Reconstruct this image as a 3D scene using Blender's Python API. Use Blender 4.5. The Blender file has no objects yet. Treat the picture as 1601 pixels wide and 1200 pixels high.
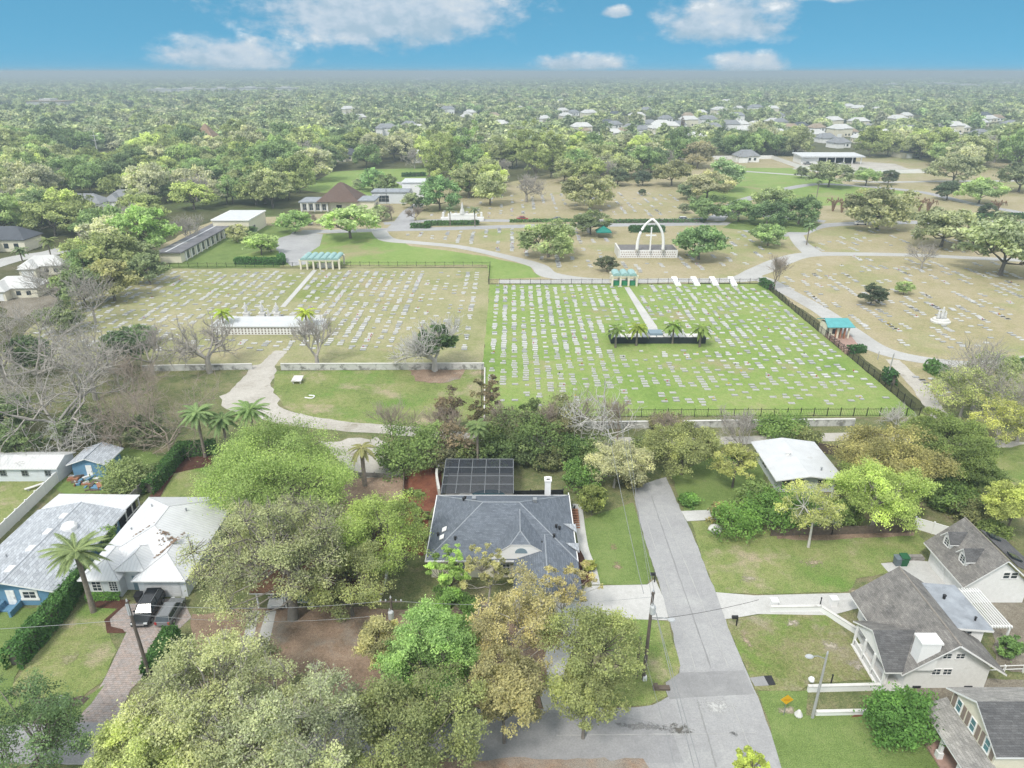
import bpy, math, random
import numpy as np
from mathutils import Vector, Matrix
PI = math.pi
H, F, TH = 57.0, 1109.0, math.atan(488/1109.0)
SN, CS = math.sin(TH), math.cos(TH)
sc = bpy.context.scene
COL = sc.collection
rnd = random.Random(7)

def P(px, py, z=0.0):
    """ground position seen at a photograph pixel (1601x1200), at height z"""
    u = (px-800.5)/F; v = (600-py)/F
    t = (z-H)/(-SN+v*CS)
    return (u*t, (CS+v*SN)*t, z)
def P2(px, py, z=0.0): return P(px, py, z)[:2]

# ------------------------------------------------------------ materials
def newmat(name):
    m = bpy.data.materials.new(name); m.use_nodes = True
    nt = m.node_tree; nt.nodes.clear()
    return m, nt
def nd(nt, t, **kw):
    n = nt.nodes.new(t)
    for k, v in kw.items():
        if k.startswith('i_'): n.inputs[int(k[2:])].default_value = v
        else: setattr(n, k, v)
    return n
def ramp(nt, fac, stops):
    r = nd(nt, 'ShaderNodeValToRGB'); e = r.color_ramp.elements
    while len(e) < len(stops): e.new(0.5)
    for i, (p, c) in enumerate(stops):
        e[i].position = p; e[i].color = (*c, 1)
    nt.links.new(fac, r.inputs[0]); return r.outputs[0]
def mixc(nt, fac, a, b, mode='MIX'):
    n = nd(nt, 'ShaderNodeMix', data_type='RGBA', blend_type=mode)
    L = nt.links.new
    if isinstance(fac, (int, float)): n.inputs[0].default_value = fac
    else: L(fac, n.inputs[0])
    for s, k in ((a, 6), (b, 7)):
        if isinstance(s, tuple): n.inputs[k].default_value = (*s, 1)
        else: L(s, n.inputs[k])
    return n.outputs[2]
def noise(nt, vec, s, d=4, r=.55, off=0):
    if off:
        a = nd(nt, 'ShaderNodeVectorMath', operation='ADD'); a.inputs[1].default_value = (off, off*1.7, off*.3)
        nt.links.new(vec, a.inputs[0]); vec = a.outputs[0]
    n = nd(nt, 'ShaderNodeTexNoise'); n.inputs['Scale'].default_value = s; n.inputs['Detail'].default_value = d
    n.inputs['Roughness'].default_value = r; nt.links.new(vec, n.inputs['Vector']); return n.outputs[0]
GK = .78
def finish(nt, col, rough=.9, metal=0, bump=None, bs=.3, bd=.05, spec=.3, alpha=None):
    b = nd(nt, 'ShaderNodeBsdfPrincipled'); L = nt.links.new
    if isinstance(col, tuple): b.inputs['Base Color'].default_value = (*[q*GK for q in col], 1)
    else: L(mixc(nt, 1.0, col, (GK, GK, GK), 'MULTIPLY'), b.inputs['Base Color'])
    b.inputs['Roughness'].default_value = rough; b.inputs['Metallic'].default_value = metal
    b.inputs['Specular IOR Level'].default_value = spec
    if bump is not None:
        bm = nd(nt, 'ShaderNodeBump'); bm.inputs['Strength'].default_value = bs; bm.inputs['Distance'].default_value = bd
        L(bump, bm.inputs['Height']); L(bm.outputs[0], b.inputs['Normal'])
    o = nd(nt, 'ShaderNodeOutputMaterial'); L(b.outputs[0], o.inputs[0]); return b
def pos(nt): return nd(nt, 'ShaderNodeNewGeometry').outputs['Position']
def M(name, c, var=.18, s=1.0, rough=.7, metal=0, spec=.3, bump=0, dirt=None):
    """plain painted or solid material with slight procedural mottling"""
    m, nt = newmat(name); p = pos(nt)
    n = noise(nt, p, s, 5)
    a = tuple(max(0, x*(1-var)) for x in c); b = tuple(min(.95, x*(1+var*.6)) for x in c)
    col = ramp(nt, n, [(.3, a), (.7, b)])
    if dirt:
        f = ramp(nt, noise(nt, p, dirt[1], 6, .65, 31), [(dirt[2], (0, 0, 0)), (dirt[2]+.12, (1, 1, 1))])
        col = mixc(nt, f, col, dirt[0])
    finish(nt, col, rough, metal, n if bump else None, bump, .05, spec); return m
def G(name, stops, s1=.35, s2=2.6, patch=None, patch2=None, rough=.95, bump=.6, speck=.42, stripe=None):
    """ground cover: coarse + fine noise ramp, with optional patches (colour, scale, threshold)"""
    m, nt = newmat(name); p = pos(nt)
    a = noise(nt, p, s1, 5, .6); b = noise(nt, p, s2, 4, .7, 9)
    mm = nd(nt, 'ShaderNodeMath', operation='MULTIPLY_ADD'); nt.links.new(b, mm.inputs[0]); mm.inputs[1].default_value = .55
    m2 = nd(nt, 'ShaderNodeMath', operation='MULTIPLY'); nt.links.new(a, m2.inputs[0]); m2.inputs[1].default_value = .75
    nt.links.new(m2.outputs[0], mm.inputs[2])
    n = len(stops); col = ramp(nt, mm.outputs[0], [(.42+.46*i/(n-1), c) for i, c in enumerate(stops)])
    for k, q in enumerate((patch, patch2)):
        if q:
            f = ramp(nt, noise(nt, p, q[1], 6, .68, 50+40*k), [(q[2], (0, 0, 0)), (q[2]+.14, (1, 1, 1))])
            col = mixc(nt, f, col, q[0])
    if speck:
        f = noise(nt, p, s2*5, 3, .8, 5)
        col = mixc(nt, speck*2, col, mixc(nt, 1.0, col, ramp(nt, f, [(.3, (.35, .35, .35)), (.7, (1.5, 1.5, 1.5))]), 'MULTIPLY'))
    finish(nt, col, rough, 0, b, bump, .12, .1); return m
def shingle(name, c, sx=1.0, row=.22, axis='Y', streak=.25):
    """roof shingles: rows of slightly different tabs plus weathering streaks"""
    m, nt = newmat(name); p = pos(nt)
    w = nd(nt, 'ShaderNodeTexBrick'); w.inputs['Scale'].default_value = 1.0
    w.inputs['Brick Width'].default_value = .55*sx; w.inputs['Row Height'].default_value = row; w.inputs['Mortar Size'].default_value = .012
    w.inputs['Color1'].default_value = (*[x*.82 for x in c], 1); w.inputs['Color2'].default_value = (*[min(1, x*1.16) for x in c], 1)
    w.inputs['Mortar'].default_value = (*[x*.55 for x in c], 1)
    sp = nd(nt, 'ShaderNodeSeparateXYZ'); nt.links.new(p, sp.inputs[0])
    cb = nd(nt, 'ShaderNodeCombineXYZ')
    # rows follow height: use z stretched as the row coordinate, the two plan axes summed as the run
    ad = nd(nt, 'ShaderNodeMath', operation='ADD'); nt.links.new(sp.outputs[0], ad.inputs[0]); nt.links.new(sp.outputs[1], ad.inputs[1])
    mz = nd(nt, 'ShaderNodeMath', operation='MULTIPLY'); nt.links.new(sp.outputs[2], mz.inputs[0]); mz.inputs[1].default_value = 2.2
    nt.links.new(ad.outputs[0], cb.inputs[0]); nt.links.new(mz.outputs[0], cb.inputs[1])
    nt.links.new(cb.outputs[0], w.inputs['Vector'])
    a = noise(nt, p, .5, 6, .7, 3)
    col = mixc(nt, streak*2, w.outputs[0], mixc(nt, 1.0, w.outputs[0], ramp(nt, a, [(.3, (.6, .6, .6)), (.7, (1.45, 1.42, 1.36))]), 'MULTIPLY'))
    b = noise(nt, p, 9, 3, .7, 2)
    col = mixc(nt, .45, col, mixc(nt, 1.0, col, ramp(nt, b, [(.3, (.55, .55, .55)), (.7, (1.5, 1.5, 1.5))]), 'MULTIPLY'))
    finish(nt, col, .92, 0, b, .3, .03, .15); return m
FOL = (1.93, 2.05, 1.86)
def foliage_mat(name, rand=False, trans=.36):
    m, nt = newmat(name); L = nt.links.new
    oi = nd(nt, 'ShaderNodeObjectInfo'); at = nd(nt, 'ShaderNodeAttribute', attribute_name='v')
    base = oi.outputs['Color']
    if rand:
        lc = noise(nt, oi.outputs['Location'], .006, 4, .6)
        ms = nd(nt, 'ShaderNodeMath', operation='MULTIPLY_ADD'); L(oi.outputs['Random'], ms.inputs[0]); ms.inputs[1].default_value = .62
        m3 = nd(nt, 'ShaderNodeMath', operation='MULTIPLY_ADD'); L(lc, m3.inputs[0]); m3.inputs[1].default_value = 1.5; m3.inputs[2].default_value = -.56; L(m3.outputs[0], ms.inputs[2])
        base = ramp(nt, ms.outputs[0], [(0, (.12, .15, .08)), (.14, (.20, .235, .105)), (.28, (.25, .245, .13)), (.42, (.15, .195, .10)), (.55, (.29, .305, .125)),
                                               (.67, (.18, .21, .12)), (.78, (.27, .25, .18)), (.88, (.23, .31, .115)), (1, (.14, .16, .105))])
    hs = nd(nt, 'ShaderNodeHueSaturation'); hs.inputs['Saturation'].default_value = .74 if rand else .9; L(base, hs.inputs['Color']); base = hs.outputs[0]
    k = ramp(nt, at.outputs['Fac'], [(0, (.42, .43, .42)), (.5, (.95, .95, .95)), (1, (1.5, 1.45, 1.25))])
    col = mixc(nt, 1.0, mixc(nt, 1.0, base, FOL, 'MULTIPLY'), k, 'MULTIPLY')
    d = nd(nt, 'ShaderNodeBsdfDiffuse'); t = nd(nt, 'ShaderNodeBsdfTranslucent'); L(col, d.inputs[0])
    L(mixc(nt, 1.0, col, (1.0, 1.08, .75), 'MULTIPLY'), t.inputs[0])
    mx = nd(nt, 'ShaderNodeMixShader'); mx.inputs[0].default_value = trans; L(d.outputs[0], mx.inputs[1]); L(t.outputs[0], mx.inputs[2])
    o = nd(nt, 'ShaderNodeOutputMaterial'); L(mx.outputs[0], o.inputs[0]); return m

# ------------------------------------------------------------ mesh building
ORG = {}
def link(o, parent=None):
    COL.objects.link(o)
    if parent: o.parent = parent
    return o
def tag(o, label=None, cat=None, group=None, kind=None):
    for k, v in (('label', label), ('category', cat), ('group', group), ('kind', kind)):
        if v: o[k] = v
    return o
def thing(name, label, cat, loc=(0, 0, 0), group=None, rz=0):
    o = bpy.data.objects.new(name, None); o.location = loc; o.rotation_euler[2] = rz; o.empty_display_size = .3
    link(o); ORG[o.name] = (Vector(loc), rz); return tag(o, label, cat, group)
def root_org(o):
    while o.parent: o = o.parent
    return ORG.get(o.name, (Vector((0, 0, 0)), 0))
class MB:
    def __init__(s): s.v = []; s.f = []; s.m = []
    def add(s, vs, fs, m=0):
        b = len(s.v); s.v += [tuple(v) for v in vs]; s.f += [tuple(b+i for i in f) for f in fs]; s.m += [m]*len(fs); return s
    def box(s, x0, x1, y0, y1, z0, z1, m=0):
        vs = [(x, y, z) for z in (z0, z1) for x, y in ((x0, y0), (x1, y0), (x1, y1), (x0, y1))]
        return s.add(vs, [(3, 2, 1, 0), (4, 5, 6, 7), (0, 1, 5, 4), (1, 2, 6, 5), (2, 3, 7, 6), (3, 0, 4, 7)], m)
    def bar(s, a, b, w, h, m=0):
        """box beam from a to b (bottom-centre line), width w, height h"""
        a, b = Vector(a), Vector(b); d = (b-a); n = Vector((-d.y, d.x, 0))
        n = n.normalized()*w/2 if n.length > 1e-6 else Vector((w/2, 0, 0))
        up = Vector((0, 0, h))
        vs = [a-n, a+n, b+n, b-n]; vs += [v+up for v in vs]
        return s.add(vs, [(3, 2, 1, 0), (4, 5, 6, 7), (0, 1, 5, 4), (1, 2, 6, 5), (2, 3, 7, 6), (3, 0, 4, 7)], m)
    def prism(s, poly, z0, z1, m=0, top=None):
        n = len(poly); vs = [(x, y, z0) for x, y in poly]+[(x, y, z1) for x, y in poly]
        s.add(vs, [tuple(range(n-1, -1, -1))], m)
        s.add(vs, [tuple(range(n, 2*n))], m if top is None else top)
        return s.add(vs, [(i, (i+1) % n, n+(i+1) % n, n+i) for i in range(n)], m)
    def poly(s, pts, m=0): return s.add(pts, [tuple(range(len(pts)))], m)
    def slab(s, pts, t, m=0, me=None):
        """a thick sloped sheet: pts is the top outline"""
        n = len(pts); lo = [(x, y, z-t) for x, y, z in pts]; vs = list(pts)+lo
        s.add(vs, [tuple(range(n))], m)
        return s.add(vs, [tuple(range(2*n-1, n-1, -1))]+[(i, n+i, n+(i+1) % n, (i+1) % n) for i in range(n)], m if me is None else me)
    def tube(s, pts, rad, n=6, m=0, cap=True):
        pts = [Vector(p) for p in pts]; rad = rad if isinstance(rad, (list, tuple)) else [rad]*len(pts)
        vs = []
        for i, p in enumerate(pts):
            d = (pts[min(i+1, len(pts)-1)]-pts[max(i-1, 0)]).normalized()
            u = d.cross(Vector((0, 0, 1)) if abs(d.z) < .9 else Vector((1, 0, 0))).normalized(); w = d.cross(u)
            vs += [p+(u*math.cos(2*PI*k/n)+w*math.sin(2*PI*k/n))*rad[i] for k in range(n)]
        fs = [(i*n+k, i*n+(k+1) % n, (i+1)*n+(k+1) % n, (i+1)*n+k) for i in range(len(pts)-1) for k in range(n)]
        if cap: fs += [tuple(range(n-1, -1, -1)), tuple((len(pts)-1)*n+k for k in range(n))]
        return s.add(vs, fs, m)
    def lathe(s, prof, c=(0, 0, 0), n=16, m=0, sx=1, sy=1, rot=0):
        vs = [(c[0]+r*math.cos(2*PI*k/n+rot)*sx, c[1]+r*math.sin(2*PI*k/n+rot)*sy, c[2]+z) for r, z in prof for k in range(n)]
        fs = [(i*n+k, i*n+(k+1) % n, (i+1)*n+(k+1) % n, (i+1)*n+k) for i in range(len(prof)-1) for k in range(n)]
        fs += [tuple(range(n-1, -1, -1)), tuple((len(prof)-1)*n+k for k in range(n))]
        return s.add(vs, fs, m)
    def blob(s, c, r, m=0, sz=1.0, seed=0, n=10, k=6):
        rr = random.Random(seed); vs = []
        for i in range(k+1):
            t = PI*i/k
            for j in range(n):
                q = r*(1+rr.uniform(-.15, .15)); a = 2*PI*j/n
                vs.append((c[0]+q*math.sin(t)*math.cos(a), c[1]+q*math.sin(t)*math.sin(a), c[2]+q*math.cos(t)*sz))
        return s.add(vs, [(i*n+j, (i+1)*n+j, (i+1)*n+(j+1) % n, i*n+(j+1) % n) for i in range(k) for j in range(n)], m)
    def build(s, name, mats, parent=None, org=None, smooth=False, bevel=0):
        """one mesh object; vertices are given in world coordinates (or in the thing's own frame if rotated)"""
        mats = mats if isinstance(mats, (list, tuple)) else [mats]
        if parent: o3, rz = root_org(parent)
        else: o3, rz = Vector(org if org else (0, 0, 0)), 0
        loc = Vector((0, 0, 0)) if rz or s.__dict__.get('local') else o3
        me = bpy.data.meshes.new(name)
        me.from_pydata([(v[0]-loc.x, v[1]-loc.y, v[2]-loc.z) for v in s.v], [], s.f)
        for mt in mats: me.materials.append(mt)
        if len(mats) > 1: me.polygons.foreach_set('material_index', s.m)
        if smooth: me.polygons.foreach_set('use_smooth', [True]*len(me.polygons))
        me.update()
        o = bpy.data.objects.new(name, me); link(o, parent)
        if not parent: o.location = o3
        if bevel:
            b = o.modifiers.new('b', 'BEVEL'); b.width = bevel; b.segments = 2; b.limit_method = 'ANGLE'
        return o
def LMB():
    m = MB(); m.local = True; return m
def one(mb, name, mats, label, cat, org, group=None, **kw):
    return tag(mb.build(name, mats, None, org, **kw), label, cat, group)
def copy_tree(o, loc=None, rz=None, parent=None, color=None):
    c = o.copy(); COL.objects.link(c); c.parent = parent
    if loc is not None: c.location = loc
    if rz is not None: c.rotation_euler[2] = rz
    if color: c.color = (*color, 1)
    for ch in list(o.children): copy_tree(ch, None, None, c, color)
    return c
def npmesh(name, verts, quads, mat, v=None, tris=None):
    """fast mesh from numpy arrays (quads: nq x 4)"""
    me = bpy.data.meshes.new(name)
    verts = np.asarray(verts, np.float32); quads = np.asarray(quads, np.int32)
    nv, nq, k = len(verts), len(quads), quads.shape[1]
    me.vertices.add(nv); me.vertices.foreach_set('co', verts.ravel())
    me.loops.add(nq*k); me.loops.foreach_set('vertex_index', quads.ravel())
    me.polygons.add(nq); me.polygons.foreach_set('loop_start', np.arange(0, nq*k, k, dtype=np.int32))
    me.materials.append(mat)
    if v is not None:
        a = me.attributes.new('v', 'FLOAT', 'POINT'); a.data.foreach_set('value', np.asarray(v, np.float32))
    me.update(calc_edges=True); return me
# ------------------------------------------------------------ camera, light, air
cd = bpy.data.cameras.new('camera'); cam = bpy.data.objects.new('camera', cd); link(cam)
cd.sensor_width = 36; cd.lens = F/1601*36; cd.clip_start = .5; cd.clip_end = 60000
cam.location = (0, 0, H); cam.rotation_euler = (PI/2-TH, 0, 0); sc.camera = cam
SUN_EL, SUN_AZ = math.radians(52), math.radians(-148)   # azimuth from +Y towards +X
sd = bpy.data.lights.new('sun', 'SUN'); sd.energy = 1.5; sd.angle = math.radians(11); sd.color = (1, .95, .87)
so = bpy.data.objects.new('sun', sd); link(so); so.location = (-60, 40, 120)
sdir = Vector((math.sin(SUN_AZ)*math.cos(SUN_EL), math.cos(SUN_AZ)*math.cos(SUN_EL), math.sin(SUN_EL)))
so.rotation_euler = sdir.to_track_quat('Z', 'Y').to_euler()
sc.view_settings.view_transform = 'Standard'; sc.view_settings.look = 'None'; sc.view_settings.exposure = 1.16; sc.view_settings.gamma = 1
w = bpy.data.worlds.new('World'); sc.world = w; w.use_nodes = True
def build_world():
    nt = w.node_tree; nt.nodes.clear(); L = nt.links.new
    def mth(op, a, b=None, c=None, clamp=False):
        n = nd(nt, 'ShaderNodeMath', operation=op, use_clamp=clamp)
        for i, q in enumerate((a, b, c)):
            if q is None: continue
            if isinstance(q, (int, float)): n.inputs[i].default_value = q
            else: L(q, n.inputs[i])
        return n.outputs[0]
    tc = nd(nt, 'ShaderNodeTexCoord'); sp = nd(nt, 'ShaderNodeSeparateXYZ'); L(tc.outputs['Generated'], sp.inputs[0])
    az = mth('ARCTAN2', sp.outputs[0], sp.outputs[1]); el = mth('ARCSINE', sp.outputs[2])
    # clear sky, sampled a little higher than the line of sight so that it stays a deep blue down to the haze
    cb = nd(nt, 'ShaderNodeCombineXYZ'); L(sp.outputs[0], cb.inputs[0]); L(sp.outputs[1], cb.inputs[1])
    L(mth('MULTIPLY_ADD', sp.outputs[2], 1.6, .42), cb.inputs[2])
    nv = nd(nt, 'ShaderNodeVectorMath', operation='NORMALIZE'); L(cb.outputs[0], nv.inputs[0])
    sky = nd(nt, 'ShaderNodeTexSky', sky_type='NISHITA', sun_disc=False); sky.sun_elevation = SUN_EL; sky.sun_rotation = SUN_AZ
    sky.air_density = 1.2; sky.dust_density = .5; sky.ozone_density = 2.2
    L(nv.outputs[0], sky.inputs[0])
    blue = mixc(nt, 1.0, sky.outputs[0], SKYTINT, 'MULTIPLY')
    # cumulus clouds at their bearings
    def ae(px, py):
        u = (px-800.5)/F; v = (600-py)/F; d = Vector((u, CS+v*SN, -SN+v*CS)).normalized()
        return math.atan2(d.x, d.y), math.asin(d.z)
    field = None; shade = None
    for (x0, x1, top, bot, x_) in ((285, 905, -150, 94, 0), (172, 512, 36, 117, 0), (980, 1285, -55, 82, 0), (795, 1015, 74, 114, 0), (1080, 1265, 68, 117, 0), (930, 995, 2, 30, 0),
                              (1180, 1460, -60, 6, 0), (620, 760, -90, 60, 0), (-500, -60, -100, 60, 0), (1700, 2300, -80, 70, 0)):
        (a0, _), (a1, _) = ae(x0, 60), ae(x1, 60); e1 = ae((x0+x1)/2, top)[1]; e0 = ae((x0+x1)/2, bot)[1]
        ac, aw = (a0+a1)/2, (a1-a0)/2; ec = e0+(e1-e0)*.3; eu, ed = (e1-e0)*.7, (e1-e0)*.3
        da = mth('DIVIDE', mth('SUBTRACT', az, ac), aw)
        de = mth('SUBTRACT', el, ec)
        dv = mth('MAXIMUM', mth('DIVIDE', de, eu), mth('DIVIDE', de, -ed))
        r = mth('SQRT', mth('ADD', mth('MULTIPLY', da, da), mth('MULTIPLY', dv, dv)))
        f = mth('SUBTRACT', 1.0, r)
        hgt = mth('MULTIPLY', mth('DIVIDE', mth('SUBTRACT', el, e0), e1-e0, clamp=True), mth('MULTIPLY_ADD', f, 1.5, .75, clamp=True))
        field = f if field is None else mth('MAXIMUM', field, f)
        shade = hgt if shade is None else mth('MAXIMUM', shade, hgt)
    cv = nd(nt, 'ShaderNodeCombineXYZ'); L(az, cv.inputs[0]); L(mth('MULTIPLY', el, 1.7), cv.inputs[1])
    n1 = noise(nt, cv.outputs[0], 26, 7, .6); n2 = noise(nt, cv.outputs[0], 26, 7, .6, -.0075); n3 = noise(nt, cv.outputs[0], 9, 4, .5, 3)
    dn = mth('MULTIPLY_ADD', mth('SUBTRACT', n1, .5), 1.15, mth('MULTIPLY_ADD', mth('SUBTRACT', n3, .5), .55, field))
    sm = nd(nt, 'ShaderNodeMapRange', interpolation_type='SMOOTHSTEP'); L(dn, sm.inputs[0]); sm.inputs[1].default_value = .12; sm.inputs[2].default_value = .62
    lit = mth('MULTIPLY_ADD', mth('SUBTRACT', n1, n2), 1.8, mth('MULTIPLY_ADD', shade, .85, mth('MULTIPLY', mth('SUBTRACT', n3, .5), 1.1)), clamp=True)
    cc = ramp(nt, lit, [(0, (1.9, 2.55, 3.1)), (.35, (2.5, 3.0, 3.5)), (.68, (2.95, 3.3, 3.6)), (1, (4.2, 4.4, 4.55))])
    col = mixc(nt, mth('MULTIPLY', sm.outputs[0], .95), blue, cc)
    # broken overcast above the strip of sky in view
    hi = nd(nt, 'ShaderNodeMapRange', interpolation_type='SMOOTHSTEP'); L(el, hi.inputs[0]); hi.inputs[1].default_value = .09; hi.inputs[2].default_value = .2
    n4 = noise(nt, tc.outputs['Generated'], 3, 5, .6)
    oc = ramp(nt, n4, [(.3, OVER0), (.65, OVER1)])
    col = mixc(nt, mth('MULTIPLY', hi.outputs[0], .9), col, oc)
    bg = nd(nt, 'ShaderNodeBackground'); L(col, bg.inputs[0]); bg.inputs[1].default_value = .1
    o = nd(nt, 'ShaderNodeOutputWorld'); L(bg.outputs[0], o.inputs[0])
SKYTINT = (.46, .87, .80)
OVER0, OVER1 = (4.8, 5.2, 5.5), (7.2, 7.3, 7.3)
build_world()
E_ = 13000.0
def haze():
    m, nt = newmat('haze_air'); v = nd(nt, 'ShaderNodeVolumePrincipled')
    v.inputs['Color'].default_value = (.48, .585, .655, 1); v.inputs['Density'].default_value = .00044; v.inputs['Anisotropy'].default_value = .1
    o = nd(nt, 'ShaderNodeOutputMaterial'); nt.links.new(v.outputs[0], o.inputs['Volume'])
    ob = MB().box(-E_-60, E_+60, -160, E_+60, -1.2, 62).build('haze', m); tag(ob, None, None, None, 'stuff')
haze()
cy = sc.cycles
cy.max_bounces = 5; cy.diffuse_bounces = 3; cy.glossy_bounces = 2; cy.transmission_bounces = 3; cy.transparent_max_bounces = 8; cy.volume_bounces = 0
cy.caustics_reflective = False; cy.caustics_refractive = False; cy.use_denoising = True
cy.use_adaptive_sampling = True; cy.adaptive_threshold = .02; cy.sample_clamp_indirect = 4
sc.render.film_transparent = False

# ------------------------------------------------------------ ground sheets
m_ground = G('forest_floor', [(.07, .08, .035), (.12, .125, .06), (.17, .155, .09)], .03, .3, ((.22, .19, .13), .02, .6), ((.13, .18, .06), .013, .55), speck=.15)
m_lawn = G('lawn_mixed', [(.07, .115, .03), (.15, .205, .055), (.22, .25, .085), (.30, .28, .14)], .16, 1.6, ((.33, .28, .18), .12, .60), ((.12, .21, .04), .09, .55))
m_lawn_r = G('lawn_olive', [(.15, .20, .065), (.22, .28, .09), (.30, .33, .13), (.38, .35, .20)], .13, 1.4, ((.45, .38, .26), .13, .535), ((.17, .28, .065), .08, .52))
m_lush = G('lawn_lush', [(.13, .19, .055), (.195, .275, .085), (.265, .325, .12)], .2, 1.8, ((.28, .26, .14), .15, .64))
m_brightg = G('bright_lawn', [(.19, .29, .08), (.255, .36, .105), (.32, .385, .14)], .05, .6, ((.37, .33, .19), .03, .57), speck=.15)
m_greenc = G('green_cemetery_lawn', [(.17, .275, .065), (.235, .345, .09), (.30, .375, .125), (.37, .37, .18)], .06, .7, ((.38, .33, .20), .06, .58), ((.225, .335, .08), .03, .55), speck=.2)
m_dryc = G('dry_cemetery_lawn', [(.26, .285, .12), (.335, .34, .17), (.40, .375, .22), (.455, .41, .265)], .05, .6, ((.24, .29, .09), .035, .55), ((.42, .33, .22), .05, .6), speck=.2)
m_dryc2 = G('parched_lawn', [(.30, .295, .145), (.39, .35, .20), (.45, .39, .255), (.50, .43, .30)], .04, .5, ((.29, .33, .13), .02, .52), speck=.2)
m_weeds = G('rough_grass', [(.09, .12, .045), (.16, .19, .08), (.24, .24, .12), (.31, .27, .18)], .2, 1.3, ((.3, .24, .17), .16, .58))
m_litter = G('leaf_litter', [(.19, .145, .105), (.30, .215, .155), (.39, .285, .21), (.45, .37, .29)], .3, 3, ((.36, .33, .29), .12, .54))
m_mulch = G('red_mulch', [(.12, .05, .035), (.23, .09, .055), (.31, .14, .085)], .5, 5, ((.3, .2, .14), .3, .64))
m_mulchd = G('dark_mulch', [(.06, .03, .022), (.12, .06, .045), (.18, .1, .07)], .5, 5)
m_sand = G('pale_sand', [(.42, .39, .34), (.54, .51, .46), (.64, .61, .56)], .15, 1.4, ((.25, .22, .15), .12, .60), bump=.3, speck=.15)
m_dirt = G('grey_dirt', [(.2, .17, .13), (.28, .25, .2), (.36, .33, .28)], .2, 2, ((.18, .19, .09), .15, .6))
m_road = G('worn_asphalt', [(.34, .34, .35), (.405, .405, .41), (.47, .47, .47)], .12, 1.2, ((.34, .34, .35), .1, .58), ((.53, .53, .525), .07, .60), rough=.9, bump=.15, speck=.12)
m_road2 = G('side_asphalt', [(.28, .285, .295), (.345, .345, .355), (.40, .40, .41)], .12, 1.2, ((.2, .2, .21), .1, .62), rough=.9, bump=.15, speck=.12)
m_patch = G('dark_asphalt_patch', [(.27, .27, .275), (.33, .33, .335), (.38, .38, .38)], .3, 2, rough=.9, bump=.15, speck=.12)
m_croad = G('cemetery_asphalt', [(.36, .36, .37), (.44, .44, .45), (.50, .50, .51)], .05, .5, ((.25, .25, .26), .05, .62), rough=.9, bump=.1, speck=.1)
m_cpale = G('pale_lane', [(.44, .435, .42), (.52, .515, .50), (.58, .575, .56)], .06, .6, ((.36, .34, .30), .05, .62), rough=.9, bump=.1, speck=.1)
m_conc = G('light_concrete', [(.50, .495, .48), (.59, .585, .57), (.66, .655, .64)], .15, 1.6, ((.4, .39, .36), .2, .63), bump=.1, speck=.1)
m_water = M('pool_water', (.05, .16, .2), .3, .5, .08, 0, .5)
def pavers(name, c1, c2, sc_, mort):
    m, nt = newmat(name); p = pos(nt)
    b = nd(nt, 'ShaderNodeTexBrick'); b.inputs['Scale'].default_value = 1; b.inputs['Brick Width'].default_value = sc_; b.inputs['Row Height'].default_value = sc_*.62
    b.inputs['Color1'].default_value = (*c1, 1); b.inputs['Color2'].default_value = (*c2, 1); b.inputs['Mortar'].default_value = (*mort, 1); b.inputs['Mortar Size'].default_value = .018
    nt.links.new(p, b.inputs['Vector'])
    n = noise(nt, p, 2.2, 5, .75)
    col = mixc(nt, .8, b.outputs[0], mixc(nt, 1.0, b.outputs[0], ramp(nt, n, [(.3, (.62, .58, .56)), (.7, (1.3, 1.3, 1.3))]), 'MULTIPLY'))
    finish(nt, col, .85, 0, n, .2, .02, .2); return m
m_paver = pavers('tan_pavers', (.46, .38, .34), (.40, .37, .36), .42, (.26, .22, .2))

def smooth(pts, k=6, closed=False):
    n = len(pts); out = []
    for i in range(n if closed else n-1):
        g = lambda j: Vector(pts[j % n] if closed else pts[max(0, min(n-1, j))])
        p0, p1, p2, p3 = g(i-1), g(i), g(i+1), g(i+2)
        for q in range(k):
            t = q/k
            out.append(tuple(.5*((2*p1)+(p2-p0)*t+(2*p0-5*p1+4*p2-p3)*t*t+(3*p1-p0-3*p2+p3)*t**3)))
    if not closed: out.append(tuple(pts[-1]))
    return out
NSH = [0]
def sheet(name, xy, mat, z, jit=0, sub=None, kind='structure'):
    NSH[0] += 1; z += NSH[0]*.0005
    """a flat ground sheet; jit ragged edge"""
    if jit:
        out = []
        for i, a in enumerate(xy):
            a, b = Vector(a), Vector(xy[(i+1) % len(xy)]); n = max(1, int((b-a).length/(sub or jit*2.5)))
            for q in range(n):
                t = a.lerp(b, q/n); out.append((t.x+rnd.uniform(-jit, jit), t.y+rnd.uniform(-jit, jit)))
        xy = out
    o = MB().poly([(x, y, z) for x, y in xy]).build(name, mat)
    if kind: o['kind'] = kind
    return o
def psheet(name, px, mat, z, jit=0, sub=None, sm=0):
    xy = [P2(*p) for p in px]
    if sm: xy = smooth(xy, sm, True)
    return sheet(name, xy, mat, z, jit, sub)
def ribbon(name, pts, wid, mat, z, k=8, jit=0):
    """a lane of given width along world points"""
    NSH[0] += 1; z += NSH[0]*.0005; c = smooth(pts, k); wid = wid if isinstance(wid, (list, tuple)) else [wid]*len(pts)
    m = MB(); vs = []; n = len(c)
    for i, p in enumerate(c):
        d = (Vector(c[min(i+1, n-1)])-Vector(c[max(i-1, 0)])).normalized(); t = i/(n-1)*(len(wid)-1)
        a = int(min(t, len(wid)-2)); wd = wid[a]+(wid[a+1]-wid[a])*(t-a)
        for s in (-1, 1):
            q = wd/2*s+rnd.uniform(-jit, jit); vs.append((p[0]-d.y*q, p[1]+d.x*q, z))
    m.add(vs, [(2*i, 2*i+1, 2*i+3, 2*i+2) for i in range(n-1)])
    o = m.build(name, mat); o['kind'] = 'structure'; return o
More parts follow.
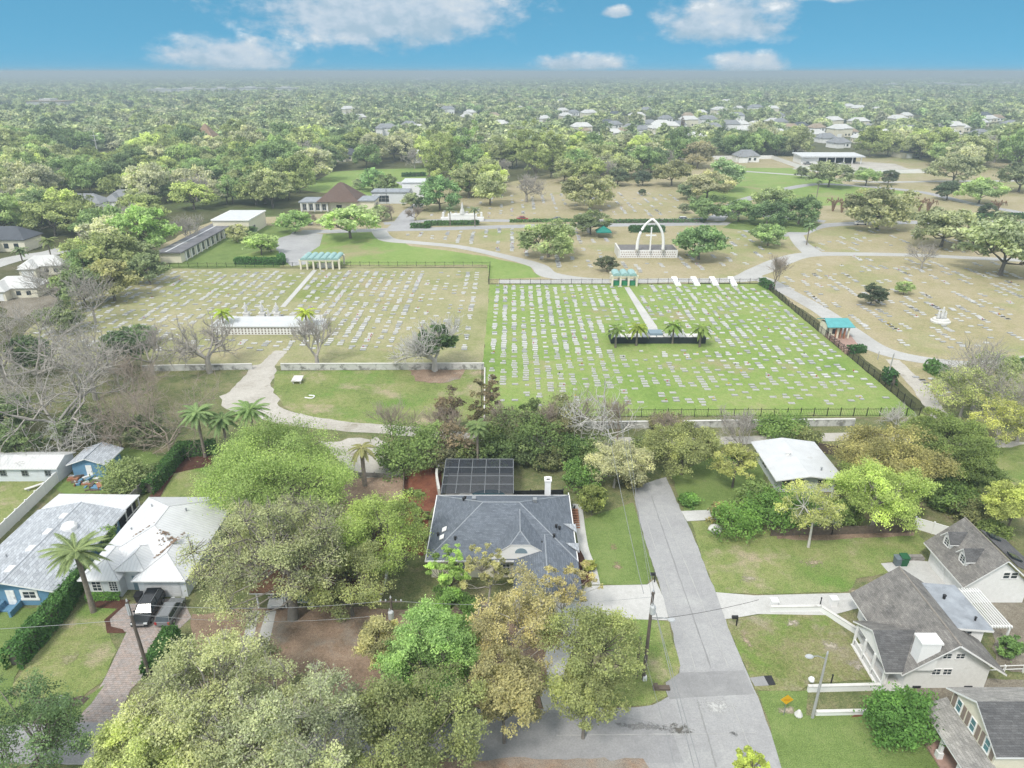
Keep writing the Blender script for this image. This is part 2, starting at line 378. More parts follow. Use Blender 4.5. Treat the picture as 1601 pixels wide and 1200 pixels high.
def pribbon(name, px, wid, mat, z, **kw): return ribbon(name, [P2(*p) for p in px], wid, mat, z, **kw)

o = MB().add([(x, y, 0) for y in (-120, 60, 300, 1200, 4000, E_) for x in (-E_, -3000, -600, 0, 600, 3000, E_)],
             [(r*7+c, r*7+c+1, r*7+c+8, r*7+c+7) for r in range(5) for c in range(6)]).build('ground', m_ground); o['kind'] = 'structure'
Z1, Z2, Z3, Z4, Z5, Z6 = .006, .012, .018, .024, .03, .036
# near ground
sheet('neighbourhood_lawn', [(-150, 25), (150, 25), (150, 118), (60, 116), (10, 112), (-30, 112), (-95, 112), (-150, 112)], m_weeds, Z1, .6, 3)
sheet('rough_grass_strip', [(-130, 108), (-52, 110), (-5, 108), (62, 109), (140, 112), (140, 150), (75, 118), (-6, 118), (-6, 140), (-130, 140)], m_weeds, Z1+.002, .8, 3)
# cemetery
sheet('cemetery_lawn', [(-128, 222), (-7, 222), (-7, 203), (75, 203), (78, 118), (170, 128), (560, 330), (560, 520), (300, 540), (150, 560), (40, 470), (-10, 400), (-60, 380), (-70, 320), (-125, 300)], m_dryc2, Z1, .8, 6)
sheet('old_section_lawn', [(-112, 140), (-6, 138), (-6.6, 221), (-124, 220), (-123, 190)], m_dryc, Z2, .3, 3)
sheet('green_section_lawn', [(-6, 115), (73.7, 115), (73.3, 202.5), (-6.6, 202)], m_greenc, Z2, .2, 3)
psheet('lower_lawn', [(432, 580), (757, 577), (757, 655), (690, 664), (600, 668), (500, 662), (450, 640), (425, 610)], m_lawn_r, Z2, .25, 2)
psheet('bright_lawn', [(380, 378), (500, 366), (592, 360), (640, 384), (760, 400), (828, 416), (845, 433), (765, 436), (763, 414), (480, 414), (360, 415)], m_brightg, Z2, .5, 5)
psheet('chapel_lawn', [(255, 418), (360, 352), (470, 352), (450, 380), (370, 400), (372, 412), (440, 412), (440, 418)], m_lush, Z2, .4, 4)
psheet('far_meadow', [(470, 296), (520, 268), (600, 264), (670, 262), (668, 282), (655, 300), (590, 310), (500, 300)], m_brightg, Z2, 1, 8)
psheet('hillside_lawn', [(1130, 262), (1250, 262), (1330, 290), (1440, 302), (1380, 318), (1290, 322), (1180, 312), (1080, 320)], m_brightg, Z2, 1.5, 10)
psheet('round_island_lawn', [(1130, 356), (1150, 344), (1240, 340), (1285, 350), (1262, 363), (1190, 362)], m_lush, Z4, .3, 4)
psheet('parched_yard', [(0, 575), (300, 575), (390, 580), (380, 620), (300, 640), (0, 650)], m_weeds, Z3, .6, 3)
# sandy track
track = [P2(*p) for p in ((440, 548), (420, 568), (398, 592), (385, 620), (430, 648), (520, 664), (640, 674), (800, 688), (980, 690), (1150, 688), (1340, 682), (1480, 690), (1640, 700))]
ribbon('sandy_track', track, [3, 3.4, 5, 6.5, 5, 3.6, 3.4, 3.2, 3, 2.8, 3, 3.4, 3.4], m_sand, Z4, 8, .18)
psheet('trampled_sand', [(395, 570), (432, 566), (425, 600), (440, 640), (400, 650), (350, 640), (345, 620), (380, 600)], m_sand, Z3, .5, 1.6)
psheet('sandy_clearing', [(500, 690), (590, 684), (625, 700), (630, 745), (560, 748), (548, 730)], m_sand, Z3, .6, 1.5)
# cemetery roads
pribbon('cemetery_road', [(470, 362), (540, 361), (620, 358.5), (700, 357), (830, 353), (1000, 351), (1150, 350), (1180, 362), (1240, 366), (1290, 352), (1420, 347.5), (1601, 347), (1800, 347)], 6.5, m_croad, Z3)
pribbon('upper_road', [(600, 349), (700, 344), (830, 345), (1000, 344), (1100, 342), (1150, 334), (1290, 346)], 5.5, m_croad, Z2)
pribbon('curving_lane', [(592, 360), (606, 374), (650, 379), (720, 386), (790, 401), (840, 415), (862, 430), (940, 439), (1050, 438), (1145, 437), (1185, 424), (1220, 409), (1262, 398), (1340, 397), (1440, 399), (1560, 405), (1700, 410)], [6, 6, 4.5, 4.5, 4.5, 5.5, 6.5, 5, 4.5, 5, 7, 7, 6, 5, 4.5, 4.5, 4.5], m_cpale, Z4)
pribbon('turnoff_lane', [(780, 440), (850, 440), (960, 440)], 4, m_cpale, Z3)
pribbon('lane_to_circle', [(1275, 398), (1252, 380), (1244, 366)], [8, 5.5, 5.5], m_cpale, Z5)
pribbon('east_lane', [(1150, 437), (1190, 436), (1235, 458), (1285, 486), (1330, 518), (1375, 546), (1440, 562), (1530, 570), (1620, 560)], [6, 6, 5, 5, 5.5, 5.5, 4.5, 4, 4], m_cpale, Z5)
pribbon('dirt_lane', [(1395, 562), (1425, 592), (1450, 622), (1470, 650), (1500, 668)], [3, 3, 3.2, 3.2, 3], m_sand, Z4, jit=.15)
pribbon('hill_road', [(1120, 345), (1150, 318), (1200, 302), (1272, 288), (1350, 291), (1440, 300), (1520, 318), (1640, 340)], 6, m_croad, Z3)
pribbon('ridge_road', [(1140, 266), (1200, 270), (1280, 276), (1360, 284), (1480, 283), (1640, 282)], 5, m_cpale, Z3)
psheet('builders_yard', [(1240, 264), (1255, 255), (1340, 252), (1400, 256), (1440, 270), (1300, 272)], m_sand, Z4, 1, 8)
psheet('chapel_car_park', [(436, 372), (470, 362), (505, 366), (500, 384), (470, 404), (442, 398), (430, 388)], m_croad, Z4)
pribbon('chapel_drive', [(622, 357), (632, 345), (640, 330), (655, 318), (650, 300), (625, 284)], [9, 8, 6, 5, 5, 5], m_croad, Z4)
pribbon('car_park_drive', [(470, 362), (450, 392), (470, 414)], 6, m_croad, Z3)
# left streets
pribbon('side_street', [(-60, 430), (20, 405), (80, 395), (130, 380), (175, 362), (200, 340)], 9, m_cpale, Z4)
pribbon('suburb_drive', [(120, 345), (165, 330), (185, 326)], 7, m_cpale, Z4)
psheet('house_yard', [(110, 335), (180, 322), (215, 330), (150, 350)], m_lawn_r, Z2, 1, 6)
psheet('truck_yard', [(95, 256), (150, 243), (225, 240), (230, 254), (180, 262), (110, 262)], m_conc, Z3, 1, 10)
psheet('mobile_home_yard', [(0, 470), (70, 440), (120, 440), (90, 480), (20, 500)], m_dirt, Z3, 1, 5)
psheet('park_meadow', [(90, 196), (145, 191), (148, 199), (110, 204)], m_brightg, Z3, 2, 20)
psheet('golf_meadow', [(-10, 163), (25, 164), (22, 176), (-10, 176)], m_brightg, Z3, 2, 20)
psheet('distant_clearing', [(190, 170), (218, 166), (212, 176), (196, 180)], m_brightg, Z3, 2, 20)

# near streets
ST_L = [(992, 760), (993, 785), (1007, 840), (1025, 897), (1036, 932), (1050, 982), (1063, 1040), (1061, 1058), (1046, 1066), (1038, 1073), (1044, 1090), (1020, 1103), (980, 1107)]
ST_R = [(1041, 746), (1069, 807), (1077, 822), (1085, 840), (1105, 892), (1120, 927), (1135, 970), (1165, 1045), (1180, 1078), (1198, 1125), (1226, 1205), (1240, 1260)]
xy = [P2(*p) for p in ST_L]+[(-80, 50.5), (-80, 44.6), (-10, 44.6), (5.5, 44.4), (10, 43.6), (15, 41), (15.5, 36)]+[P2(*p) for p in reversed(ST_R)]
sheet('street', xy, m_road, Z4, .07, .9)
sheet('cross_street', [(-80, 50.46), (9, 50.2), (15.0, 48.6), (15.5, 44.7), (7, 44.7), (-80, 44.66)], m_road2, Z5, .06, 1.2)
psheet('resurfaced_strip', [(1040, 1067), (1064, 1052), (1163, 1048), (1181, 1085), (1046, 1093)], m_patch, Z5, .05, 1)
def stain_mat(name, c, cx, cy, rx, ry):
    m, nt = newmat(name); p = pos(nt); L = nt.links.new; mp = nd(nt, 'ShaderNodeMapping', vector_type='TEXTURE'); mp.inputs['Location'].default_value = (cx, cy, 0); mp.inputs['Scale'].default_value = (rx, ry, 50); L(p, mp.inputs[0])
    ln = nd(nt, 'ShaderNodeVectorMath', operation='LENGTH'); L(mp.outputs[0], ln.inputs[0]); n = noise(nt, p, 1.6, 6, .75)
    a = nd(nt, 'ShaderNodeMath', operation='MULTIPLY_ADD'); L(n, a.inputs[0]); a.inputs[1].default_value = 2.6; a.inputs[2].default_value = -.75
    b = nd(nt, 'ShaderNodeMath', operation='SUBTRACT', use_clamp=True); L(a.outputs[0], b.inputs[0]); L(ln.outputs[1], b.inputs[1])
    q = nd(nt, 'ShaderNodeMath', operation='MULTIPLY', use_clamp=True); L(b.outputs[0], q.inputs[0]); q.inputs[1].default_value = 1.7
    bs = finish(nt, c, .9); L(q.outputs[0], bs.inputs['Alpha']); return m
def stain(px, py, rx, ry, c=(.13, .12, .10)):
    x, y = P2(px, py); sheet('road_stain', [(x-rx*1.3, y-ry*1.3), (x+rx*1.3, y-ry*1.3), (x+rx*1.3, y+ry*1.3), (x-rx*1.3, y+ry*1.3)], stain_mat('stain', c, x, y, rx, ry), Z6)
stain(1060, 1140, 2.6, 1.1); stain(1000, 1135, 4, .8, (.24, .24, .24)); stain(1148, 1148, .7, .5, (.1, .1, .1)); stain(1120, 1105, 3, 1.6, (.58, .58, .57)); stain(1270, 880, 2.6, 1.3, (.46, .38, .27)); stain(1340, 925, 2.2, 1.2, (.46, .38, .28)); stain(1170, 905, 2, 1.2, (.40, .36, .27)); stain(965, 885, 1.2, 1.3, (.40, .30, .21)); stain(960, 855, 1, 1.4, (.33, .28, .15)); stain(1240, 975, 1.6, 1.0, (.50, .44, .36)); stain(1300, 1010, 1.8, 1.6, (.48, .43, .34)); stain(1340, 1040, 1.6, 1.5, (.50, .45, .38)); stain(110, 1030, 2, 1.6, (.37, .35, .2)); stain(1230, 1110, 1.6, .9, (.45, .38, .30)); stain(1165, 1000, .8, 2.4, (.42, .34, .24))
for (a, c, w_, cl) in (((1018, 775), (1112, 1046), .12, (.33, .33, .335)), ((1034, 790), (1140, 1047), .1, (.50, .50, .495)), ((1006, 800), (1088, 1048), .08, (.49, .49, .485)), ((870, 1150), (1180, 1146), .1, (.48, .48, .475)), ((1090, 1094), (1120, 1200), .12, (.35, .35, .35)), ((1140, 1092), (1185, 1200), .1, (.49, .49, .485))):
    A_, B_ = Vector(P2(*a)), Vector(P2(*c)); ribbon('road_seam', [tuple(A_.lerp(B_, t/8)) for t in range(9)], w_, G('seam', [tuple(x*.9 for x in cl), cl], .8, 4, speck=.1), Z6-.002, 3, .05)
psheet('storm_inlet', [(1194, 1057), (1206, 1056), (1213, 1071), (1202, 1072)], M('black_grate', (.03, .03, .035), .3, 6, .6), Z6)
psheet('inlet_apron', [(1172, 1060), (1194, 1057), (1202, 1072), (1180, 1073)], m_patch, Z5)
0 and psheet('pale_seam', [(1022, 790), (1026, 790), (1105, 1045), (1098, 1045)], G('seam', [(.42, .42, .42), (.47, .47, .465)], .3, 3, speck=.1), Z5, .06, 1.2)
# drives and paths
psheet('driveway', [(905, 944), (915, 916), (1012, 914), (1024, 905), (1037, 934), (1046, 970), (985, 968), (955, 962), (900, 962)], m_conc, Z3)
psheet('front_drive', [(852, 960), (905, 960), (905, 990), (885, 1040), (893, 1109), (850, 1111), (838, 1060)], m_conc, Z3)
psheet('east_driveway', [(1119, 926), (1180, 931), (1335, 927), (1345, 950), (1300, 962), (1185, 960), (1150, 966), (1134, 968)], m_conc, Z3)
psheet('service_drive', [(1065, 799), (1115, 797), (1122, 812), (1074, 815)], m_conc, Z3)
psheet('garage_apron', [(1377, 881), (1432, 876), (1452, 878), (1515, 950), (1480, 970), (1425, 915), (1387, 893)], m_conc, Z3)
pribbon('side_path', [(895, 792), (903, 795), (908, 830), (914, 860), (926, 890), (932, 914)], [1.1, 1.3, 1.3, 1.2, 1.1, 1.0], m_conc, Z3)
psheet('paver_drive', [(203, 945), (250, 936), (286, 936), (300, 965), (262, 1000), (243, 1040), (205, 1078), (180, 1130), (118, 1130), (160, 1068), (183, 1020), (198, 988), (173, 985), (166, 978), (170, 968), (190, 945)], m_paver, Z3, .03, 1)
# lawns and beds round the houses
psheet('east_lawn', [(1080, 815), (1120, 815), (1200, 830), (1300, 832), (1430, 830), (1450, 850), (1435, 872), (1377, 880), (1387, 895), (1340, 905), (1330, 925), (1180, 929), (1120, 926), (1100, 880)], m_lawn_r, Z2, .12, 1)
psheet('porch_lawn', [(1134, 970), (1152, 966), (1200, 960), (1290, 960), (1300, 968), (1366, 1030), (1375, 1062), (1265, 1068), (1250, 1080), (1182, 1080), (1165, 1040)], G('patchy_lawn', [(.13, .19, .05), (.22, .25, .09), (.30, .28, .15), (.38, .33, .23)], .15, 1.5, ((.40, .35, .27), .13, .53), ((.16, .27, .05), .1, .56)), Z2, .1, 1)
psheet('corner_lawn', [(1183, 1080), (1262, 1080), (1262, 1120), (1380, 1115), (1440, 1160), (1480, 1215), (1228, 1215), (1198, 1120)], m_lush, Z2, .12, 1)
psheet('roadside_lawn', [(912, 812), (990, 785), (1006, 840), (1024, 897), (1012, 913), (937, 915), (928, 885), (915, 850)], m_lush, Z2, .1, 1)
psheet('pole_verge', [(985, 968), (1046, 972), (1062, 1040), (1058, 1058), (1036, 1066), (1042, 1088), (1015, 1102), (895, 1108), (888, 1060), (930, 1000)], m_lawn_r, Z2, .1, 1)
psheet('back_lawn', [(1050, 740), (1140, 705), (1190, 720), (1195, 760), (1120, 800), (1070, 800), (1060, 775)], m_lush, Z2, .2, 1.2)
psheet('front_lawn', [(130, 945), (200, 940), (165, 975), (183, 1018), (160, 1065), (118, 1098), (40, 1098), (20, 1072), (60, 1020)], m_lawn_r, Z2, .15, 1)
psheet('west_lawn', [(-40, 950), (100, 950), (70, 1000), (20, 1060), (20, 1080), (-60, 1100)], m_lush, Z2, .15, 1)
psheet('verge', [(-40, 1080), (120, 1100), (165, 1070), (118, 1130), (-60, 1135)], m_lush, Z3, .15, 1)
psheet('ditch', [(45, 1092), (140, 1090), (130, 1104), (60, 1104)], G('ditch_mud', [(.06, .05, .045), (.14, .11, .09), (.3, .26, .24)], .6, 4), Z5, .2, .8)
psheet('far_left_lawn', [(-60, 750), (75, 745), (0, 830), (-60, 850)], m_lawn_r, Z2, .15, 1)
psheet('cottage_yard', [(112, 742), (200, 700), (285, 720), (225, 770), (100, 772), (80, 760)], m_lush, Z2, .2, 1)
psheet('garden_lawn', [(272, 740), (330, 728), (335, 778), (252, 778)], m_lawn_r, Z2, .1, 1)
psheet('garden_bed', [(285, 715), (330, 712), (330, 728), (272, 740), (250, 778), (232, 778)], m_mulchd, Z3, .1, 1)
psheet('mulch_bed', [(632, 742), (690, 728), (690, 770), (672, 800), (662, 870), (630, 860)], m_mulch, Z3, .12, .8)
psheet('dirt_yard', [(540, 748), (632, 745), (630, 860), (520, 800)], m_litter, Z2, .3, 1.2)
psheet('backyard', [(800, 715), (885, 712), (890, 790), (800, 790)], m_weeds, Z3, .2, 1)
psheet('side_bed', [(900, 850), (912, 868), (926, 908), (912, 916), (905, 900)], m_mulchd, Z2, .05, 1)
psheet('oak_litter_ground', [(300, 960), (420, 950), (640, 950), (720, 930), (830, 960), (860, 1000), (845, 1108), (560, 1112), (330, 1108), (300, 1050)], m_litter, Z2, .4, 1.5)  # leaf litter spread under the oaks
psheet('leafy_verge', [(560, 1185), (820, 1188), (1010, 1186), (1020, 1230), (540, 1230)], m_litter, Z6, .3, 1)
for i, q in enumerate(((374, 392), (398, 418))):
    psheet('drive_strip', [(q[0]+18, 955), (q[1]+14, 955), (q[1], 1020), (q[0], 1020)], m_conc, Z4)
psheet('red_bed', [(142, 938), (205, 938), (172, 968), (174, 980), (192, 984), (196, 990), (168, 990), (163, 970), (183, 952), (142, 950)], m_mulchd, Z4, .05, .8)
psheet('wall_brown_patch', [(640, 578), (725, 578), (720, 592), (690, 600), (650, 596)], m_litter, Z4, .3, 1.2)  # brown ground patch at the foot of the wall
psheet('gravel_side_yard', [(1430, 1060), (1601, 1064), (1601, 1085), (1490, 1110), (1430, 1092)], m_dirt, Z3, .15, 1)
psheet('garage_yard', [(1540, 945), (1640, 930), (1640, 1060), (1560, 1045)], m_dirt, Z2, .3, 1)
psheet('track_yard', [(1470, 745), (1540, 705), (1640, 690), (1640, 800), (1560, 800), (1510, 780)], m_lawn_r, Z2, .4, 1.3)
psheet('island_mulch', [(1330, 1122), (1340, 1115), (1350, 1120)], m_mulch, Z3)
psheet('tree_mulch', [(1210, 832), (1430, 828), (1430, 838), (1330, 842), (1280, 846), (1215, 842)], m_litter, Z3, .15, 1)
# ------------------------------------------------------------ buildings
m_white = M('white_stucco', (.92, .92, .91), .07, 2.5, .8, dirt=((.6, .58, .54), .8, .66))
m_trim = M('white_trim', (.95, .95, .945), .04, 3, .6)
m_cream = M('cream_stucco', (.86, .81, .66), .07, 2, .8)
m_greyw = M('pale_grey_siding', (.74, .78, .82), .07, 2, .8)
m_bluew = M('blue_siding', (.15, .31, .47), .1, 2, .75)
m_shing = shingle('charcoal_shingles', (.168, .192, .23), streak=.1)
m_shgrey = shingle('pale_grey_shingles', (.47, .50, .545), streak=.15)
m_shbrown = shingle('weathered_brown_shingles', (.235, .227, .22), streak=.42)
m_shdark = shingle('dark_grey_and_shaded_shingles', (.135, .135, .14), streak=.25)  # also paints the shade on two south-facing slopes
m_shlight = shingle('light_grey_and_lit_shingles', (.36, .35, .335), streak=.3)  # also paints the lit north slope of the corner house
m_shrust = shingle('rust_brown_shingles', (.21, .12, .08), streak=.3)
m_cap = M('ridge_cap', (.33, .36, .40), .15, 4, .9)
m_capb = M('weathered_ridge', (.30, .27, .24), .2, 4, .9)
m_flat = M('grey_roof_membrane', (.36, .39, .43), .25, .7, .75, dirt=((.24, .26, .29), .8, .55))
m_wflat = M('white_roof_membrane', (.66, .68, .70), .08, .7, .75, dirt=((.5, .5, .49), .5, .62))
m_glass = M('window_glass', (.045, .06, .075), .4, 1.5, .12, 0, .6)
m_tglass = M('teal_glass', (.10, .26, .28), .3, 1.5, .15, 0, .6)
m_dark = M('dark_recess', (.03, .03, .035), .3, 2, .8)
m_shut = M('taupe_shutter', (.30, .24, .2), .12, 3, .7)
m_slatg = M('blue_grey_vent', (.25, .34, .40), .15, 6, .7)
m_metal = M('grey_metal', (.42, .44, .46), .12, 4, .45, .6)
m_black = M('black_metal', (.025, .025, .028), .3, 4, .5)
m_wood = M('weathered_wood', (.16, .125, .10), .3, 3, .85)
m_woodg = M('grey_board', (.33, .31, .29), .25, 2, .85, dirt=((.2, .19, .17), 2, .55))
m_brick = M('pinkish_brick', (.45, .30, .25), .2, 3, .85)
m_teal = M('teal_awning', (.12, .42, .44), .12, 1, .6)
m_teall = M('pale_teal_awning', (.34, .54, .53), .12, 1, .6)
m_stone = M('pale_stone', (.74, .73, .70), .1, 1.5, .8, dirt=((.42, .41, .39), .6, .6))
m_wallw = M('stained_white_wall', (.66, .66, .64), .14, .8, .85, dirt=((.25, .25, .235), .6, .48))
m_pump = M('terracotta', (.42, .2, .12), .2, 2, .8)
def metalroof(name, c, per=.42, ax='X', stain=None):
    m, nt = newmat(name); p = pos(nt)
    wv = nd(nt, 'ShaderNodeTexWave', wave_type='BANDS', bands_direction=ax); wv.inputs['Scale'].default_value = .314/per*1.0; wv.inputs['Distortion'].default_value = 0
    nt.links.new(p, wv.inputs[0])
    n = noise(nt, p, .6, 5, .65)
    col = ramp(nt, n, [(.3, tuple(x*.86 for x in c)), (.7, c)])
    col = mixc(nt, .5, col, mixc(nt, 1.0, col, ramp(nt, wv.outputs[0], [(.0, (.72, .74, .77)), (.22, (1, 1, 1))]), 'MULTIPLY'))
    if stain: col = mixc(nt, ramp(nt, noise(nt, p, stain[1], 6, .75, 8), [(stain[2], (0, 0, 0)), (stain[2]+.05, (1, 1, 1))]), col, stain[0])
    finish(nt, col, .45, 0, wv.outputs[0], .4, .04, .35); return m
m_wmetalx = metalroof('white_metal_roof', (.80, .81, .83))
m_wmetaly = metalroof('white_metal_roof_side', (.80, .81, .83), ax='Y')
m_shedroof = metalroof('stained_white_metal', (.74, .74, .73), .5, 'X', ((.2, .19, .18), .5, .66))

def facade(side, at):
    """maps (u along wall, z, d outward) to world"""
    return {'S': lambda u, z, d: (u, at-d, z), 'N': lambda u, z, d: (u, at+d, z),
            'W': lambda u, z, d: (at-d, u, z), 'E': lambda u, z, d: (at+d, u, z)}[side]
def fbox(mb, fc, u0, u1, z0, z1, d0, d1, m=0):
    a = fc(u0, z0, d0); b = fc(u1, z1, d1)
    return mb.box(min(a[0], b[0]), max(a[0], b[0]), min(a[1], b[1]), max(a[1], b[1]), min(a[2], b[2]), max(a[2], b[2]), m)
def window(par, side, at, u0, u1, z0, z1, nu=2, nz=2, frame=None, glass=None, fw=.09, name='window'):
    fc = facade(side, at); mb = MB(); frame = frame or m_trim
    fbox(mb, fc, u0-fw, u1+fw, z1, z1+fw, -.02, .07); fbox(mb, fc, u0-fw*1.3, u1+fw*1.3, z0-fw, z0, -.02, .1)
    fbox(mb, fc, u0-fw, u0, z0, z1, -.02, .068); fbox(mb, fc, u1, u1+fw, z0, z1, -.02, .068)
    for i in range(1, nu): c = u0+(u1-u0)*i/nu; fbox(mb, fc, c-.025, c+.025, z0, z1, .0, .045)
    for i in range(1, nz): c = z0+(z1-z0)*i/nz; fbox(mb, fc, u0, u1, c-.025, c+.025, .0, .04)
    wo = mb.build(name, frame, par)
    fbox(g := MB(), fc, u0, u1, z0, z1, -.03, .022); g.build('pane', glass or m_glass, wo); return wo
def door(par, side, at, u0, u1, z0, z1, mat, panels=2, name='door', rows=3):
    fc = facade(side, at); mb = MB(); fbox(mb, fc, u0, u1, z0, z1, -.02, .05)
    for i in range(panels):
        for j in range(rows):
            a = u0+(u1-u0)*(i+.12)/panels; b = u0+(u1-u0)*(i+.88)/panels
            fbox(mb, fc, a, b, z0+(z1-z0)*(j+.12)/rows, z0+(z1-z0)*(j+.88)/rows, .05, .07)
    d = mb.build(name, mat, par)
    if name == 'door': fbox(h := MB(), fc, u1-.18, u1-.1, z0+.95, z0+1.05, .05, .12); h.build('handle', m_metal, d)
    return d
def gable_roof(par, x0, x1, y0, y1, ze, zr, axis, mats, t=.16, name='roof', cap=None, rx=None, local_mb=None):
    mb = local_mb or MB()
    if axis == 'Y':
        c = rx if rx is not None else (x0+x1)/2
        mb.slab([(x0, y0, ze), (c, y0, zr), (c, y1, zr), (x0, y1, ze)], t, 0, 1); mb.slab([(c+.001, y0, zr), (x1, y0, ze), (x1, y1, ze), (c+.001, y1, zr)], t, 0, 1)
        ends = ((c, y0-.02, zr), (c, y1+.02, zr))
    else:
        c = rx if rx is not None else (y0+y1)/2
        mb.slab([(x0, y0, ze), (x1, y0, ze), (x1, c, zr), (x0, c, zr)], t, 0, 1); mb.slab([(x0, c+.001, zr), (x1, c+.001, zr), (x1, y1, ze), (x0, y1, ze)], t, 0, 1)
        ends = ((x0-.02, c, zr), (x1+.02, c, zr))
    o = mb.build(name, mats, par)
    if cap: MB().tube(ends, .09, 6).build('ridge_cap', cap, o)
    return o
def hip_faces(x0, x1, y0, y1, ze, zr, axis, inset):
    if axis == 'X':
        c = (y0+y1)/2; a, b = (x0+inset[0], c, zr), (x1-inset[1], c, zr)
        return [[(x0, y0, ze), (x1, y0, ze), b, a], [(x1, y0, ze), (x1, y1, ze), b], [(x1, y1, ze), (x0, y1, ze), a, b], [(x0, y1, ze), (x0, y0, ze), a]], a, b
    c = (x0+x1)/2; a, b = (c, y0+inset[0], zr), (c, y1-inset[1], zr)
    return [[(x0, y0, ze), (x1, y0, ze), a], [(x1, y0, ze), (x1, y1, ze), b, a], [(x1, y1, ze), (x0, y1, ze), b], [(x0, y1, ze), (x0, y0, ze), a, b]], a, b
def hip_roof(par, x0, x1, y0, y1, ze, zr, axis, inset, mats, t=.14, cap=None, name='roof', gutter=None, rc=.08):
    fs, a, b = hip_faces(x0, x1, y0, y1, ze, zr, axis, inset); mb = MB()
    for i, f in enumerate(fs): mb.slab(f, t, 0, 1)
    o = mb.build(name, mats, par)
    if cap:
        cm = MB(); cm.tube([a, b], rc, 6)
        n1, n2 = ([(x0, y0, ze), (x0, y1, ze)], [(x1, y0, ze), (x1, y1, ze)]) if axis == 'X' else ([(x0, y0, ze), (x1, y0, ze)], [(x0, y1, ze), (x1, y1, ze)])
        for q in n1: cm.tube([q, a], rc, 6)
        for q in n2: cm.tube([q, b], rc, 6)
        cm.build('ridge_cap', cap, o)
    if gutter:
        g = MB(); k = .07
        g.box(x0-.12, x0, y0-.12, y1+.12, ze-.16, ze+.0); g.box(x1, x1+.12, y0-.12, y1+.12, ze-.16, ze); g.box(x0, x1, y0-.12, y0, ze-.161, ze-.001); g.box(x0, x1, y1, y1+.12, ze-.161, ze-.001)
        g.build('gutter', gutter, o)
    return o
def gable_wall(mb, x0, x1, y0, y1, ze, zr, axis, m=0, rx=None):
    """closed gabled body"""
    if axis == 'Y':
        c = rx if rx is not None else (x0+x1)/2
        a = [(x0, y0, 0), (x1, y0, 0), (x1, y0, ze), (c, y0, zr), (x0, y0, ze)]; b = [(x, y1, z) for x, y, z in a]
    else:
        c = rx if rx is not None else (y0+y1)/2
        a = [(x0, y1, 0), (x0, y0, 0), (x0, y0, ze), (x0, c, zr), (x0, y1, ze)]; b = [(x1, y, z) for x, y, z in a]
    vs = a+b
    return mb.add(vs, [(0, 1, 2, 3, 4), (9, 8, 7, 6, 5)]+[(i, 5+i, 5+(i+1) % 5, (i+1) % 5) for i in range(5)], m)

# --- the charcoal hip-roofed house with the pool cage
h = thing('ranch_house', 'cream house under a charcoal hip roof with a white half-round-window gable', 'house', (-1, 77, 0))
b = MB(); b.box(-9.9, 7.4, 70.4, 83.5, 0, 2.9); b.box(.6, 7.4, 63.2, 70.42, 0, 2.88); b.build('wall', m_cream, h)
ro = hip_roof(h, -10.4, 7.9, 69.8, 84.2, 3, 6.6, 'X', (6.7, 7.0), [m_shing, m_trim], cap=m_cap, gutter=m_trim)
# front wing
gable_wall(w_ := MB(), .6, 7.5, 63.1, 70, 2.9, 4.25, 'Y', rx=4.05); w_.build('wing_wall', m_cream, h)
gable_roof(h, 0.2, 7.98, 62.5, 74.2, 2.97, 4.5, 'Y', [m_shing, m_trim], cap=m_cap, name='wing_roof', rx=4.05)
window(h, 'S', 63.1, 3.2, 4.8, 1.0, 2.5, 3, 2); door(h, 'S', 63.1, 5.2, 7.2, 0, 2.2, m_trim, 4, 'garage_door', 4)
# half-hipped entrance gable
mb = MB(); gx, gy, ry = 1.0, 70.0, 71.5
L_, R_ = (gx-4.0, gy-.12, 3.3), (gx+3.2, gy-.12, 3.95); T1, T2 = (gx-1.2, gy-.12, 5.25), (gx+1.2, gy-.12, 5.25); A, B = (gx, ry, 6.1), (gx, 76.1, 6.12)
mb.slab([L_, T1, A, B, (gx-4.0, 70.6, 3.3)], .12, 0, 1); mb.slab([T2, R_, (gx+3.2, 71.9, 3.95), B, A], .12, 0, 1); mb.slab([T1, T2, A], .12, 0, 1)
o = mb.build('gable_roof', [m_shing, m_trim], h)
MB().tube([A, B], .08).tube([T1, A], .08).tube([T2, A], .08).build('ridge_cap', m_cap, o)
MB().add([(gx-3.8, gy, 2.4), (gx+3.1, gy, 2.4), (gx+3.1, gy, 3.85), (gx+1.15, gy, 5.12), (gx-1.15, gy, 5.12), (gx-3.8, gy, 3.25)]+[(x, gy+.3, z) for x, z in ((gx-3.8, 2.4), (gx+3.1, 2.4), (gx+3.1, 3.85), (gx+1.15, 5.12), (gx-1.15, 5.12), (gx-3.8, 3.25))],
         [(0, 1, 2, 3, 4, 5), (0, 6, 7, 1), (5, 4, 10, 11)]).build('pediment', m_trim, h)
v = MB(); v.add([(gx+.1, gy-.05, 3.95)]+[(gx+.1+.75*math.cos(a*PI/10), gy-.05, 3.95+.72*math.sin(a*PI/10)) for a in range(11)]+[(gx+.1, gy, 3.95)]+[(gx+.1+.75*math.cos(a*PI/10), gy, 3.95+.72*math.sin(a*PI/10)) for a in range(11)],
      [(0, i+1, i+2) for i in range(10)]+[(i+1, i+13, i+14, i+2) for i in range(10)]+[(0, 12, 13, 1), (0, 11, 23, 12)])
v.build('fan_window', m_slatg, h)
window(h, 'S', 70.4, -1.6, -.3, .7, 2.4, 3, 4); window(h, 'S', 70.4, -7.5, -5.9, .9, 2.2, 2, 2); window(h, 'E', 7.4, 74, 75.5, .9, 2.2, 2, 2)
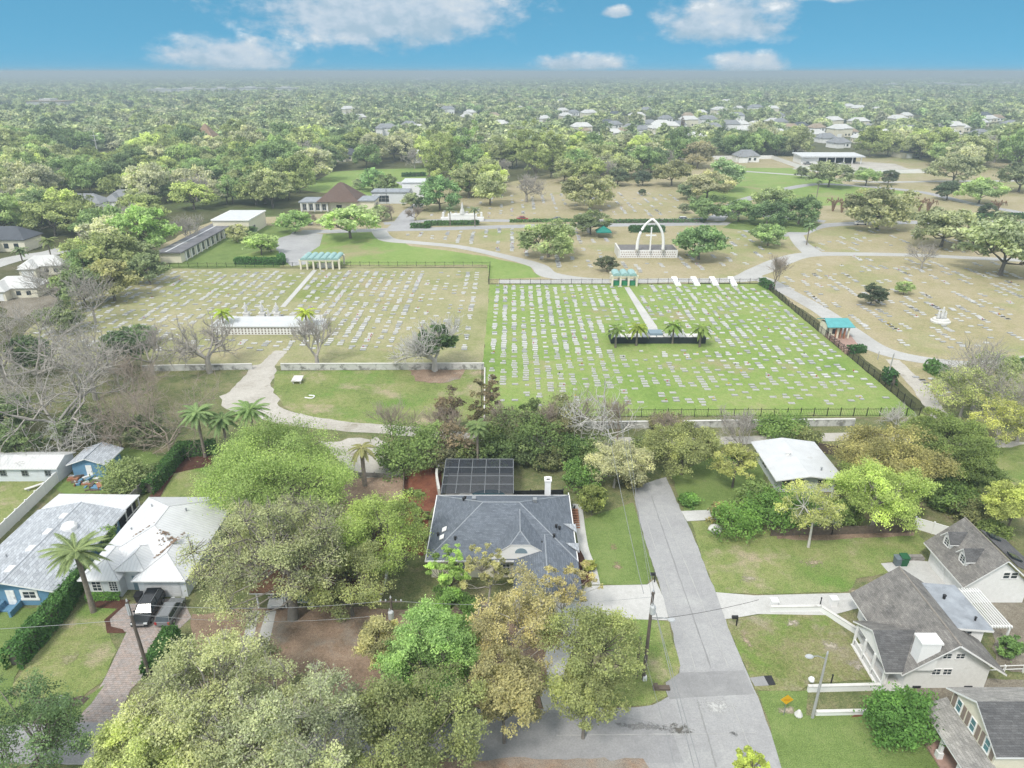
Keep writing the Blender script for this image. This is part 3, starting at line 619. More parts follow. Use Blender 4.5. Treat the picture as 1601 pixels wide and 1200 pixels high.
for x, y in ((-8.55, 74.6), (-8.75, 73.1)):
    z = 3+(x+10.4)*3.6/6.7
    MB().add([(x-.28, y-.4, z-.06), (x+.28, y-.4, z+.24), (x+.28, y+.4, z+.24), (x-.28, y+.4, z-.06), (x-.28, y-.4, z+.06), (x+.28, y-.4, z+.36), (x+.28, y+.4, z+.36), (x-.28, y+.4, z+.06)],
             [(4, 5, 6, 7), (0, 1, 5, 4), (1, 2, 6, 5), (2, 3, 7, 6), (3, 0, 4, 7)]).build('skylight', m_trim, h)
def vent(par, x, y, z, s=.14, hh=.35, m=None): MB().lathe([(s, -.3), (s, hh), (s*1.4, hh), (s*1.4, hh+.08), (.02, hh+.1)], (x, y, z), 8).build('roof_vent', m or m_black, par)
for x, y in ((-6.4, 79.6), (-6.2, 79.9), (-9.3, 74), (-7, 72.3), (5.2, 72.6), (5.6, 74.9), (6.0, 74.8), (3.7, 71.7)):
    z = 3+3.6*min((y-69.8)/7.2, (84.2-y)/7.2, (x+10.4)/6.7, (7.9-x)/7); vent(h, x, y, z)
for x, y in ((-5, 79.3), (3, 78.9)):
    z = 3+3.6*min((y-69.8)/7.2, (84.2-y)/7.2, (x+10.4)/6.7, (7.9-x)/7); MB().box(x-.25, x+.25, y-.3, y+.3, z-.2, z+.4).build('exhaust_hood', m_metal, h)
for y in (76.4, 72.3):
    MB().add([(6.6, y, 3.75), (8.3, y-.9, 3.05), (8.3, y+.9, 3.05)], [(0, 1, 2)]).add([(6.6, y, 3.74), (8.3, y-.9, 2.9), (8.3, y+.9, 2.9)], [(2, 1, 0)]).build('eave_return', m_shgrey, h)
c = MB(); c.box(4.55, 5.35, 83.6, 84.5, 0, 5.6); c.box(4.45, 5.45, 83.5, 84.6, 5.6, 5.8); c.box(4.7, 5.2, 83.75, 84.35, 5.8, 6.0); c.build('chimney', m_trim, h)
MB().box(4.72, 5.18, 83.73, 83.77, 5.82, 5.98).build('flue_opening', m_dark, h)
# screened pool cage behind it
m, nt = newmat('dark_screen_mesh'); tr = nd(nt, 'ShaderNodeBsdfTransparent'); df = nd(nt, 'ShaderNodeBsdfDiffuse'); df.inputs[0].default_value = (.045, .05, .06, 1)
mx = nd(nt, 'ShaderNodeMixShader'); mx.inputs[0].default_value = .66; nt.links.new(tr.outputs[0], mx.inputs[1]); nt.links.new(df.outputs[0], mx.inputs[2])
oo = nd(nt, 'ShaderNodeOutputMaterial'); nt.links.new(mx.outputs[0], oo.inputs[0]); m_screen = m
h = thing('pool_cage', 'dark mesh pool enclosure with white framing behind the charcoal-roofed house', 'pool enclosure', (-5, 90, 0))
X0, X1, Y0, Y1, Z = -9.9, .2, 84.4, 95.2, 3.2
s = MB(); s.poly([(X0, Y0, Z), (X1, Y0, Z), (X1, 93, Z+.5), (X0, 93, Z+.5)]); s.poly([(X0, 93, Z+.5), (X1, 93, Z+.5), (X1, Y1, 2.4), (X0, Y1, 2.4)])
s.poly([(X0, Y1, 0), (X0, Y0, 0), (X0, Y0, Z), (X0, 93, Z+.5), (X0, Y1, 2.4)]); s.poly([(X1, Y0, 0), (X1, Y1, 0), (X1, Y1, 2.4), (X1, 93, Z+.5), (X1, Y0, Z)]); s.poly([(X1, Y1, 0), (X0, Y1, 0), (X0, Y1, 2.4), (X1, Y1, 2.4)])
s.build('screen', m_screen, h)
f = MB(); zz = lambda y: Z+.5*(y-Y0)/(93-Y0) if y <= 93 else Z+.5-(y-93)/(Y1-93)*(Z+.5-2.4)
for i in range(6):
    x = X0+(X1-X0)*i/5
    f.bar((x, Y0, zz(Y0)-.02), (x, 93, zz(93)-.02), .09, .09); f.bar((x, 93, zz(93)-.02), (x, Y1, 2.38), .09, .09); f.box(x-.05, x+.05, Y1-.05, Y1+.05, 0, 2.4)
for y in (86.5, 88.6, 90.8, 93, 95.2): f.bar((X0, y, zz(y)), (X1, y, zz(y)), .1, .1)
for y in (86.5, 88.6, 90.8, 93):
    for x in (X0, X1): f.box(x-.05, x+.05, y-.05, y+.05, 0, zz(y))
f.build('frame', M('aluminium_frame', (.2, .215, .23), .1, 3, .5), h)
sheet('pool_deck', [(-9.8, 84.3), (.1, 84.3), (.1, 95.1), (-9.8, 95.1)], G('deck_concrete', [(.3, .29, .28), (.42, .41, .39), (.5, .49, .47)], .4, 3, ((.2, .19, .2), .3, .6)), Z5)
pool = smooth([(-4.8, 87.2), (-1.2, 86.2), (-.8, 88.4), (-2.2, 90.2), (-4.8, 90), (-6, 88.8)], 6, True)
one(MB().prism(pool, .02, .10, 0), 'swimming_pool', m_water, 'kidney-shaped swimming pool under the dark screen cage', 'pool', (-3, 88, 0))
spa = MB(); spa.lathe([(1.15, .04), (1.15, .35), (.85, .35), (.85, .2), (.02, .2)], (-6.8, 88, 0), 20); spa.build('spa_rim', m_stone, thing('round_spa', 'round stone-rimmed spa beside the screened swimming pool', 'spa', (-6.8, 88, 0)))
pts = smooth([P2(687, 775), P2(683, 750), P2(686, 738), P2(695, 732)], 6); wl = MB()
for a, q in zip(pts, pts[1:]): wl.bar((*a, 0), (*q, 0), .35, 1.2)
one(wl, 'garden_wall', m_stone, 'curved pale garden wall at the corner of the pool cage', 'wall', (*pts[0], 0))
st = thing('garden_steps', 'reddish timber garden steps climbing beside the charcoal-roofed house', 'steps', (8.4, 82, 0))
for i in range(8): MB().box(8.1, 9.3, 80.6+i*.55, 80.85+i*.55, 0.02, .12+i*.05).build('tread', m_pump, st)
one(MB().box(8.0, 8.12, 85.2, 86.5, 0, 2.0).box(7.95, 8.17, 85.1, 85.25, 0, 2.1), 'garden_gate', m_trim, 'white side gate behind the charcoal-roofed house', 'gate', (8, 86, 0))

# --- white metal roofed house
h = thing('metal_roof_house', 'pale grey house with a white ribbed metal roof and two-car garage', 'house', (-44, 75, 0))
b = MB(); b.box(-50.1, -38.7, 69.5, 83.6, 0, 2.75); b.box(-50.1, -46.2, 66.9, 69.52, 0, 2.74); b.box(-44, -38.4, 66.9, 69.52, 0, 2.735); b.box(-46.3, -43.6, 68.1, 69.6, 0, 3.3); b.build('wall', m_greyw, h)
def mroof(nm, x0, x1, y0, y1, ze, zr, ax, ins):
    fs, a, c = hip_faces(x0, x1, y0, y1, ze, zr, ax, ins); m_ = MB()
    for i, f_ in enumerate(fs):
        ns = (f_[0][1] == f_[1][1]); m_.slab(f_, .13, 0 if ns else 1, 2)
    o_ = m_.build(nm, [m_wmetalx, m_wmetaly, m_trim], h)
    cm = MB(); cm.tube([a, c], .05, 5)
    for q in ((x0, y0, ze), (x1, y0, ze), (x0, y1, ze), (x1, y1, ze)): cm.tube([q, min((a, c), key=lambda t: (t[0]-q[0])**2+(t[1]-q[1])**2)], .05, 5)
    cm.build('ridge_cap', M('grey_ridge', (.55, .56, .58), .2, 3, .6), o_)
mroof('roof', -50.6, -38.1, 68.9, 84.1, 2.8, 5.5, 'Y', (4.6, 6.4))
mroof('bay_roof', -50.62, -45.75, 66.3, 73.4, 2.82, 4.15, 'Y', (2.4, 2.4)); mroof('garage_roof', -44.3, -37.95, 66.2, 73.8, 2.81, 4.6, 'Y', (3.1, 3))
mroof('entry_roof', -46.75, -43.1, 67.3, 72.6, 3.4, 4.55, 'Y', (1.9, 1.9))
window(h, 'S', 66.9, -49.4, -48.4, .9, 2.2, 2, 3); window(h, 'S', 66.9, -47.4, -46.5, .9, 2.2, 3, 4)
door(h, 'S', 66.9, -43.3, -39.1, .02, 2.2, M('garage_door_white', (.66, .68, .7), .05, 3, .6), 4, 'garage_door', 4); door(h, 'S', 68.1, -45.3, -44.3, .02, 2.1, m_slatg)
vent(h, -42.4, 77.9, 4.6, .1, .4, m_metal); vent(h, -48.3, 75, 3.7, .08, .3, m_metal); vent(h, -48, 80, 3.9, .08, .3, m_metal)
# dry leaves caught in its valleys
q = MB(); rl = random.Random(3)
for (a, c_, n_, sp_) in (((-43.2, 72.9, 4.2), (-41.1, 71.6, 4.15), 40, .35), ((-41.1, 71.6, 4.15), (-42.9, 69.3, 3.45), 50, .3), ((-40.6, 73.6, 4.3), (-41.4, 70.7, 4.25), 22, .2), ((-43.6, 73.3, 4.7), (-42.6, 71.2, 4.2), 18, .35), ((-46.9, 72.6, 3.9), (-44.8, 74.2, 4.6), 14, .1)):
    for i in range(n_):
        t = rl.random(); x, y, z = [a[k]+(c_[k]-a[k])*t+rl.uniform(-sp_, sp_)*(k < 2) for k in range(3)]
        z = max(2.8+2.7*min((x+50.6)/6.25, (-38.1-x)/6.25, (y-68.9)/4.6), 2.81+1.79*min((x+44.3)/3.175, (-37.95-x)/3.175, (y-66.2)/3.1), 3.4+1.15*min((x+46.75)/1.82, (-43.1-x)/1.82, (y-67.3)/1.9))
        u = rl.uniform(.08, .2); an = rl.uniform(0, PI)
        q.poly([(x+u*math.cos(an+k*PI/2), y+u*math.sin(an+k*PI/2), z+.05+.02*k) for k in range(4)])
tag(q.build('roof_leaves', m_litter), 'brown fallen leaves lying in the valleys of the white metal roof', 'leaves', None, 'stuff')

# --- blue ranch with grey shingles
h = thing('blue_house', 'low blue house with a pale grey shingle roof and white fascia', 'house', (-58, 74, 0))
gable_wall(b := MB(), -62.6, -53.1, 65.4, 80.2, 2.6, 3.6, 'Y', rx=-58); b.build('wall', m_bluew, h)
gable_roof(h, -64.2, -52.2, 64.5, 81, 2.75, 4.0, 'Y', [m_shgrey, m_trim], .2, cap=M('pale_cap', (.45, .48, .52), .1, 3), rx=-58)
mb = MB(); mb.slab([(-63.6, 80.9, 3.0), (-52.3, 80.9, 2.85), (-52.3, 85, 2.6), (-63.6, 85, 2.75)], .15); mb.build('porch_roof', m_wmetalx, h)
for y in (81.3, 83, 84.8): MB().box(-52.7, -52.55, y-.07, y+.07, 0, 2.6).build('porch_post', m_trim, h)
MB().box(-52.68, -52.57, 81, 84.8, .9, 1.0).build('porch_rail', m_trim, h); MB().box(-62, -53, 80.3, 84.6, .0, 2.55).build('porch_screen', m_dark, h)
window(h, 'S', 65.4, -61.2, -59.9, 1.1, 2.0, 2, 2, fw=.25); window(h, 'S', 65.4, -56.6, -55.2, 1.1, 2.0, 2, 2, fw=.3); door(h, 'S', 65.4, -58.6, -57.6, .15, 2.2, m_trim)
window(h, 'E', -53.1, 76, 77.4, 1.2, 2.1, 2, 1); window(h, 'E', -53.1, 78.4, 79.6, 1.2, 2.1, 2, 1)
MB().box(-59.2, -58.95, 63.3, 65.3, 0, .8).box(-57.3, -57.05, 63.3, 65.3, 0, .8).box(-58.95, -57.3, 64.2, 65.35, 0, .15).build('entry_step', m_bluew, h)
for y in (66.5, 70.4, 73.8, 77.3): MB().box(-58.9, -58.2, y, y+1.1, 3.82, 4.02).build('skylight', m_trim, h)
mb = MB(); mb.lathe([(.95, -.5), (.95, .15), (.7, .45), (.25, .55), (.02, .56)], (-56.6, 75.6, 3.8), 8); mb.build('roof_curb', m_trim, h)
vent(h, -61, 70, 3.4, .08, .3, m_metal)
# --- outbuildings at the back
h = thing('long_shed', 'long pale grey shed with a stained white metal roof beside the blue cottage', 'shed', (-75, 94.5, 0))
gable_wall(b := MB(), -84, -68.6, 92.7, 97, 2.5, 3.35, 'X'); b.build('wall', m_greyw, h); gable_roof(h, -84.5, -68.3, 92.2, 97.4, 2.55, 3.5, 'X', [m_shedroof, m_trim])
for x in (-77.3, -74, -70.5): window(h, 'S', 92.7, x, x+.8, 1.1, 1.9, 2, 2, m_metal)
h = thing('blue_cottage', 'small blue cottage shed with a white door and grey gable roof', 'shed', (-64.6, 96, 0))
gable_wall(b := MB(), -67.2, -62.1, 94, 98.4, 2.4, 3.3, 'Y'); b.build('wall', m_bluew, h); gable_roof(h, -67.7, -61.6, 93.5, 98.9, 2.4, 3.5, 'Y', [m_shgrey, m_trim], cap=m_cap)
door(h, 'S', 94, -65.1, -64.2, .05, 2.1, m_trim); window(h, 'E', -62.1, 95.3, 96.3, 1, 2, 2, 2)
# --- house hidden by the oak
x0, y0, _ = P(404, 952, 0); x1 = P(522, 950, 0)[0]
h = thing('carport_house', 'brown-roofed house with a white-framed carport hidden under the grey oak', 'house', (x0+6, 70, 0))
b = MB(); b.box(x0, x0+14, y0+4.2, y0+13, 0, 2.5); b.build('wall', m_white, h)
gable_roof(h, x0-.6, x0+14.6, y0-.3, y0+13.4, 2.55, 4.8, 'X', [m_shrust, m_trim], cap=m_capb)
f = MB()
for x in (x0, x0+2.9, x1-x0 and x0+3.2, x0+6.2): f.box(x-.09, x+.09, y0+.1, y0+.28, 0, 2.4)
f.box(x0-.1, x0+6.3, y0+.09, y0+.29, 2.2, 2.45); f.build('carport_frame', m_trim, h); window(h, 'S', y0+.25, x0+3.5, x0+6, .9, 2.1, 3, 1, None, m_tglass)
# --- white gabled house beyond the street end
h = thing('white_roof_house', 'house with a plain white low gable roof beyond the street end', 'house', (43.4, 95, 0))
gable_wall(b := MB(), 39.2, 47.6, 89.8, 100, 2.5, 3.1, 'Y', rx=43.3); b.build('wall', m_greyw, h)
gable_roof(h, 38.4, 48.6, 88.7, 100.6, 2.6, 3.35, 'Y', [m_wflat, m_trim], rx=43.3)
for u in (39.7, 41.6): window(h, 'S', 89.8, u, u+1.5, .5, 2.2, 2, 1)
window(h, 'S', 89.8, 45, 46.4, .9, 2.1, 2, 1); window(h, 'W', 39.2, 95, 96.5, .9, 2, 2, 1); vent(h, 42.3, 95.2, 3.2, .3, .5, m_trim); vent(h, 45.8, 91, 3, .12, .4, m_metal)
# --- dormered garage
h = thing('dormer_garage', 'white garage with a brown-grey gable roof and two dormers', 'garage', (56, 69, 0))
gable_wall(b := MB(), 52.7, 59.8, 65.8, 73.2, 2.7, 6.0, 'Y', rx=56.1); b.build('wall', m_white, h)
gable_roof(h, 51.9, 60.4, 65.2, 73.8, 2.75, 6.5, 'Y', [m_shbrown, m_trim], .2, cap=m_capb, rx=56.1)
MB().slab([(58.0, 66, 5.15), (61.6, 66, 3.6), (61.6, 73.2, 3.6), (58.0, 73.2, 5.15)], .15).build('shed_dormer_roof', m_shdark, h)
for yc in (71.6, 68.3):
    d = MB(); d.box(53.2, 56, yc-.75, yc+.75, 3.2, 4.9); d.add([(53.2, yc-.75, 4.9), (53.2, yc+.75, 4.9), (53.2, yc, 5.75)], [(0, 1, 2)]); dm = d.build('dormer', m_white, h)
    r_ = MB(); r_.slab([(52.9, yc-1.05, 4.68), (52.9, yc, 5.9), (56.2, yc, 5.9), (56.2, yc-1.05, 4.68)], .14, 0, 1); r_.slab([(52.9, yc+.001, 5.9), (52.9, yc+1.05, 4.68), (56.2, yc+1.05, 4.68), (56.2, yc+.001, 5.9)], .14, 0, 1)
    r_.build('dormer_roof', [m_shdark, m_trim], dm); window(h, 'W', 53.2, yc-.42, yc+.42, 3.95, 4.9, 2, 3)
for yc in (67.9, 71.2): door(h, 'W', 52.7, yc-1.35, yc+1.35, .02, 2.3, m_trim, 4, 'garage_door', 4)
window(h, 'S', 65.8, 56.5, 57.2, 3.6, 4.4, 1, 2); window(h, 'S', 65.8, 57.4, 58.1, 3.6, 4.4, 1, 2)
for y in (67.5, 71.5): MB().slab([(58.3, y, 5.35), (59.7, y, 4.7), (59.7, y+1, 4.7), (58.3, y+1, 5.35)], .2).build('skylight', m_glass, h)
# --- white house with the big chimney
h = thing('chimney_house', 'white gabled house with brown-grey shingles, big white chimney and side porch', 'house', (43, 58, 0))
gable_wall(b := MB(), 39.4, 47.6, 53.2, 63.4, 2.8, 6.0, 'Y', rx=43.1); b.box(44.5, 48.9, 56.9, 63.0, 0, 4.35); b.build('wall', m_white, h)
gable_roof(h, 38.3, 48.6, 52.2, 64.1, 2.85, 6.6, 'Y', [m_shbrown, m_trim], .22, cap=m_capb, rx=43.1)
mb = MB(); mb.slab([(44.2, 56.4, 5.0), (49.5, 56.4, 4.5), (49.5, 63.5, 4.5), (44.2, 63.5, 5.0)], .25, 0, 1); mb.build('rear_roof', [m_flat, m_trim], h)
vent(h, 46.8, 61, 4.8, .15, .35); vent(h, 48.3, 57.8, 4.7, .1, .3)
c = MB(); c.box(39.7, 41.6, 52.6, 53.9, 3, 6.3); c.box(39.6, 41.7, 52.5, 54.0, 6.3, 6.5); c.box(40.3, 40.9, 53.0, 53.5, 6.5, 6.65); c.build('chimney', m_trim, h)
# porch gable to the west
mb = MB(); mb.slab([(36.7, 52.4, 2.95), (38.7, 52.4, 2.95), (41.8, 56.0, 5.0), (36.7, 56.0, 5.0)], .18, 2, 1); mb.slab([(36.7, 56.001, 5.0), (41.8, 56.001, 5.0), (41.8, 59.6, 2.95), (36.7, 59.6, 2.95)], .18, 0, 1)  # south slope darker than north: shade put into its shingle colour
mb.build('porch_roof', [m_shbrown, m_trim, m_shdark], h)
MB().add([(37, 53, 2.75), (37, 59, 2.75), (37, 56, 4.7), (37.2, 53, 2.75), (37.2, 59, 2.75), (37.2, 56, 4.7)], [(2, 1, 0), (3, 4, 5), (0, 1, 4, 3)]).build('porch_gable', m_trim, h)
p_ = MB()
for y in (52.9, 55, 57, 59): MB().box(36.9, 37.1, y-.1, y+.1, 0, 2.8).build('porch_post', m_trim, h)
p_ = MB(); p_.box(36.93, 37.07, 53, 59, .9, 1.0); p_.box(36.94, 37.06, 53, 59, .12, .2)
for i in range(30): p_.box(36.97, 37.03, 53.1+i*.2, 53.14+i*.2, .2, .9)
p_.build('porch_railing', m_trim, h); MB().box(36.8, 39.5, 52.8, 59.2, .02, .12).build('porch_floor', m_stone, h)
for u in (42.5, 43.8): window(h, 'S', 53.2, u, u+.8, 4.0, 4.6, 2, 2)
for u in (41.9, 43.0): window(h, 'S', 53.2, u, u+.8, 1.9, 2.6, 2, 2)
window(h, 'S', 56.9, 46.6, 47.6, 3.3, 4, 2, 2); window(h, 'W', 39.4, 61, 62.2, 1, 2.2, 2, 2)
for u in (40.4, 45.6): MB().box(u, u+.8, 53.12, 53.2, .1, .35).build('crawl_vent', m_dark, h)
# pergola between the two
h = thing('pergola', 'white slatted pergola between the chimney house and the dormer garage', 'pergola', (51, 63, 0)); f = MB()
for x, y in ((49.6, 58.9), (53.2, 58.9), (49.6, 64.4), (52.6, 64.4)): MB().box(x-.09, x+.09, y-.09, y+.09, 0, 2.7).build('post', m_trim, h)
MB().box(49.4, 53.4, 58.8, 59, 2.7, 2.9).build('beam', m_trim, h); MB().box(49.4, 53.4, 64.3, 64.5, 2.7, 2.9).build('beam', m_trim, h)
for i in range(13): f.box(49.5+i*.3, 49.58+i*.3, 58.5, 64.8, 2.9, 3.05)
f.build('slat', m_trim, h)
# --- cream house at the corner
h = thing('shutter_house', 'cream house with taupe shutters and a deep shingled porch roof', 'house', (44, 44.6, 0))
gable_wall(b := MB(), 40.3, 58, 41.6, 47.9, 5.4, 7.3, 'X', rx=44.75); b.build('wall', m_cream, h)
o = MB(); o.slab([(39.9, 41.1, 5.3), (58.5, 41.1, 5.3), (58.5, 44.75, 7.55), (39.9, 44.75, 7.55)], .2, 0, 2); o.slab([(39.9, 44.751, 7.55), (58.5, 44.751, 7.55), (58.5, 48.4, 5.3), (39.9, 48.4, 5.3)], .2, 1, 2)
o.build('roof', [m_shdark, m_shlight, m_trim], h)  # one roof, two slope tones: light and shade put into the shingle colours
MB().slab([(38.2, 37.5, 2.9), (40.4, 37.5, 3.85), (40.4, 48.6, 3.85), (38.2, 48.6, 2.9)], .18, 0, 1).build('porch_roof', [m_shlight, m_trim], h)
for y in (47.7, 45.2, 42.7, 40.2):
    MB().box(38.45, 38.75, y-.15, y+.15, .9, 2.85).box(38.35, 38.85, y-.25, y+.25, 0, .9).build('porch_column', m_trim, h)
MB().box(38.2, 40.3, 38, 48.2, .02, .2).build('porch_floor', m_brick, h)
for y in (46.8, 44.75, 42.7):
    window(h, 'W', 40.3, y-.3, y+.3, 4.1, 5.35, 1, 2, None, m_tglass)
    for s_ in (-.72, .72): fbox(g := MB(), facade('W', 40.3), y+s_-.2, y+s_+.2, 4.0, 5.4, 0, .06); g.build('shutter', m_shut, h)
MB().slab([(46, 45.6, 7.2), (48.4, 45.6, 7.2), (48.4, 46.6, 6.6), (46, 46.6, 6.6)], .12).build('skylight', m_slatg, h)
one(MB().slab([(56, 40.3, 3.4), (39.5, 40.3, 3.4), (39.5, 37.6, 2.6), (56, 37.6, 2.6)], .15), 'rear_awning', m_shdark, 'dark shingled lean-to at the corner house', 'lean-to', (48, 39, 0))

# ---------------- cemetery buildings
h = thing('mausoleum_wing', 'long flat dark-roofed cream building with tall window bays', 'building', (-111, 252, 0))
MB().box(-114.4, -107.6, 227.6, 277, 0, 3.3).build('wall', m_cream, h)
MB().box(-115.2, -106.8, 226.8, 278, 3.3, 3.7).build('roof', M('patched_dark_roof', (.2, .2, .22), .25, .3, .85, dirt=((.4, .39, .38), .12, .58)), h)
MB().box(-112.3, -111.7, 227, 277.8, 3.7, 3.78).build('roof_curb', m_wflat, h)
for i in range(11):
    y = 231+i*4.2; MB().box(-107.6, -107.2, y-.35, y+.35, 0, 3.28).build('pilaster', m_trim, h); window(h, 'E', -107.6, y+1, y+2.9, .4, 2.9, 2, 1)
h = thing('flat_roof_hall', 'cream block hall with a wide white flat roof', 'building', (-106, 279, 0))
MB().box(-113, -99.4, 269.5, 289, 0, 5.6).build('wall', m_cream, h); MB().box(-113.4, -99, 269.1, 289.4, 5.6, 6.1).build('parapet', m_trim, h); MB().box(-112.9, -99.5, 269.6, 288.9, 6.1, 6.15).build('roof', m_wflat, h)
window(h, 'E', -99.4, 272, 276, .5, 3, 4, 1); door(h, 'S', 269.5, -104, -102, 0, 2.4, m_dark)
cx, cy_, _ = P(530, 330, 0)
h = thing('chapel', 'low chapel with a brown pyramid roof between two pale flat wings', 'chapel', (cx, cy_+10, 0))
MB().box(cx-17, cx-4.5, cy_, cy_+12, 0, 3.8).box(cx+5, cx+16, cy_, cy_+12, 0, 4.4).box(cx-4.6, cx+5.1, cy_+1, cy_+14, 0, 4).build('wall', m_cream, h)
MB().box(cx-17.6, cx-4, cy_-.6, cy_+12.6, 3.8, 4.3).box(cx+4.4, cx+16.5, cy_-.6, cy_+12.6, 4.4, 4.9).build('flat_roof', m_flat, h)
MB().lathe([(13.5, 4.2), (9, 6.8), (1.6, 11.2), (.1, 11.6)], (cx, cy_+8, 0), 4, rot=PI/4).build('roof', M('brown_tiles', (.16, .11, .09), .2, 2, .9), h)
for i in range(5): MB().box(cx-16.8+i*2.9, cx-16.3+i*2.9, cy_-.4, cy_-.1, 0, 3.8).build('pilaster', m_trim, h)
for i in range(4): window(h, 'S', cy_, cx-15.9+i*2.9, cx-14.3+i*2.9, .5, 3.2, 2, 2)
door(h, 'S', cy_+1, cx-1.2, cx+1.2, 0, 2.6, m_dark); window(h, 'E', cx+16, cy_+3, cy_+8, .6, 3, 3, 1)
cx, cy_, _ = P(612, 318, 0)
h = thing('funeral_office', 'white boxy office with a higher white block behind the chapel', 'building', (cx, cy_+8, 0))
MB().box(cx-9, cx+8, cy_, cy_+10, 0, 5).build('wall', m_greyw, h); MB().box(cx-9.4, cx+8.4, cy_-.4, cy_+10.4, 5, 5.5).build('roof', m_flat, h)
MB().box(cx+4, cx+15, cy_+10.5, cy_+24, 0, 8).build('tall_block', m_white, h); MB().box(cx+3.6, cx+15.4, cy_+10.1, cy_+24.4, 8, 8.4).build('block_roof', m_wflat, h)
window(h, 'S', cy_, cx-8, cx-1, .8, 3.8, 4, 2); door(h, 'E', cx+8, cy_+3, cy_+5, 0, 2.4, m_dark)
# open-fronted depot
cx, cy_, _ = P(1298, 256, 0)
h = thing('open_depot', 'long depot with a white roof and dark open bays behind the white wall', 'building', (cx, cy_+8, 0))
MB().box(cx-20, cx+20, cy_+7, cy_+15, 0, 4.6).box(cx-20, cx-9, cy_, cy_+7.1, 0, 4.4).build('wall', m_white, h); MB().box(cx-9, cx+20, cy_+6.7, cy_+6.95, 0, 4.5).build('bay', m_dark, h)
MB().slab([(cx-21, cy_-2, 5.2), (cx+22, cy_-2, 5.2), (cx+22, cy_+16, 6.0), (cx-21, cy_+16, 6.0)], .8).build('roof', m_wflat, h)
for i in range(6): MB().box(cx-9+i*5.8, cx-8.5+i*5.8, cy_-.5, cy_, 0, 4.5).build('post', m_trim, h)
def longwall(name, px, hh, mat, label, t=.25, cap=True, cat='wall'):
    pts = [P2(*p) for p in px]; o_ = thing(name, label, cat, (*pts[0], 0)); m1, m2 = MB(), MB()
    for a, c_ in zip(pts, pts[1:]): m1.bar((*a, 0), (*c_, 0), t, hh); m2.bar((*a, hh), (*c_, hh), t+.12, .12)
    m1.build('wall_face', mat, o_)
    if cap: m2.build('coping', m_stone, o_)
    return o_
longwall('boundary_wall', [(1112, 249), (1206, 248), (1255, 265), (1300, 272), (1458, 270)], 2.4, m_trim, 'long white boundary wall along the far hilltop of the cemetery', .3)
longwall('retaining_wall', [(440, 578), (757, 577)], 1.35, m_wallw, 'stained white retaining wall at the top of the lower lawn', .3)
longwall('retaining_wall', [(224, 580), (395, 577)], 1.2, m_wallw, 'grey stained retaining wall behind the bare trees', .3)
longwall('retaining_wall', [(905, 670), (1335, 665)], 1.25, m_wallw, 'stained white wall under the iron fence of the green section', .3)
longwall('kerb_wall', [(758, 577), (757, 655)], .5, m_stone, 'low kerb wall down the east side of the lower lawn', .25, False)
# street-side low walls of the chimney house
def lowwall(px, label, hh=.7, rail=False):
    o_ = longwall('garden_wall', px, hh, m_trim, label, .22)
    return o_
lowwall([(1262, 1081), (1379, 1078), (1384, 1062)], 'low white garden wall ending in a ball by the light pole')
lowwall([(1275, 1118), (1367, 1116)], 'low white kerb wall beside the round bush', .45)
lowwall([(1204, 956), (1282, 955), (1340, 992), (1352, 1015), (1386, 1062)], 'white wall wrapping the porch lawn of the chimney house', .7)
x, y, _ = P(1266, 1074); one(MB().lathe([(.12, .7), (.12, .8)], (x, y, 0), 10).blob((x, y, 1.05), .3, n=14, k=10), 'wall_ball', m_trim, 'white stone ball on the end of the low wall', 'ornament', (x, y, 0), smooth=True)
for px, py in ((1209, 949), (1302, 946)):
    x, y, _ = P(px, py); one(MB().box(x-.35, x+.35, y-.35, y+.35, 0, 1.0).box(x-.42, x+.42, y-.42, y+.42, 1.0, 1.12), 'gate_pier', m_trim, 'white gate pier at the street end of the drive wall' if px < 1250 else 'white gate pier by the porch terrace', 'pier', (x, y, 0))
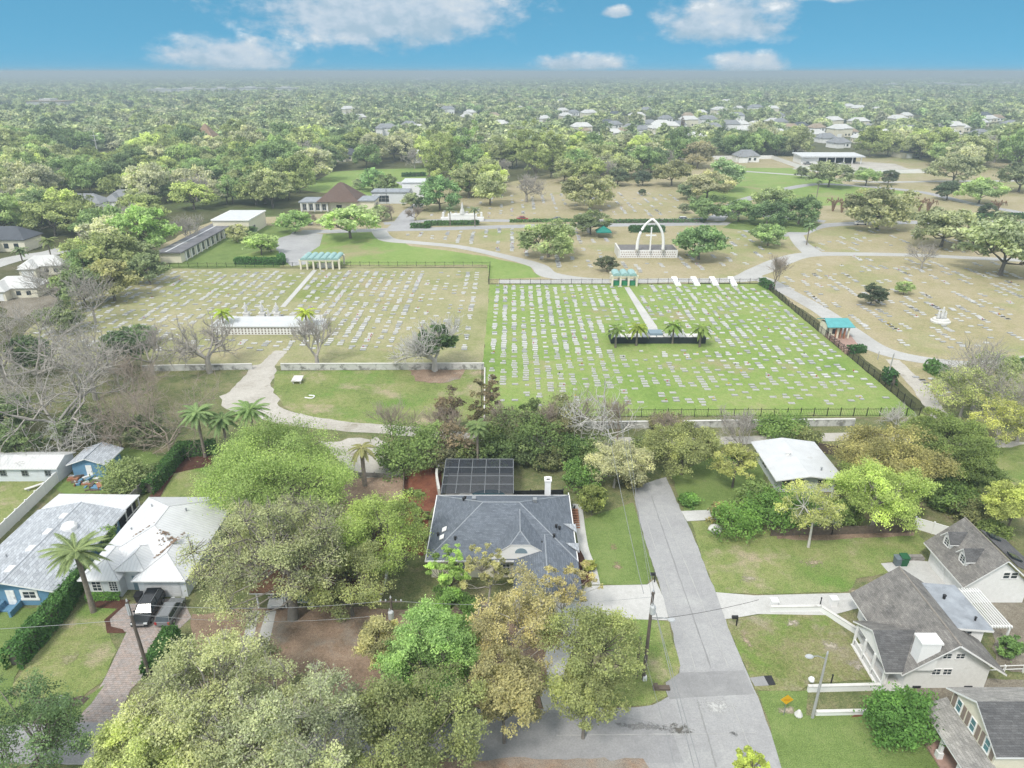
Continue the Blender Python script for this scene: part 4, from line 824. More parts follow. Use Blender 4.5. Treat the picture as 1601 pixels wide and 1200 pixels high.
# ------------------------------------------------------------ vehicles
m_tyre = M('tyre_rubber', (.02, .02, .02), .3, 6, .9); m_rim = M('alloy', (.5, .51, .53), .1, 6, .35, .7)
m_head = M('headlamp', (.75, .77, .78), .1, 8, .15); m_tail = M('tail_lamp', (.45, .03, .03), .2, 8, .3)
def paint(name, c): return M(name, c, .08, 3, .22, 0, .6)
def car(label, body, loc, rz, L=4.7, W=1.85, Ht=1.5, kind='wagon', cat='car', name='parked_car', parts=True, group=None):
    """car facing local -Y; profile lofted across the width"""
    o = thing(name, label, cat, loc, group, rz)
    hb = .72*Ht/1.5*1.0+.18
    lo = [(-.5, .32), (-.5, .62), (-.485, .78), (-.22, .60*Ht+.05), (.44, .60*Ht+.08), (.495, .62*Ht), (.5, .5), (.49, .32)]
    b = LMB(); prof = [(y*L, z) for y, z in lo]; n = len(prof); xs = (-W/2, -W/2+.09, W/2-.09, W/2); vs = []
    for k, x in enumerate(xs):
        e = 0 if k in (1, 2) else 1
        for y, z in prof: vs.append((x, y*(1-.025*e), z-(.05*e if z > .5 else -.04*e)))
    b.add(vs, [(k*n+i, k*n+(i+1) % n, (k+1)*n+(i+1) % n, (k+1)*n+i) for k in range(3) for i in range(n)]+[tuple(range(n-1, -1, -1)), tuple(3*n+i for i in range(n))])
    b.build('body', body, o, bevel=.05)
    tail = {'wagon': (.475, .40), 'suv': (.48, .42), 'sedan': (.40, .22), 'pickup': (.12, .06)}[kind]
    zb = .60*Ht+.03
    cab = [(-.24, zb), (-.10, Ht-.06), (tail[1], Ht-.02), (tail[0], zb+.03)]
    g = LMB(); vs = [(sx*(W/2-.1-(.16 if z > zb+.1 else 0)), y*L, z) for sx in (-1, 1) for y, z in cab]
    g.add(vs, [(3, 2, 1, 0), (4, 5, 6, 7)]+[(i, i+1, 5+i, 4+i) for i in range(3)]); g.build('window', m_glass, o)
    r = LMB(); x = W/2-.25
    r.add([(sx*x, y*L, Ht+dz) for dz in (-.03, .035) for sx in (-1, 1) for y in (-.105, tail[1]+.004)], [(0, 1, 3, 2), (4, 6, 7, 5), (0, 4, 5, 1), (2, 3, 7, 6), (0, 2, 6, 4), (1, 5, 7, 3)])
    for sx in (-1, 1):
        r.tube([(sx*(W/2-.1), -.235*L, zb), (sx*(x+.01), -.105*L, Ht)], .045, 5); r.tube([(sx*(W/2-.1), tail[0]*L*.995, zb+.03), (sx*(x+.01), tail[1]*L, Ht)], .05, 5); r.tube([(sx*(W/2-.09), .1*L, zb), (sx*(x+.01), .12*L, Ht)], .04, 5)
    r.build('roof', body, o)
    if not parts: 
        t = LMB()
        for sx in (-1, 1):
            for y in (-.31, .31): t.tube([(sx*(W/2-.2), y*L, .33), (sx*(W/2+.01), y*L, .33)], .33, 10)
        t.build('wheels', m_tyre, o); return o
    for sx in (-1, 1):
        for y in (-.31, .31):
            wh = LMB().tube([(sx*(W/2-.22), y*L, .34), (sx*(W/2+.01), y*L, .34)], .34, 16).build('wheel', m_tyre, o)
            LMB().tube([(sx*(W/2-.02), y*L, .34), (sx*(W/2+.025), y*L, .34)], .21, 12).build('rim', m_rim, wh)
        LMB().box(sx*(W/2-.3)-.2, sx*(W/2-.3)+.2, -.5*L-.03, -.485*L, .6, .78).build('headlight', m_head, o)
        LMB().box(sx*(W/2-.17)-.12, sx*(W/2-.17)+.12, .488*L, .503*L, .62, .95).build('tail_light', m_tail, o)
        LMB().box(sx*(W/2+.08)-.1, sx*(W/2+.08)+.1, -.2*L-.06, -.2*L+.06, zb, zb+.16).build('mirror', body, o)
    LMB().box(-.5, .5, -.503*L, -.49*L, .42, .68).build('grille', m_rim, o)
    LMB().box(-W/2+.1, W/2-.1, -.505*L, -.48*L, .3, .42).build('bumper', m_black, o)
    if kind in ('suv', 'wagon'):
        for sx in (-1, 1): LMB().tube([(sx*(x-.08), -.06*L, Ht+.08), (sx*(x-.08), .36*L, Ht+.08)], .025, 5).build('roof_rail', m_metal, o)
    return o
m_blackp, m_greyp, m_whitep, m_redp = paint('black_paint', (.018, .02, .024)), paint('graphite_paint', (.2, .21, .22)), paint('white_paint', (.75, .75, .75)), paint('red_paint', (.42, .03, .03))
x, y, _ = P(231, 962); car('black SUV parked nose-out on the paver driveway', m_blackp, (x, y+.4, .03), 0.06, 5.1, 2.0, 1.8, 'suv')
x, y, _ = P(262, 968); car('small silver-grey wagon parked beside the black SUV', m_greyp, (x+.2, y+.6, .03), PI+.02, 4.4, 1.8, 1.5, 'wagon')
x, y, _ = P(432, 950); car('white hatchback under the white carport', m_whitep, (x, y+1.6, .02), .05, 4.3, 1.8, 1.5, 'wagon')
for px, py, mt, lb, rz, kd in ((817, 344, m_redp, 'red car parked by the road below the palm grove', PI/2, 'sedan'), (873, 345, m_greyp, 'grey car on the cemetery road east of the red car', PI/2, 'sedan'),
                           (434, 352, m_redp, 'dark red car in the chapel car park', .3, 'sedan'), (1070, 346, m_whitep, 'white van parked near the arch monument', PI/2, 'wagon'),
                           (484, 350, m_whitep, 'white car beside the chapel wings', .4, 'sedan'), (1262, 257, m_greyp, 'grey pickup by the open depot', PI/2, 'pickup'),
                           (1316, 258, m_whitep, 'pale pickup in the sandy depot yard', PI/2, 'pickup'), (1240, 343, m_whitep, 'white car behind the round island trees', PI/2, 'sedan'), (1345, 351, m_whitep, 'white car under the wide tree by the cemetery road', PI/2, 'sedan'),
                           (125, 250, m_whitep, 'white truck at the west end of the truck yard', 1.4, 'pickup'), (150, 246, m_whitep, 'second white truck in the truck yard', 1.5, 'pickup'), (160, 255, m_greyp, 'grey truck in the truck yard', 1.3, 'pickup'), (200, 253, m_whitep, 'white truck at the east end of the truck yard', 1.6, 'pickup')):
    x, y, _ = P(px, py); car(lb, mt, (x, y, .03), rz, 5, 2, 1.6 if kd == 'sedan' else 2.0, kd, 'car', parts=False)

# ------------------------------------------------------------ street furniture
m_pole = M('weathered_pole', (.17, .14, .12), .25, 2, .9); m_polel = M('concrete_pole', (.44, .44, .43), .12, 2, .8); m_ins = M('porcelain', (.5, .52, .54), .1, 6, .3)
m_tank = M('transformer_grey', (.55, .57, .58), .08, 3, .5); m_cable = M('cable', (.30, .31, .32), .1, 4, .6); m_cabled = M('black_cable', (.05, .05, .05), .1, 4, .7)
def pole(label, base, top, r0=.19, r1=.13, mat=None, arm=0, tank=False, lamp=None, name='utility_pole', armz=.5, ang=0):
    bx, by = base; o = thing(name, label, 'pole', (bx, by, 0)); tx, ty, tz = top
    MB().tube([(bx, by, 0), ((bx+tx)/2, (by+ty)/2, tz/2), (tx, ty, tz)], [r0, (r0+r1)/2, r1], 10).build('shaft', mat or m_pole, o)
    if arm:
        ca, sa = math.cos(ang)*arm/2, math.sin(ang)*arm/2; z = tz-armz
        c_ = MB().bar((tx-ca, ty-sa, z), (tx+ca, ty+sa, z), .1, .12).build('crossarm', m_pole, o)
        for t in (-1, -.5, .5, 1): MB().lathe([(.05, 0), (.09, .06), (.05, .12), (.08, .18), (.03, .24)], (tx+ca*t*.95, ty+sa*t*.95, z+.12), 8).build('insulator', m_ins, c_)
    MB().lathe([(.05, 0), (.1, .08), (.05, .16), (.08, .24), (.02, .34)], (tx, ty, tz), 8).build('insulator', m_ins, o)
    if tank:
        MB().lathe([(.28, 0), (.3, .05), (.3, .85), (.22, .95), (.05, 1.0)], (tx-.0, ty-.5, tz-2.2), 12).build('transformer', m_tank, o)
        MB().lathe([(.06, 0), (.09, .1), (.05, .2), (.04, .3)], (tx-.12, ty-.5, tz-1.2), 8).build('bushing', m_ins, o)
    if lamp:
        dx, dy, lz = lamp; a = MB().tube([(tx, ty, lz), (tx+dx*.5, ty+dy*.5, lz+.35), (tx+dx, ty+dy, lz+.3)], .04, 6).build('lamp_arm', m_metal, o)
        MB().lathe([(.05, .12), (.22, .1), (.27, 0), (.2, -.1), (.05, -.14)], (tx+dx, ty+dy, lz+.28), 12, sx=1.5).build('lamp_head', m_ins, a)
    return o
def toppt(px, py, base):
    """height of a vertical pole at base whose tip shows at image row py"""
    v = (600-py)/F; k = (-SN+v*CS)/(CS+v*SN); return H+base[1]*k
B1 = P2(237, 1066); z1 = toppt(200, 940, B1); T1_ = (B1[0]-.25, B1[1], z1)
pole('weathered utility pole standing beside the paver driveway', B1, T1_, .2, .14, arm=0)
MB().box(T1_[0]-.15, T1_[0]+.15, T1_[1]-.14, T1_[1]-.1, z1-1.6, z1-.2).build('conduit', m_ins, [o for o in sc.objects if o.name == 'utility_pole'][0])
B2 = P2(1006, 1062); z2 = toppt(1022, 925, B2); T2_ = (B2[0]+.1, B2[1], z2)
pole('tall utility pole with transformer and lamp arm beside the main street', B2, T2_, .2, .14, tank=True, lamp=(1.9, -.6, z2-3.2))
B3 = P2(1000, 1061); B3 = (B3[0]-.3, B3[1]+.15); z3 = toppt(1005, 998, B3)
pole('short wooden stub pole next to the transformer pole', B3, (B3[0], B3[1], z3), .16, .13)
B4 = (-12.4, 57.5); z4 = toppt(585, 935, B4); T4_ = (B4[0], B4[1], z4); pole('crossarm pole with a white transformer among the front trees', B4, T4_, .18, .13, arm=2.2, tank=True)
B5 = P2(1270, 1122); z5 = toppt(1283, 1022, B5); T5_ = (B5[0]+.0, B5[1], z5); pole('slim grey concrete pole on the corner lawn', B5, T5_, .15, .09, m_polel, lamp=(-1.6, 0, z5-.6), name='lamp_post')
B6 = P2(985, 1215); z6 = 10.5; T6_ = (B6[0], B6[1], z6)
B7 = P2(1385, 598); T7_ = (B7[0]+.3, B7[1], toppt(1396, 553, B7)); pole('grey pole by the diagonal cemetery fence', B7, T7_, .16, .11, m_polel)
B8 = P2(1372, 562); pole('small thin pole beside the east lane', B8, (*B8, toppt(1375, 550, B8)), .1, .08, m_polel)
B9 = P2(942, 672); pole('dark pole in front of the stained wall', B9, (*B9, toppt(940, 645, B9)), .14, .12, m_cabled)
B10 = P2(1590, 735); pole('pole at the edge of the shady yard', (B10[0]+4, B10[1]), (B10[0]+4, B10[1], 9), .17, .13, arm=2)
B11 = P2(605, 318); pole('lamp post by the chapel lawn', B11, (*B11, 7), .12, .1, m_black, name='lamp_post')
def wire(a, b_, sag, label, r=.025, mat=None):
    pts = [(a[0]+(b_[0]-a[0])*t, a[1]+(b_[1]-a[1])*t, a[2]+(b_[2]-a[2])*t-4*sag*t*(1-t)) for t in [i/16 for i in range(17)]]
    one(MB().tube(pts, r, 4), 'power_line', mat or m_cable, label, 'cable', a)
far = (2.0, 92, 9.5)
wire((T2_[0]-.9, T2_[1], z2-.2), (P(945, 735)[0], 101, 9.2), .8, 'power line running from the transformer pole over the roadside lawn', .03)
wire((T2_[0]+.2, T2_[1], z2-.3), (P(968, 735)[0], 101, 9.0), .9, 'power line beside the main street kerb', .025)
wire((T2_[0]+.0, T2_[1], z2-1.1), (P(980, 740)[0], 99, 8.2), 1.0, 'lowest power line along the roadside lawn', .02)
wire((T2_[0]-.2, T2_[1], z2-.1), (T2_[0]-.4, 20, z2), .6, 'power line crossing the street junction toward the viewer', .028)
wire((T2_[0]+.5, T2_[1], z2-2.6), (T2_[0]+1.1, 20, z2-2), .6, 'second power line crossing the street junction', .025)
wire((B3[0], B3[1], z3), (B3[0]+1.2, 20, z3+1), .4, 'guy cable from the stub pole across the junction', .02)
wire((T2_[0], T2_[1], z2-3.4), (P(1145, 1008)[0]+2, P(1145, 1008)[1], 6.2), .3, 'dark service cable over the main street', .03, m_cabled)
wire((T1_[0], T1_[1], z1-.3), (T4_[0]-1, T4_[1], z4-.4), .7, 'power line from the driveway pole to the crossarm pole', .025)
wire((T1_[0], T1_[1], z1-1.5), (T4_[0]-1, T4_[1], z4-2.2), .9, 'lower power line between the driveway pole and the crossarm pole', .022)
wire((T4_[0]+1, T4_[1], z4-.4), (T2_[0], T2_[1], z2-.6), .7, 'power line from the crossarm pole to the transformer pole', .022)
wire((T1_[0], T1_[1], z1-2.2), (-75, 51, z1-1.5), .6, 'power line going west from the driveway pole', .028)
wire((P(1525, 655)[0], 118, 8), (B10[0]+3.4, B10[1], 8.6), .5, 'power line over the eastern trees', .03)
wire((P(1525, 650)[0], 120, 8), (B10[0]+4.6, B10[1], 8.7), .5, 'twin power line over the eastern trees', .03)
# signs, mailboxes, bins
x, y, _ = P(1225, 1118); o = thing('warning_sign', 'yellow diamond warning sign on a thin post by the street', 'road sign', (x, y, 0)); m_yel = M('sign_yellow', (.75, .42, .02), .06, 5, .5)
MB().box(x-.03, x+.03, y-.03, y+.03, 0, 2.2).build('post', m_metal, o); d = MB(); k = .62
d.add([(x-k, y-.05, 2.1), (x, y-.05, 2.1-k), (x+k, y-.05, 2.1), (x, y-.05, 2.1+k), (x-k, y-.03, 2.1), (x, y-.03, 2.1-k), (x+k, y-.03, 2.1), (x, y-.03, 2.1+k)], [(0, 1, 2, 3), (7, 6, 5, 4), (0, 4, 5, 1), (1, 5, 6, 2), (2, 6, 7, 3), (3, 7, 4, 0)])
pl = d.build('panel', m_yel, o); MB().box(x-.28, x+.28, y-.058, y-.052, 2.02, 2.12).build('symbol', M('sign_orange', (.55, .2, .01), .1, 6, .5), pl)
def mailbox(px, py, label, mat):
    x, y, _ = P(px, py); o = thing('mailbox', label, 'mailbox', (x, y, 0)); MB().box(x-.06, x+.06, y-.06, y+.06, 0, 1.25).build('post', mat, o)
    q = MB(); pr = [(-.16, 0), (.16, 0), (.16, .22), (.1, .33), (-.1, .33), (-.16, .22)]
    q.add([(x+dx, y+a, 1.1+z) for dx in (-.62, .05) for a, z in pr], [tuple(range(5, -1, -1)), tuple(range(6, 12))]+[(i, (i+1) % 6, 6+(i+1) % 6, 6+i) for i in range(6)]); q.build('box', mat, o)
mailbox(1151, 978, 'black mailbox on a post beside the east driveway', m_black); mailbox(1023, 910, 'black mailbox on the roadside lawn by the driveway', m_black)
for px, py, lb in ((1357, 951, 'dark bollard post at the bend of the white wall'), (1298, 1073, 'dark post on the low white garden wall')):
    x, y, _ = P(px-76 if px > 1340 else px, py); one(MB().tube([(x, y, 0), (x, y, 1.5)], [.07, .06], 8).lathe([(.09, 1.5), (.09, 1.6), (.02, 1.65)], (x, y, 0), 8), 'bollard', m_black, lb, 'bollard', (x, y, 0))
m_bing, m_bingr = M('green_bin_plastic', (.02, .12, .05), .15, 3, .5), M('grey_bin_plastic', (.16, .2, .23), .15, 3, .5)
def bin_(px, py, label, mat, s=1.0):
    x, y, _ = P(px, py); o = thing('wheelie_bin', label, 'bin', (x, y, 0)); b_ = MB(); w0, w1 = .3*s, .38*s
    b_.add([(x+a*w, y+c_*w, z) for w, z in ((w0, .08), (w1, 1.05*s)) for a, c_ in ((-1, -1), (1, -1), (1, 1), (-1, 1))], [(3, 2, 1, 0), (4, 5, 6, 7), (0, 1, 5, 4), (1, 2, 6, 5), (2, 3, 7, 6), (3, 0, 4, 7)]); b_.build('tub', mat, o)
    MB().slab([(x-.42*s, y-.45*s, 1.1*s), (x+.42*s, y-.45*s, 1.1*s), (x+.42*s, y+.42*s, 1.2*s), (x-.42*s, y+.42*s, 1.2*s)], .06).build('lid', mat, o)
    for sx in (-1, 1): MB().tube([(x+sx*.28*s-.03, y+.3*s, .12), (x+sx*.28*s+.03, y+.3*s, .12)], .12, 10).build('wheel', m_tyre, o)
bin_(1411, 883, 'green wheelie bin at the edge of the garage apron', m_bing, 1.25); bin_(1402, 883, 'blue-grey wheelie bin beside the green one', m_bingr, 1.1); bin_(219, 940, 'black wheelie bin by the metal-roofed garage', m_black)
x, y, _ = P(1430, 874); one(MB().box(x-1.1, x+1.1, y-.3, y+.3, 0, .35).box(x-.9, x+.9, y-.25, y+.25, .35, .6), 'board_pile', m_woodg, 'pale pile of boards beside the wheelie bins', 'board pile', (x, y, 0))
# junk by the blue cottage
for i in range(26):
    x, y, _ = P(rnd.uniform(112, 158), rnd.uniform(744, 768)); s = rnd.uniform(.25, .9); an = rnd.uniform(0, PI); hh = rnd.uniform(.1, .55)
    mt, nm, w_ = rnd.choice(((m_woodg, 'grey scrap board', 'board'), (m_wood, 'brown scrap plank', 'plank'), (m_trim, 'white junk sheet', 'sheet'), (m_pump, 'rusty scrap piece', 'scrap'), (m_bluew, 'blue junk sheet', 'sheet')))
    a, c_ = Vector((math.cos(an), math.sin(an), 0))*s, Vector((-math.sin(an), math.cos(an), 0))*s*rnd.uniform(.2, .6); p_ = Vector((x, y, 0))
    vs = [p_-a-c_, p_+a-c_, p_+a+c_, p_-a+c_]; tl = rnd.uniform(0, .4); up = [v+Vector((0, 0, hh*(1 if k < 2 else 1-tl))) for k, v in enumerate(vs)]
    one(MB().add(vs+up, [(3, 2, 1, 0), (4, 5, 6, 7), (0, 1, 5, 4), (1, 2, 6, 5), (2, 3, 7, 6), (3, 0, 4, 7)]), 'scrap_'+w_, mt, nm+' in the junk heap before the blue cottage door', 'junk', (x, y, 0), 'junk heaped before the blue cottage')
x, y, _ = P(60, 762); o = thing('garden_bench', 'pale bench on the lawn beside the white vinyl fence', 'bench', (x, y, 0)); MB().bar((x-1.2, y-1.2, .42), (x+1.2, y+1.2, .42), .5, .07).build('seat', m_stone, o)
for t in (-.9, .9): MB().box(x+t-.1, x+t+.1, y+t-.1, y+t+.1, 0, .42).build('leg', m_stone, o)
# small lawn things in front of the sand track
x, y, _ = P(466, 597); o = thing('stone_table', 'white slab table tilted on the lower lawn', 'table', (x, y, 0)); MB().slab([(x-1, y-1.2, .75), (x+1, y-1.2, .75), (x+.9, y+1.2, .95), (x-1, y+1.2, .95)], .15).build('top', m_stone, o)
for dx, dy in ((-.7, -.8), (.7, -.8), (-.7, .8), (.7, .8)): MB().box(x+dx-.1, x+dx+.1, y+dy-.1, y+dy+.1, 0, .7).build('leg', m_stone, o)
x, y, _ = P(484, 621); one(MB().tube(smooth([(x-.8, y-.3, .12), (x+.6, y-.6, .12), (x+.8, y+.5, .12), (x-.3, y+.7, .12)], 4), .12, 6), 'white_hoop', m_trim, 'bent white pipe left on the lower lawn', 'pipe', (x, y, 0))
x, y, _ = P(101, 1104); o = thing('garden_figure', 'small white and green lawn figure by the ditch', 'figure', (x, y, 0)); MB().lathe([(.05, 0), (.38, .05), (.42, .5), (.3, .9), (.05, 1.0)], (x, y, 0), 10).build('body', M('pale_green_paint', (.35, .5, .45), .2, 5), o)
MB().blob((x-.1, y, 1.15), .25, 0, 1, 2).build('head', m_trim, o); MB().box(x-.7, x-.35, y-.2, y+.2, 0, .6).build('crate', m_black, o)
x, y, _ = P(1248, 1119); one(MB().lathe([(.02, 0), (.35, .02), (.4, .2), (.25, .5), (.12, .75), (.02, .8)], (x, y, 0), 10), 'hydrant', m_stone, 'squat pale hydrant near the concrete pole', 'hydrant', (x, y, 0))
x, y, _ = P(1036, 1077); one(MB().box(x-1, x+.7, y-.25, y+.25, 0, .3).box(x-.9, x-.5, y-.3, y+.3, .3, .55), 'log_pile', m_wood, 'short brown log pile at the street corner', 'logs', (x, y, 0))
x, y, _ = P(1007, 1060); one(MB().box(x-.2, x+.2, y-.45, y-.1, 0, .6), 'meter_box', m_trim, 'small white box at the foot of the transformer pole', 'box', (x, y, 0), bevel=.03)
x, y, _ = P(1348, 1149)
x, y, _ = P(1118, 830); one(MB().blob((x, y, .35), .95, 0, .5, 4, 12, 7), 'pale_boulder', m_stone, 'pale boulder at the end of the bush row', 'boulder', (x, y, 0), smooth=True)
# fences of the back gardens
def panel_fence(px, hh, mat, pmat, label, name='fence', step=2.4, t=.06, capm=True):
    pts = [P2(*p) for p in px]; o = thing(name, label, 'fence', (*pts[0], 0)); pn = MB()
    for a, c_ in zip(pts, pts[1:]):
        d = Vector(c_)-Vector(a); n = max(1, round(d.length/step))
        pn.bar((*a, .05), (*c_, .05), t, hh-.1); pn.bar((*a, hh-.08), (*c_, hh-.08), t+.06, .08)
        for i in range(n+1): q = Vector(a)+d*i/n; MB().box(q.x-.07, q.x+.07, q.y-.07, q.y+.07, 0, hh+.1).box(q.x-.1, q.x+.1, q.y-.1, q.y+.1, hh+.1, hh+.15).build('post', pmat, o)
    pn.build('panel', mat, o); return o
panel_fence([(-20, 862), (112, 734)], 1.8, m_trim, m_trim, 'white vinyl fence running down to the blue cottage')
panel_fence([(176, 818), (287, 704)], 1.6, m_woodg, m_woodg, 'grey board fence between the blue ranch and the metal-roofed house')
panel_fence([(287, 704), (335, 700)], 1.6, m_wood, m_wood, 'brown board fence behind the back garden palms')
panel_fence([(631, 862), (632, 745)], 1.2, m_wood, m_wood, 'thin wooden fence along the red mulch bed')
panel_fence([(1428, 826), (1486, 843)], 1.8, m_trim, m_trim, 'white panel fence next to the dormer garage')
panel_fence([(1205, 838), (1300, 836), (1428, 832)], 1.3, m_wood, m_wood, 'brown plank fence behind the two slim trunks')
panel_fence([(1278, 708), (1318, 712)], 1.8, m_wood, m_wood, 'brown board fence beside the white-roofed house')
panel_fence([(804, 779), (880, 777)], 1.3, m_black, m_black, 'low dark mesh fence behind the charcoal-roofed house')
panel_fence([(560, 745), (612, 747)], .8, m_woodg, m_woodg, 'low grey timber edging by the drooping palm', step=3)
x, y, _ = P(1575, 1050); o = thing('deck_rail', 'white railing around the deck behind the chimney house', 'railing', (x, y, 0))
for z in (.4, .9): MB().bar((x-2.5, y-.2, z), (x+4, y+.1, z), .06, .06).build('rail', m_trim, o)
for t in (-2.5, -.5, 1.5, 3.9): MB().box(x+t-.05, x+t+.05, y-.2, y, 0, 1).build('post', m_trim, o)
# ------------------------------------------------------------ cemetery structures
def iron_fence(pts, hh, label, gap=.35, step=3.0, skip=None):
    o = thing('iron_fence', label, 'fence', (*pts[0], 0)); pk = MB(); first = None; npost = 0
    for a, c_ in zip(pts, pts[1:]):
        a, c_ = Vector(a), Vector(c_); d = c_-a; n = int(d.length/gap)
        pk.bar((*a, hh-.2), (*c_, hh-.2), .05, .06); pk.bar((*a, .15), (*c_, .15), .05, .06)
        for i in range(n): q = a+d*(i+.5)/n; pk.box(q.x-.011, q.x+.011, q.y-.011, q.y+.011, .05, hh)
        for i in range(int(d.length/step)+1):
            q = a+d*min(1, i*step/d.length); npost += 1
            if npost > 95: break
            if first is None: first = MB().box(q.x-.05, q.x+.05, q.y-.05, q.y+.05, 0, hh+.15).build('post', m_black, o); q0 = q
            else: copy_tree(first, (q.x-q0.x, q.y-q0.y, 0), None, o)
    pk.build('picket_panel', m_black, o); return o
xc0, xc1 = P2(957, 443)[0], P2(996, 443)[0]
iron_fence([(-6.6, 202), (xc0, 202)], 1.6, 'black iron fence along the north edge of the green section'); iron_fence([(xc1, 202.3), (73.3, 202.5)], 1.6, 'black iron fence by the white slanted slabs')
iron_fence([(73.3, 202.5), (73.7, 117)], 1.7, 'long black iron fence beside the east lane', .25, 2.4); iron_fence([(73.7, 115.2), (6, 114.6)], 1.6, 'black iron fence on top of the stained wall', .3, 2.4)
iron_fence([(-124, 221.5), P2(466, 417)], 1.5, 'green-black iron fence behind the old section'); iron_fence([P2(534, 416), (-7, 223), (-6.9, 202)], 1.5, 'black iron fence round the bright lawn corner'); iron_fence([(-6.3, 138), (-5.6, 117)], 1.2, 'thin iron fence down the lower lawn edge')
# gateways with barrel awnings
def awnings(label, x0, x1, y, n, hh, dep, mat, axis='Y', colm=None, name='gate_pavilion'):
    o = thing(name, label, 'pavilion', ((x0+x1)/2, y, 0)); w_ = (x1-x0)/n
    for i in range(n+1): MB().box(x0+i*w_-.25, x0+i*w_+.25, y-.25, y+.25, 0, hh).box(x0+i*w_-.25, x0+i*w_+.25, y+dep-.25, y+dep+.25, 0, hh).build('column', colm or m_cream, o)
    MB().box(x0-.4, x1+.4, y-.35, y+.35, hh, hh+.45).build('beam', m_cream, o); MB().box(x0-.4, x1+.4, y+dep-.35, y+dep+.35, hh, hh+.45).build('beam', m_cream, o)
    for i in range(n):
        a = x0+i*w_+.06; c_ = x0+(i+1)*w_-.06; r = (c_-a)/2; q = MB(); N = 8
        vs = [((a+c_)/2-r*math.cos(PI*k/N), yy, hh+.45+r*.75*math.sin(PI*k/N)) for yy in (y-.5, y+dep+.5) for k in range(N+1)]
        q.add(vs, [(k, k+1, N+2+k, N+1+k) for k in range(N)]+[tuple(range(N, -1, -1)), tuple(N+1+k for k in range(N+1))]); q.build('awning', mat, o, smooth=False)
    return o
x0, y0, _ = P(471, 421); x1 = P(531, 421)[0]; o = awnings('pavilion with six pale teal barrel awnings at the head of the west path', x0, x1, y0, 6, 2.7, 7, m_teall); MB().box(x0+4.5, x0+9.5, y0+2, y0+2.4, 0, 1.6).build('altar_wall', m_trim, o)
x0, y0, _ = P(957, 447); x1 = P(995, 447)[0]; o = awnings('gateway with three domed pale green awnings at the green section', x0, x1, y0, 3, 2.7, 4, m_teall); MB().box(x0+.3, x1-.3, y0+.6, y0+.8, 0, 1.5).build('green_panel', M('green_panel_paint', (.05, .3, .16), .1, 3), o)
# east pavilion with a turquoise roof
x0, y0, _ = P(1296, 530); x1 = P(1327, 530)[0]
o = thing('roadside_pavilion', 'cream pavilion with a turquoise roof beside the east lane', 'pavilion', (x0, y0, 0))
MB().box(x0-.3, x1, y0+4.8, y0+5.2, 0, 3).box(x0-.3, x0, y0+1.5, y0+4.8, 0, 3).box(x0, x0+2.2, y0+.4, y0+.7, 0, 2.9).build('wall', m_cream, o)
for t in (0.35, .6, .8, 1): MB().box(x0+(x1-x0)*t-.3, x0+(x1-x0)*t, y0+.2, y0+.6, 0, 3).build('column', m_pump if t < .9 else m_cream, o)
MB().slab([(x0-1, y0-.5, 3.1), (x1+.8, y0-.5, 3.1), (x1+.3, y0+3, 4.2), (x0-.5, y0+3, 4.2)], .15).slab([(x0-.5, y0+3.001, 4.2), (x1+.3, y0+3.001, 4.2), (x1+.8, y0+6, 3.1), (x0-1, y0+6, 3.1)], .15).build('roof', m_teal, o)
window(o, 'S', y0+.4, x0+.7, x0+1.6, 1.3, 2.3, 2, 2, m_black)
psheet('pavilion_terrace', [(1286, 524), (1330, 524), (1347, 547), (1320, 551)], m_brick, Z6)
for i in range(9):
    x, y, _ = P(1291+i*4, 524+i*3.6); 
    bp = one(MB().box(x-.35, x+.35, y-.35, y+.35, 0, .9).box(x-.45, x+.45, y-.45, y+.45, .9, 1.0), 'terrace_pier', m_brick, 'pinkish brick pier edging the turquoise pavilion terrace', 'pier', (x, y, 0), 'brick piers of the pavilion terrace')
# columbarium in the old section
x0, y0, _ = P(345, 523); x1 = P(474, 523)[0]; o = thing('columbarium', 'long white niche wall with a flat roof in the old section', 'columbarium', (x0, y0, 0))
MB().box(x0, x1, y0, y0+7, 0, 2.0).box(x1, x1+4, y0+3, y0+7, 0, 1.4).box(x0-3, x0, y0+2, y0+7, 0, 1.4).build('wall', m_trim, o); MB().box(x0-.3, x1+.3, y0-.3, y0+7.3, 2.0, 2.15).build('roof', m_wflat, o); MB().box(x1, x1+4.2, y0+2.8, y0+7.2, 1.4, 1.55).box(x0-3.2, x0, y0+1.8, y0+7.2, 1.4, 1.55).build('wing_roof', m_wflat, o)
first = None
for i in range(22):
    for j in range(3):
        xx = x0+1.2+i*(x1-x0-2.4)/22; a = (xx, y0-.03, .2+j*.58)
        if first is None: first = MB().box(xx, xx+.34, y0-.035, y0, .2, .5).build('niche', M('bronze_niche', (.2, .14, .11), .3, 5, .6), o); f0 = a
        else: copy_tree(first, (a[0]-f0[0], 0, a[2]-f0[2]), None, o)
psheet('columbarium_terrace', [(335, 523), (350, 496), (505, 492), (498, 523)], m_conc, Z4)
m_statue = M('white_marble', (.7, .7, .69), .08, 4, .6)
